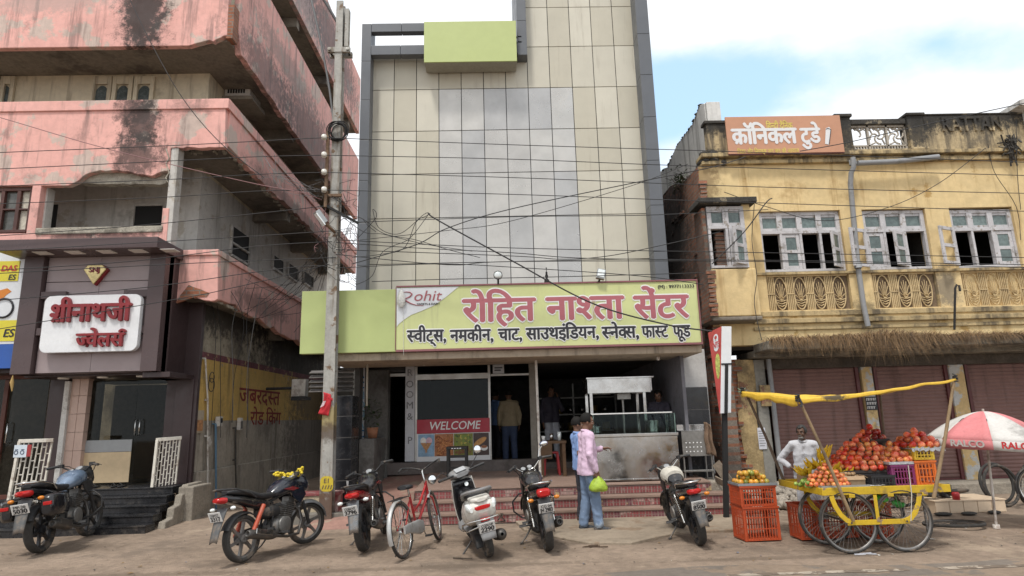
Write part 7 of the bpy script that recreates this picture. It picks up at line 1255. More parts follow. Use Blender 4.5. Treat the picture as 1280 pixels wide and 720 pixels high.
# ---- fruit
def fruit_mesh(name, mats, r, kind='apple'):
    k = MB(mats)
    pr = {'apple': [(0, -.82), (.18, -.9), (.5, -.86), (.85, -.45), (1, .05), (.93, .5), (.62, .84), (.28, .86), (.1, .76), (0, .72)], 'orange': [(0, -.95), (.4, -.9), (.8, -.58), (1, 0), (.8, .58), (.4, .9), (0, .95)]}[kind]
    k.lathe([(a*r, b_*r) for a, b_ in pr], seg=12)
    if kind == 'apple': k.use(m_dstk).tube([(0, 0, r*.72), (r*.12, 0, r*1.15)], r*.05, 4)
    return k.mesh(name)
def fm(name, c1, c2, sc, am=.5): return M(name, c1, .28, var=.16, sc=sc, world=False, peel=(c2, am, sc*.8, .12), rand=.35, spec=.5)
f_red = fruit_mesh('apple', fm('red_apple_skin', (.46, .022, .015), (.62, .2, .05), 10, .4), .043); f_mix = fruit_mesh('apple', fm('blush_apple_skin', (.55, .1, .04), (.68, .36, .1), 14, .5), .04); f_dk = fruit_mesh('apple', fm('dark_apple_skin', (.26, .018, .018), (.4, .05, .03), 10, .4), .04); f_peach = fruit_mesh('apple', fm('pinkish_apple_skin', (.56, .085, .045), (.7, .3, .13), 9, .45), .044)
f_or = fruit_mesh('orange', fm('orange_peel', (.62, .26, .03), (.5, .34, .05), 8, .5), .036, 'orange'); f_lime = fruit_mesh('orange', fm('green_guava_skin', (.2, .32, .05), (.3, .4, .1), 9, .5), .026, 'orange'); f_gor = fruit_mesh('orange', fm('green_orange_peel', (.2, .23, .04), (.4, .3, .05), 8, .5), .036, 'orange'); f_kiwi = fruit_mesh('orange', fm('brown_sapota_skin', (.25, .16, .08), (.33, .22, .12), 9, .4), .024, 'orange'); NF = [0]
def put(me, p, cat, label, grp, s_=1):
    o = bpy.data.objects.new(cat, me); C.objects.link(o); o.location = p; o.rotation_euler = (random.gauss(0, .8), random.gauss(0, .8), random.random()*6.28); v = s_*random.uniform(.9, 1.1); o.scale = (v, v, v*random.uniform(.9, 1)); tag(o, label, cat, grp); NF[0] += 1
def heap(c, rx, ry, h, r, meshes, cat, label, grp, front=.12, pw=1.0, back=False):
    """fruit lying on the visible side of a heap: rings of a cone, each a course lower"""
    n = max(2, int((h*h+ry*ry)**.5/(r*1.6))+1)
    for i in range(n):
        t = i/(n-1) if n > 1 else 0; R_ = 1-t**1.45; z = c[2]+r*.8+h*t**pw; m = max(1, int(2*PI*((rx+ry)/2)*R_/(r*1.93)))
        for j in range(m):
            a = 2*PI*(j+.5*(i % 2))/m
            if math.sin(a) > front and R_ > .15: continue
            put(random.choice(meshes), (c[0]+rx*R_*math.cos(a)+random.gauss(0, r*.08), c[1]+ry*R_*math.sin(a), z+random.gauss(0, r*.08)), cat, label, grp)
def core(c, rx, ry, h, m, label=None): return None
m_dwood = M('dark_board', (.05, .04, .035), .8, var=.2)
def stand(name, label, x0, x1, y0, y1, z0, z1, m, tr=True):
    t = thing(name, label, 'tray' if tr else 'box', ((x0+x1)/2, (y0+y1)/2, z0)); k = MB(m); k.box(x0, x1, y0, y1, z0, z1); build('board', k, t, bevel=.004)
    k = MB(m); k.box(x0-.01, x1+.01, y0-.012, y0, z1-.012, z1+.018); k.box(x0-.01, x0, y0, y1, z1-.012, z1+.018); build('edge', k, t); return t
zt = FZ+.026
stand('fruit_tray', 'grey tin tray at the cart front carrying the small blushed apples', 3.70, 4.25, 7.5, 7.92, zt, zt+.03, M('grey_tin', (.3, .32, .34), .45, .4, var=.1))
heap((3.87, 7.72, zt+.03), .24, .2, .21, .031, [f_mix], 'apple', 'small blushed apple in the front heap on the grey tin tray', 'small apples on the front tray')
for o in list(C.objects):
    if o.name.startswith('apple') and o.get('group') == 'small apples on the front tray': o.scale = tuple(.76*q for q in o.scale)
for i in range(34): put(f_lime, (3.60+random.random()*.22-.02, 7.62+random.random()*.4, zt+.03+random.choice((0, 0, .04))), 'guava', 'small green guava at the left end of the cart', 'green guavas on the cart')
stand('fruit_stand', 'dark wooden stand in the middle of the cart below the big apple heap', 4.12, 4.62, 7.72, 8.35, zt, .86, m_dwood)
heap((4.52, 8.05, .87), .42, .34, .36, .042, [f_red, f_mix, f_peach], 'apple', 'red and yellow apple in the big heap at the middle of the cart', 'apples in the big heap')
stand('upper_tray', 'dark tray on top of the big apple heap', 4.62, 4.95, 8.15, 8.45, 1.17, 1.2, m_dwood); k = MB(m_dwood); k.box(4.68, 4.9, 8.2, 8.42, zt, 1.169); tag(build('prop_box', k, bevel=.006), 'dark box hidden inside the big apple heap, holding up the top tray', 'box')
heap((4.80, 8.28, 1.2), .14, .12, .13, .038, [f_dk, f_red], 'apple', 'dark red apple in the small heap on the topmost tray', 'apples on the topmost tray', front=.6)
crate('purple plastic crate on the cart under the silver tray of apples', 4.755, 7.8, zt+.001, .29, .36, .245, m_pur); crate('bright orange plastic crate standing at the right end of the cart', 5.015, 7.78, zt+.001, .25, .36, .285, m_org); crate('yellow plastic crate on top of the orange crate at the cart end', 5.08, 7.86, zt+.288, .25, .34, .15, m_ylp); crate('black plastic crate on the cart beside the purple crate', 4.45, 7.62, zt+.001, .28, .18, .14, m_bkp)
stand('silver_tray', 'silver foil tray on the purple crate below the pinkish apples', 4.6, 4.93, 7.62, 8.0, .938, .955, M('foil', (.5, .52, .54), .4, .5, var=.15, bump=.5, bsc=30)); heap((4.80, 7.9, .955), .19, .2, .17, .042, [f_peach, f_mix], 'apple', 'pinkish apple in the heap on the silver foil tray', 'apples on the foil tray')
k = MB(MATS['foil']); k.box(4.93, 5.33, 7.68, 8.1, 1.106, 1.12); k.grid(lambda u, v: (4.93+.4*u, 7.675-.01*math.sin(u*40), 1.125-.04*v-.01*math.sin(u*33)), 40, 2); t = build('foil_sheet', k); tag(t, 'crumpled foil sheet lining the top of the yellow crate', 'foil'); heap((5.12, 7.88, 1.12), .22, .18, .16, .044, [f_red, f_peach], 'apple', 'bright red apple in the heap above the yellow crate', 'apples above the yellow crate', front=.6)
# carton with sapota, newspaper, bananas
cb = thing('cardboard_box', 'open brown cardboard box of sapota fruit beside the black crate', 'box', (4.1, 7.66, zt)); k = MB(M('cardboard', (.36, .25, .15), .85, var=.12, world=False)); k.box(3.98, 4.27, 7.6, 7.608, zt, zt+.13); k.box(3.98, 4.27, 7.8, 7.808, zt, zt+.13); k.box(3.98, 3.988, 7.608, 7.8, zt, zt+.13); k.box(4.262, 4.27, 7.608, 7.8, zt, zt+.13); k.box(3.988, 4.262, 7.608, 7.8, zt, zt+.09); build('walls', k, cb); k = MB(MATS['cardboard']); k.obox((4.12, 7.585, zt+.115), (.28, .05, .006), (.9, 0, 0)); k.obox((4.285, 7.7, zt+.125), (.05, .19, .006), (0, .6, 0)); build('flaps', k, cb)
for i in range(26): put(f_kiwi, (4.0+random.random()*.25, 7.63+random.random()*.15, zt+.12+random.choice((0, .035))), 'sapota', 'small brown sapota fruit in the cardboard box', 'sapotas in the cardboard box')
k = MB(M('newsprint', (.5, .5, .46), .9, var=.15, sc=20)); k.grid(lambda u, v: (4.08+.36*u, 7.49+.11*v, zt+.035+.012*noise.noise((u*6, v*4, 1))-.01*v), 12, 6); tag(build('newspaper', k, solid=.004), 'folded newspaper sheets lying before the cardboard box', 'newspaper')
m_ban = M('banana_skin', (.72, .47, .03), .4, var=.12, sc=9, world=False, dirt=.1, dcol=(.08, .05, .02), dsc=14)
def bananas(x, y, z, n, a0, label, tilt=0):
    t = thing('banana_bunch', label, 'bananas', (x, y, z), 'banana bunches on the cart'); o = V((x, y, z))
    for i in range(n):
        k = MB(m_ban); row = i % 2; f = a0+(i-(n-1)/2)*.26; d = V((math.cos(f), math.sin(f), -.25+.5*tilt)).normalized(); L_ = random.uniform(.15, .18); e = V((-d.y, d.x, 0))*random.uniform(-.02, .02)
        k.tube([o+d*(q*L_)+e*math.sin(PI*q)+V((0, 0, .035*row+.07*q*q*(1+tilt*.4)-.03*math.sin(PI*q))) for q in [j/8 for j in range(9)]], [.009, .016, .022, .024, .0245, .024, .021, .013, .005], 7); build('banana', k, t)
    k = MB(M('banana_stem', (.2, .17, .04), .7)); k.ell(o+V((0, 0, .02)), (.02, .02, .03)); build('stem', k, t)
for i, (x, y, z, n, a, lb, tl) in enumerate(((3.80, 8.0, .86, 8, -2.6, 'leftmost banana bunch behind the small blushed apples', .1), (3.98, 8.05, 1.0, 8, -1.2, 'topmost banana bunch pointing upward', 1.0), (3.92, 8.0, .92, 8, -2.2, 'banana bunch just below the topmost one', .4), (4.08, 8.0, .88, 8, -.7, 'banana bunch leaning against the big apple heap', .3), (4.16, 7.9, .80, 7, -1.6, 'banana bunch above the brown cardboard box', .5), (3.95, 7.95, .82, 8, -1.6, 'banana bunch in the middle of the stack, facing front', .2))): bananas(x, y, z, n, a, lb, tl)
k = MB(MATS['cardboard']); k.box(3.78, 4.1, 7.97, 8.3, zt, .80); tag(build('banana_stand', k, bevel=.006), 'low cardboard stand hidden under the banana bunches', 'stand')
crate('tall red orange crate standing on the ground, left of the cart', 3.27, 8.5, .004, .47, .36, .41, m_orp, rz=.06); crate('shallower red orange crate stacked under the oranges', 3.265, 8.5, .418, .47, .36, .25, m_orp, rz=.04)
stand('orange_tray', 'grey tray of oranges on the stacked red crates', 3.03, 3.52, 8.32, 8.68, .669, .685, MATS['grey_tin'])
for i, (x, y, z) in enumerate([(3.07+.068*a+.034*(l_ % 2), 8.36+.07*b_+.035*(l_ % 2), .715+.055*l_) for l_ in range(3) for b_ in range(4-l_) for a in range(6-l_)]):
    me = f_gor if i % 4 == 1 else f_or; put(me, (x+random.gauss(0, .006)+.02*(i > 23), y, z), 'orange', 'green tinged orange in the crate top pile' if me is f_gor else 'ripe orange in the crate top pile', 'green tinged oranges' if me is f_gor else 'ripe oranges')
for i, (x, y, w, lb) in enumerate(((3.93, 8.45, .36, 'red crate on the ground behind the left cart wheels'), (4.3, 8.5, .42, 'red crate on the ground behind the middle of the cart'), (4.72, 8.35, .3, 'red crate on the ground behind the right cart wheels'))): crate(lb, x, y, .004, w, .34, .42, m_orp, rz=.05*i)
for i, (x, y, z, mm, lb) in enumerate(((4.42, 7.6, .57, (.08, .5, .05), 'green plastic bag hanging under the cart table, nearer the middle'), (4.62, 7.62, .50, (.05, .35, .06), 'green net hanging under the cart table by the right wheel'))):
    k = MB(M('green_bag_%s' % 'ab'[i] if 0 else ('bright_green_bag', 'dull_green_net')[i], mm, .5, var=.3, sc=20, bump=.6)); k.ell((x, y, z), (.07, .04, .04), (0, .3, 0), 10, 7); k.ell((x+.05, y, z-.015), (.05, .04, .03), (0, -.3, 0), 10, 7); k.tube([(x, y, z), (x, y, FZ-.07)], .006, 4); tag(build('hanging_bag', k), lb, 'bag')
k = MB(M('pale_cord', (.45, .42, .36), .8)); p = at(1138, 582, 7.4); k.tube([(p.x, 7.44, p.z), (p.x-.02, 7.42, .7), (p.x-.03, 7.41, .62), (p.x-.09, 7.4, .34)], .006, 5); tag(build('cord', k), 'pale cord tied from the silver tray down to the cart wheel', 'cord')
# ------------------------------------------------------------------ cobbler's umbrella and odds and ends
ub = thing('umbrella', 'faded red and white advertising umbrella over a low tiled block', 'umbrella', (6.55, 8.69, 0)); UY = 8.85; ap = at(1229, 514, UY); rc = at(1230, 551, UY); uR = .76; tiltm = Mx.Rotation(rd(4), 3, 'Y'); m_ured = M('faded_red_cloth', sr(206, 110, 112), .8, var=.08, dirt=.1, sc=4); m_uwh = M('dingy_white_cloth', (.55, .53, .5), .8, var=.08, dirt=.15, sc=4); NP = 8; off = rd(-125)
kr, kw = MB(m_ured), MB(m_uwh); vr, vw = MB(m_ured), MB(m_uwh); drop = ap.z-rc.z
rim = lambda a: V((ap.x+.01, UY, rc.z))+tiltm @ V((uR*math.cos(a), uR*math.sin(a), 0))
for i in range(NP):
    a0, a1 = off+2*PI*i/NP, off+2*PI*(i+1)/NP; k, kv = (kw, vw) if i % 2 == 0 else (kr, vr)
    def sf(u, v, a0=a0, a1=a1): e = rim(a0)*(1-u)+rim(a1)*u; p = ap*(1-v)+e*v; return V((p.x, p.y, ap.z+(e.z-ap.z)*(v**1.75)-.035*math.sin(PI*u)*v*(1-v)*2))
    k.grid(sf, 6, 10); kv.grid(lambda u, v, a0=a0, a1=a1: (rim(a0)*(1-u)+rim(a1)*u)*1.0+V((0, 0, -.115*v-.012*math.sin(PI*u)*v)), 6, 2)
split(build('red_panel', kr, ub, solid=.003)); split(build('white_panel', kw, ub, solid=.003)); split(build('red_valance', vr, ub, solid=.003)); split(build('white_valance', vw, ub, solid=.003)); k = MB()
for i in range(NP):
    a0, a1 = rim(off+2*PI*i/NP), rim(off+2*PI*(i+1)/NP); u = (a1-a0).normalized(); nn2 = V((u.y, -u.x, 0)); k.use(m_redink if i % 2 == 0 else m_uwh); text(k, 'RALCO', a0+u*.09+V((0, 0, -.09))+nn2*.004, u, Z, width=(a1-a0).length-.18, height=.12, th=.003, bold=.035)
build('lettering', k, ub); k = MB(m_pole); k.tube([(6.56, 8.69, .0), ap+V((0, 0, .03))], .016, 8); k.cyl((6.56, 8.69, .02), (0, 0, 1), .04, .05, 10); build('shaft', k, ub); k = MB(m_exh); [k.tube([ap+V((0, 0, -.02)), V(ap)*.5+rim(off+2*PI*i/NP)*.5+V((0, 0, .08)), rim(off+2*PI*i/NP)], .004, 4) for i in range(NP)]; build('ribs', k, ub)
tb = thing('tiled_block', 'low cream tiled block under the umbrella with black rags on it', 'block', (7.0, 10, 0)); k = MB(M('cream_tile', sr(206, 180, 146), .45, var=.06, dirt=.15)); x0, x1 = 6.62, 7.72
for i in range(5): k.box(x0+(x1-x0)*i/5+.004, x0+(x1-x0)*(i+1)/5-.004, 9.95, 10.6, 0, .17)
k.box(x0-.01, x1+.01, 9.94, 10.62, .172, .19); build('tiling', k, tb, bevel=.004); k = MB(MATS['cream_tile']); k.box(6.4, 7.35, 10.62, 11.0, -.01, .3); build('upper_step', k, tb, bevel=.01)
k = MB(m_rub)
for i in range(16): k.ell((6.3+random.random()*.95, 10.05+random.random()*.7, .22+.1*random.random()), (.1+.06*random.random(), .07, .04), (random.gauss(0, .3), random.gauss(0, .3), random.random()*3), 9, 6)
tag(build('rag_heap', k), 'heap of black rags and rubber on the cream tiled block', 'rags'); k = MB(m_rpl); k.lathe([(0, 0), (.05, 0), (.055, .09), (.04, .11), (0, .11)], (7.0, 10.0, .19), seg=12); tag(build('tin', k), 'small red tin on the tiled block', 'tin'); k = MB(M('blue_rag', (.03, .1, .25), .8)); k.ell((6.98, 10.3, .36), (.09, .05, .03)); tag(build('rag', k), 'small blue rag on top of the black rag heap', 'rag')
for i, (x, y, r) in enumerate(((6.62, 9.8, .14), (7.0, 9.78, .13), (7.42, 9.82, .12))): k = MB(m_rub); k.ell((x, y, .02), (r, .08, .025), (0, 0, .2*i), 10, 6); tag(build('rubber_scrap', k), ('black rubber scrap on the ground at the left end of the tiled block', 'black rubber scrap on the ground before the middle of the tiled block', 'black rubber scrap on the ground at the right end of the tiled block')[i], 'scrap', 'rubber scraps before the block')
fw = thing('spare_wheel', 'spoked bicycle wheel lying flat on the ground under the umbrella', 'wheel', (6.17, 8.95, .03), None, (rd(86), 0, rd(12))); w_ = wheel(fw, 'tyre', (0, 0, 0), .37, .042, m_exh, 'wire', rh=.032, n=32, hub=.04)
fw2 = thing('spare_wheel', 'spare bicycle wheel leaning behind the right cart wheel', 'wheel', (5.6, 9.35, .3), None, (rd(66), 0, rd(-20))); wheel(fw2, 'tyre', (0, 0, 0), .34, .042, m_exh, 'wire', rh=.032, n=28, hub=.04)
for i, (x, y, z, lb) in enumerate(((8.05, 10.4, .33, 'black spare tyre leaning on the parked bicycles'), (8.25, 10.75, .33, 'black spare tyre behind another by the brown shutter'))): k = MB(m_rub); k.torus((x, y, z), (.15, -1, .15), .31, .024, 32, 8); tag(build('spare_tyre', k), lb, 'tyre')
k = MB(m_eng); k.tube([(5.33, 8.6, .60), (5.5, 8.55, .62), (5.68, 8.6, .60)], .02, 6); k.cyl((5.7, 8.6, .6), (0, 1, 0), .05, .04, 12); k.cyl((5.55, 8.57, .63), (1, 0, .2), .04, .08, 10); k.tube([(5.55, 8.57, .6), (5.55, 8.57, .0)], .016, 6); tag(build('foot_pump', k), 'black hand pump standing at the right end of the cart', 'pump')
# ================================================================== UTILITY POLE AND WIRES
up = thing('utility_pole', 'tall whitish steel utility pole streaked with rust, with white insulators', 'pole', (-2.87, 10.82, 0)); m_pl = M('weathered_pole', (.34, .33, .30), .7, var=.15, sc=3, streak=.5, ssc=9, dcol=(.13, .09, .055), dirt=.25, dsc=4, peel=((.17, .1, .055), .32, 4), stains=[((-2.87, 10.7, .2), (.5, 1, .5), (.1, .055, .035), .9), ((-2.87, 10.7, 1.7), (.5, 1, .25), (.3, .22, .05), .7), ((-2.87, 10.7, 1.45), (.5, 1, .18), (.08, .05, .03), .8)])
k = MB(m_pl); b0, t0 = V((-2.87, 10.82, -.1)), V((-2.9, 10.82, 9.55))
def sect(z): f = z/9.6; c = b0+(t0-b0)*((z+.1)/9.65); w = .104*(1-f)+.062*f; return c, w
rings = []
for i in range(21):
    c, w = sect(9.65*i/20-.1); d = .10; rings.append([c+V(p) for p in ((-w, -d, 0), (w, -d, 0), (w, -d+.03, 0), (w*.25, -d+.04, 0), (w*.25, d-.04, 0), (w, d-.03, 0), (w, d, 0), (-w, d, 0), (-w, d-.03, 0), (-w*.25, d-.04, 0), (-w*.25, -d+.04, 0), (-w, -d+.03, 0))])
k.loft(rings, sm=False); build('shaft', k, up); k = MB(m_pl); k.box(-2.80, -2.73, 10.75, 10.88, 8.6, 9.4); k.box(-3.1, -2.68, 10.70, 10.76, 8.45, 8.55); k.box(-3.1, -2.68, 10.88, 10.94, 8.45, 8.55); [k.cyl((x, 10.82, 8.5), (0, 1, 0), .03, .3, 8) for x in (-3.06, -2.72)]; build('top_clamp', k, up)
pi_ = [at(405.5, y, 10.62) for y in (172, 194, 215.5, 237.5)]; k = MB(M('rusty_rack', (.16, .1, .06), .8, var=.3, sc=8)); k.box(pi_[0].x+.02, pi_[0].x+.07, 10.66, 10.72, pi_[3].z-.3, pi_[0].z+.15); k.box(pi_[0].x+.02, -2.75, 10.68, 10.72, pi_[3].z-.1, pi_[3].z-.05); k.use(m_dark).bar((-3.05, 10.7, pi_[3].z-.25), (-2.45, 10.7, pi_[3].z-.6), .06, .04); build('rack', k, up)
for p in pi_: k = MB(M('porcelain', (.6, .58, .52), .2, var=.06)); k.lathe([(0, -.045), (.034, -.045), (.05, -.03), (.05, -.01), (.03, 0), (.05, .01), (.05, .03), (.034, .045), (0, .045)], p+V((0, -.02, 0)), (.25, -.95, .2), 14); build('insulator', k, up)
c0 = at(423, 166, 10.7); k = MB(m_dark); [k.torus(c0+V((random.gauss(0, .02), -.06+random.gauss(0, .02), random.gauss(0, .03))), (random.gauss(0, .25), -1, random.gauss(0, .25)), random.uniform(.14, .2), .009, 22, 5) for i in range(9)]; tag(build('cable_coil', k), 'coil of black cable hung high on the utility pole', 'cable')
sl_ = thing('street_lamp', 'small grey box street lamp on a rusty arm of the utility pole', 'lamp', at(400, 275, 10.5)); a, b_ = at(395, 264, 10.4), at(406, 279, 10.5); k = MB(m_cast); k.bar(a, b_, .14, .09); build('head', k, sl_, bevel=.01); k = MB(m_lens); k.bar(a+V((.0, -.03, -.05)), b_+V((0, -.03, -.05)), .1, .02); build('lens', k, sl_); k = MB(MATS['rusty_rack']); k.tube([b_, at(418, 290, 10.7), (-2.87, 10.74, at(420, 290, 10.75).z)], .028, 7); build('arm', k, sl_)
ry = thing('red_cloth', 'torn red cloth strip tied round the utility pole at head height', 'cloth', at(408, 505, 10.68)); k = MB(M('red_rag', (.5, .02, .03), .8, var=.15, bump=.4)); P_ = lambda x, y: at(x, y, 10.69)
k.grid(lambda u, v: P_(408+2*u-6*v*v*(1.2-u)+1.0*math.sin(5*v), 490+27*v+3*u)+V((.10*(u-.5)*(1-.3*v), -.012*math.sin(8*u+5*v), 0)), 8, 12); k.grid(lambda u, v: P_(410+6*u, 495+3*u+3*v)+V((0, -.01, 0)), 5, 3); build('strip', k, ry, solid=.006); k = MB(M('pale_print', (.6, .45, .48), .8, var=.3, sc=30)); q0 = P_(404.5, 505); k.prism([(-.05, -.06), (.01, -.03), (.045, .05), (.0, .045)], q0+V((0, -.03, 0)), U, Z, (0, .004, 0)); build('print', k, ry)
p = at(408, 605, 10.7); k = MB(M('yellow_paint_mark', (.5, .38, .03), .7, var=.15, peel=((.2, .14, .07), .3, 9))); k.prism(rr(.21, .24, .07), (p.x, 10.714, p.z), U, Z, (0, .004, 0)); pm = thing('pole_mark', 'yellow painted number patch low on the utility pole', 'marking', p); build('patch', k, pm); k = MB(m_dstk); text(k, 'E1', (p.x, 10.713, p.z+.015), U, Z, height=.1, th=.002, bold=.02, align='c'); [k.bar((p.x-.07+.045*i, 10.711, p.z-.08), (p.x-.05+.045*i, 10.711, p.z-.02), .014, .003, (0, 1, 0)) for i in range(4)]; build('number', k, pm)
m_wire = M('black_wire', (.018, .018, .019), .6, var=0); m_gwire = M('grey_wire', (.12, .12, .12), .5, var=0); m_pwire = M('pinkish_wire', (.24, .12, .12), .6, var=0)
WN = [0]; Wg = 'overhead wires along the street'
def wire(pts, label, r=.0072, Y=10.5, m=None, sag=.0, grp=Wg):
    """pts: photo points (x, y[, depth]); a smooth cable through them"""
    P = [at(q[0], q[1], q[2] if len(q) > 2 else Y) for q in pts]; o = []
    for i in range(len(P)-1):
        p0, p1, p2, p3 = P[max(i-1, 0)], P[i], P[i+1], P[min(i+2, len(P)-1)]
        for j in range(8): t = j/8; o.append(.5*((2*p1)+(p2-p0)*t+(2*p0-5*p1+4*p2-p3)*t*t+(3*p1-p0-3*p2+p3)*t**3)-V((0, 0, sag*4*t*(1-t) if len(P) == 2 else 0)))
    o.append(P[-1]); k = MB(m or m_wire); k.tube(o, r, 5); x = build('overhead_wire', k); tag(x, label, 'wire', grp); WN[0] += 1
LW = 'thin dark overhead wire running left from the utility pole across the pink block'; RW = 'thin dark overhead wire running right from the utility pole across the beige tower'
GL, GR = 'street wires left of the pole', 'street wires right of the pole'
ORD = ['topmost', 'second from the top', 'third from the top', 'fourth from the top', 'fifth from the top', 'sixth from the top', 'seventh from the top', 'eighth from the top', 'ninth from the top', 'tenth from the top', 'eleventh from the top']; OI = [0]
for L_ in ([(-60, 193), (213, 182), (405, 172, 10.6)], [(-60, 214), (217, 201), (320, 196), (405, 194, 10.6)], [(-60, 235), (217, 224), (320, 218), (405, 215.5, 10.6)], [(-60, 257), (195, 247), (320, 239), (405, 237.5, 10.6)], [(-60, 299), (172, 282), (320, 267), (412, 257, 10.7)], [(-60, 317), (220, 301), (320, 295), (425, 288, 10.7)], [(-60, 341), (160, 327), (320, 308), (415, 302, 10.7)], [(-60, 345), (220, 330), (420, 322, 10.7)], [(-60, 380), (175, 360), (320, 340), (395, 332), (420, 338, 10.7)], [(-60, 421), (215, 375), (290, 360), (350, 346), (412, 330, 10.7)]): wire(L_, ORD[OI[0]]+' of the dark wires crossing the pink block, left of the pole', grp=GL); OI[0] += 1
OI[0] = 0
for R_ in ([(405, 172, 10.6), (640, 181), (960, 191), (1340, 205)], [(405, 194, 10.6), (640, 199), (880, 208), (1340, 221)], [(405, 215.5, 10.6), (640, 222), (960, 234), (1340, 243)], [(405, 237.5, 10.6), (640, 243), (870, 251), (1340, 266)], [(425, 300, 10.7), (640, 310), (960, 316), (1340, 323)], [(420, 303, 10.7), (520, 310), (640, 316), (740, 323), (1000, 326), (1340, 332)], [(420, 312, 10.7), (640, 320), (702, 324), (760, 320), (830, 306), (900, 290)], [(420, 318, 10.7), (560, 331), (640, 327), (960, 327), (1340, 336)], [(420, 335, 10.7), (545, 330), (640, 334), (800, 345), (880, 356)], [(465, 352), (560, 349), (700, 346), (880, 341)], [(440, 278), (640, 271), (806, 269), (960, 262)]): wire(R_, ORD[OI[0]]+' of the dark wires crossing the beige tower, right of the pole', grp=GR); OI[0] += 1
wire([(-60, 132), (0, 147), (112, 180), (207, 204), (320, 230), (375, 240), (402, 250, 10.7)], 'pinkish wire sloping down across the pink block to the utility pole', m=m_pwire, grp=None, r=.007)
wire([(158, -10), (192, 60), (230, 125), (275, 178), (330, 222, 11.3)], 'dark cable falling steeply over the stained pink parapet', Y=11.2, grp=None, r=.008)
wire([(384, -20, 10.9), (396, 30, 10.85), (410, 100, 10.8), (418, 160, 10.75)], 'grey steel stay beside the pole top', m=m_gwire, r=.022, grp=None); wire([(396, -15, 11.6), (408, 5, 11.2), (421, 27, 10.8)], 'black service pipe reaching from the pink roof to the pole top', r=.028, grp=None)
wire([(535, 267, 10.7), (552, 278, 10.65), (640, 326, 10.5), (740, 379, 10.4), (830, 405, 10.3), (890, 414, 10.1)], 'thick black cable slanting down across the green sign to the totem sign', r=.013, grp=None)
wire([(440, 330), (520, 306), (560, 285), (640, 261), (805, 226), (890, 209), (932, 196, 11.6)], 'black cable rising from the pole to the orange newspaper board', r=.009, grp=None); wire([(450, 300), (560, 288), (640, 276), (790, 232), (860, 205)], 'thin cable rising across the beige tower below the thicker one', r=.006, grp=None)
wire([(1000, 189, 11.7), (1060, 178, 11.5), (1160, 155, 11.2), (1290, 127, 11)], 'black cable rising from the orange board past the raised parapet letters', r=.009, grp=None); wire([(905, 240, 11.6), (960, 259, 11.6), (1030, 276, 11.6), (1108, 260, 11.6), (1172, 230, 11.6), (1232, 185, 11.7)], 'dark wire drooping in a deep curve over the white windows', r=.007, grp=None)
wire([(890, 330, 11.3), (930, 290, 11.3), (957, 254, 11.3), (965, 248, 11.4)], 'black cable end hooked over the bay window roof', r=.011, grp=None)
wire([(943, 255, 11.4), (940, 300, 11.4), (946, 345, 11.4), (943, 380, 11.4), (952, 425, 11.2)], 'wire hanging down beside the bay window', r=.007, grp=None); wire([(1235, 180, 11.9), (1243, 215, 11.9), (1270, 258, 11.9), (1276, 300, 11.9)], 'wire hanging down the yellow wall at the far right', r=.006, grp=None); wire([(1270, 150, 11.9), (1272, 220, 11.9), (1276, 262, 11.9)], 'second wire hanging down the yellow wall at the right edge', r=.006, grp=None)
for q in ([(445, 300), (470, 272), (466, 262), (474, 285), (500, 292), (530, 268), (537, 267)], [(440, 322), (475, 318), (505, 310), (520, 278), (533, 270), (538, 267)], [(445, 356), (465, 345), (476, 318), (490, 308), (512, 298), (535, 269)], [(420, 270), (450, 272), (480, 292), (520, 300), (560, 312), (600, 322)], [(425, 268), (455, 290), (480, 293), (530, 305), (590, 314)], [(430, 300), (437, 280), (450, 272), (460, 282), (470, 290)]): wire(q, 'loose looped cable beside the pole in front of the beige tower', grp='loose loops right of the pole', r=.006)
random.seed(5)
for i in range(26):
    x, y = random.uniform(392, 440), random.uniform(235, 330); pts = [(x, y, 10.6+random.random()*.2)]
    for j in range(random.randint(4, 7)): x += random.gauss(0, 10); y += random.gauss(0, 13); pts.append((min(max(x, 375), 448), min(max(y, 225), 352), 10.55+random.random()*.35))
    wire(pts, 'tangled thin wire wrapped about the middle of the utility pole', grp='tangled wires on the pole', r=.004, m=m_wire if i % 4 else m_pwire)
for i in range(15):
    x0 = random.uniform(395, 415); y0 = random.uniform(300, 330); x1 = random.uniform(300, 375); y1 = random.uniform(380, 430) ; wire([(x0, y0, 10.8), ((x0+x1)/2+random.gauss(0, 8), (y0+y1)/2+random.gauss(6, 8), 12), (x1-20*random.random(), y1+random.uniform(-40, 20), 13)], 'thin service wire fanning from the pole down to the lower pink balcony', grp='service wires to the pink balcony', r=.0045)
for i in range(7): x = 262+9*i+random.gauss(0, 2); wire([(x+random.gauss(0, 14), 330+5*i, 12.1), (x+random.gauss(0, 4), 400, 12.4), (x+random.gauss(0, 3), 470, 12.5), (x-2+random.gauss(0, 3), 528+random.random()*20, 12.6)], 'thin wire hanging from the pink balcony down the alley wall', grp='wires down the alley wall', r=.006, m=m_wire if i % 3 else m_gwire)
for i in range(8): wire([(335+random.gauss(0, 10), 185+random.random()*60, 11.6), (345+random.random()*30, 205+random.random()*40, 11.4), (392+random.random()*12, 225+random.random()*30, 10.7)], 'thin loose wire between the pole and the upper pink balcony', grp='wires to the upper pink balcony', r=.004, m=m_gwire)
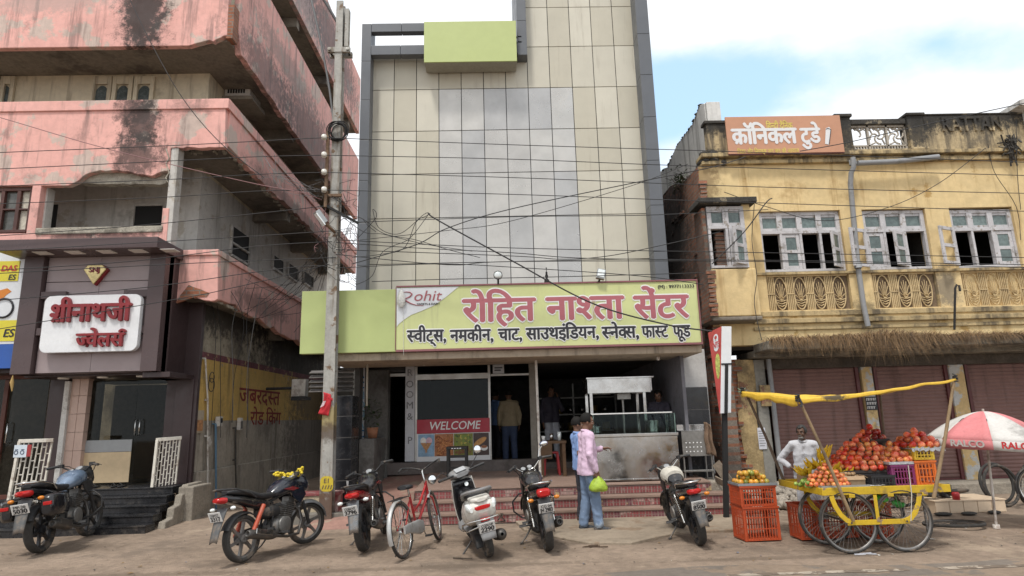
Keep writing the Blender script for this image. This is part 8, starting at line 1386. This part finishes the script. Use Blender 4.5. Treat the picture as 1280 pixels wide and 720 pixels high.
# pipes and boxes on the alley wall
XA = XS+.02
def wallpt(x, y): return atX(x, y, XA)
for nm, xs_, m_, lb, r in (('pipe', [(254, 448), (257, 500), (257, 545), (257, 636)], m_pole, 'white conduit pipe on the alley wall nearest the maroon pier', .018), ('pipe', [(267, 530), (267.5, 640)], M('blue_pipe', (.12, .22, .32), .5, var=.1), 'pale blue pipe on the alley wall beside the meter', .022), ('pipe', [(292, 535), (292, 575), (293, 630)], m_exh, 'dark rusty pipe on the alley wall below the red words', .02)):
    k = MB(m_); k.tube([wallpt(*q)+V((.04, 0, 0)) for q in xs_], r, 7); [k.obox(wallpt(*q)+V((.015, 0, 0)), (.05, .07, .03)) for q in xs_]; tag(build(nm, k), lb, 'pipe', 'pipes on the alley wall')
p = wallpt(248, 527); em_ = thing('notice_board', 'small pale wall notice with an orange picture beside the maroon pier', 'notice', p); k = MB(M('stained_card', (.45, .38, .28), .8, var=.15)); k.obox(p, (.03, .36, .42)); build('board', k, em_); k = MB(M('orange_print', (.45, .22, .1), .8, var=.4, sc=14)); k.obox(p+V((.018, .01, -.07)), (.006, .28, .2)); build('picture', k, em_)
p = wallpt(270, 527)+V((.06, 0, 0)); mt = thing('electric_meter', 'small white electric meter on the alley wall with dangling wires', 'meter', p); k = MB(m_pole); k.obox(p, (.1, .16, .2)); build('case', k, mt, bevel=.02); k = MB(m_dark); k.cyl(p+V((.052, 0, .02)), (1, 0, 0), .05, .006, 14); build('dial', k, mt)
p = wallpt(297, 530)+V((.05, 0, 0)); jb = thing('junction_box', 'pale junction box on the alley wall under the red painted words', 'box', p); k = MB(m_pole); k.obox(p, (.08, .14, .26)); build('case', k, jb, bevel=.01); k = MB(m_grm); k.obox(p+V((.042, 0, -.02)), (.008, .1, .16)); build('lid', k, jb)
p = wallpt(258, 552)+V((.06, 0, 0)); k = MB(m_pole); k.obox(p, (.01, .12, .16), (.7, 0, 0)); k.tube([p+V((0, 0, .09)), p+V((-.02, 0, .3))], .004, 4); tag(build('tag_card', k), 'small square card dangling on the alley wall from a string', 'card')
p = atX(375, 485, -4.9); q = atX(375, 485, XS); wl = thing('wall_light', 'boxy flood light on an arm far down the dark alley wall', 'lamp', p); k = MB(m_pole); k.obox(p, (.34, .25, .42)); build('housing', k, wl, bevel=.015); k = MB(m_mbk); k.tube([(XS, p.y, p.z), p], .035, 7); k.obox(p+V((.05, -.05, -.26)), (.4, .3, .08)); build('arm', k, wl)
k = MB(m_mbk); p = atX(262, 478, XA); k.torus(p+V((.04, 0, .1)), (1, 0, 0), .1, .008, 18, 5); k.torus(p+V((.04, 0, -.05)), (1, 0, 0), .13, .008, 18, 5); tag(build('wire_loops', k), 'coils of spare wire hung on the yellow band of the alley wall', 'wire')
p = at(15, 478, 11.0); k = MB(M('dry_husk', (.42, .28, .1), .9)); k.tube([p+V((0, 0, .12)), p, p+V((.02, 0, -.15))], [.006, .035, .01], 6); tag(build('charm', k), 'small dried charm hanging under the blue sign', 'charm')
# litter
for i, (x, y, lb, c) in enumerate(((578, 700, 'dark stick lying on the dust in front of the white scooter', (.05, .035, .025)), (1083, 694, 'scrap of pale foil on the road edge by the cart wheel', (.45, .46, .5)), (745, 684, 'brown muddy patch of rubbish in front of the concrete apron', (.08, .05, .03)))):
    p = gz(x, y); k = MB(M(('stick_brown', 'foil_scrap', 'mud_brown')[i], c, .8, var=.2)); [k.obox((p.x+random.gauss(0, .06), p.y+random.gauss(0, .02), .012), (.12, .015, .012), (0, random.gauss(0, .1), random.gauss(0, .3))) for j in range((2, 3, 9)[i])]; tag(build(('stick', 'foil_scrap', 'rubbish')[i], k), lb, 'litter')
bpy.context.view_layer.update()
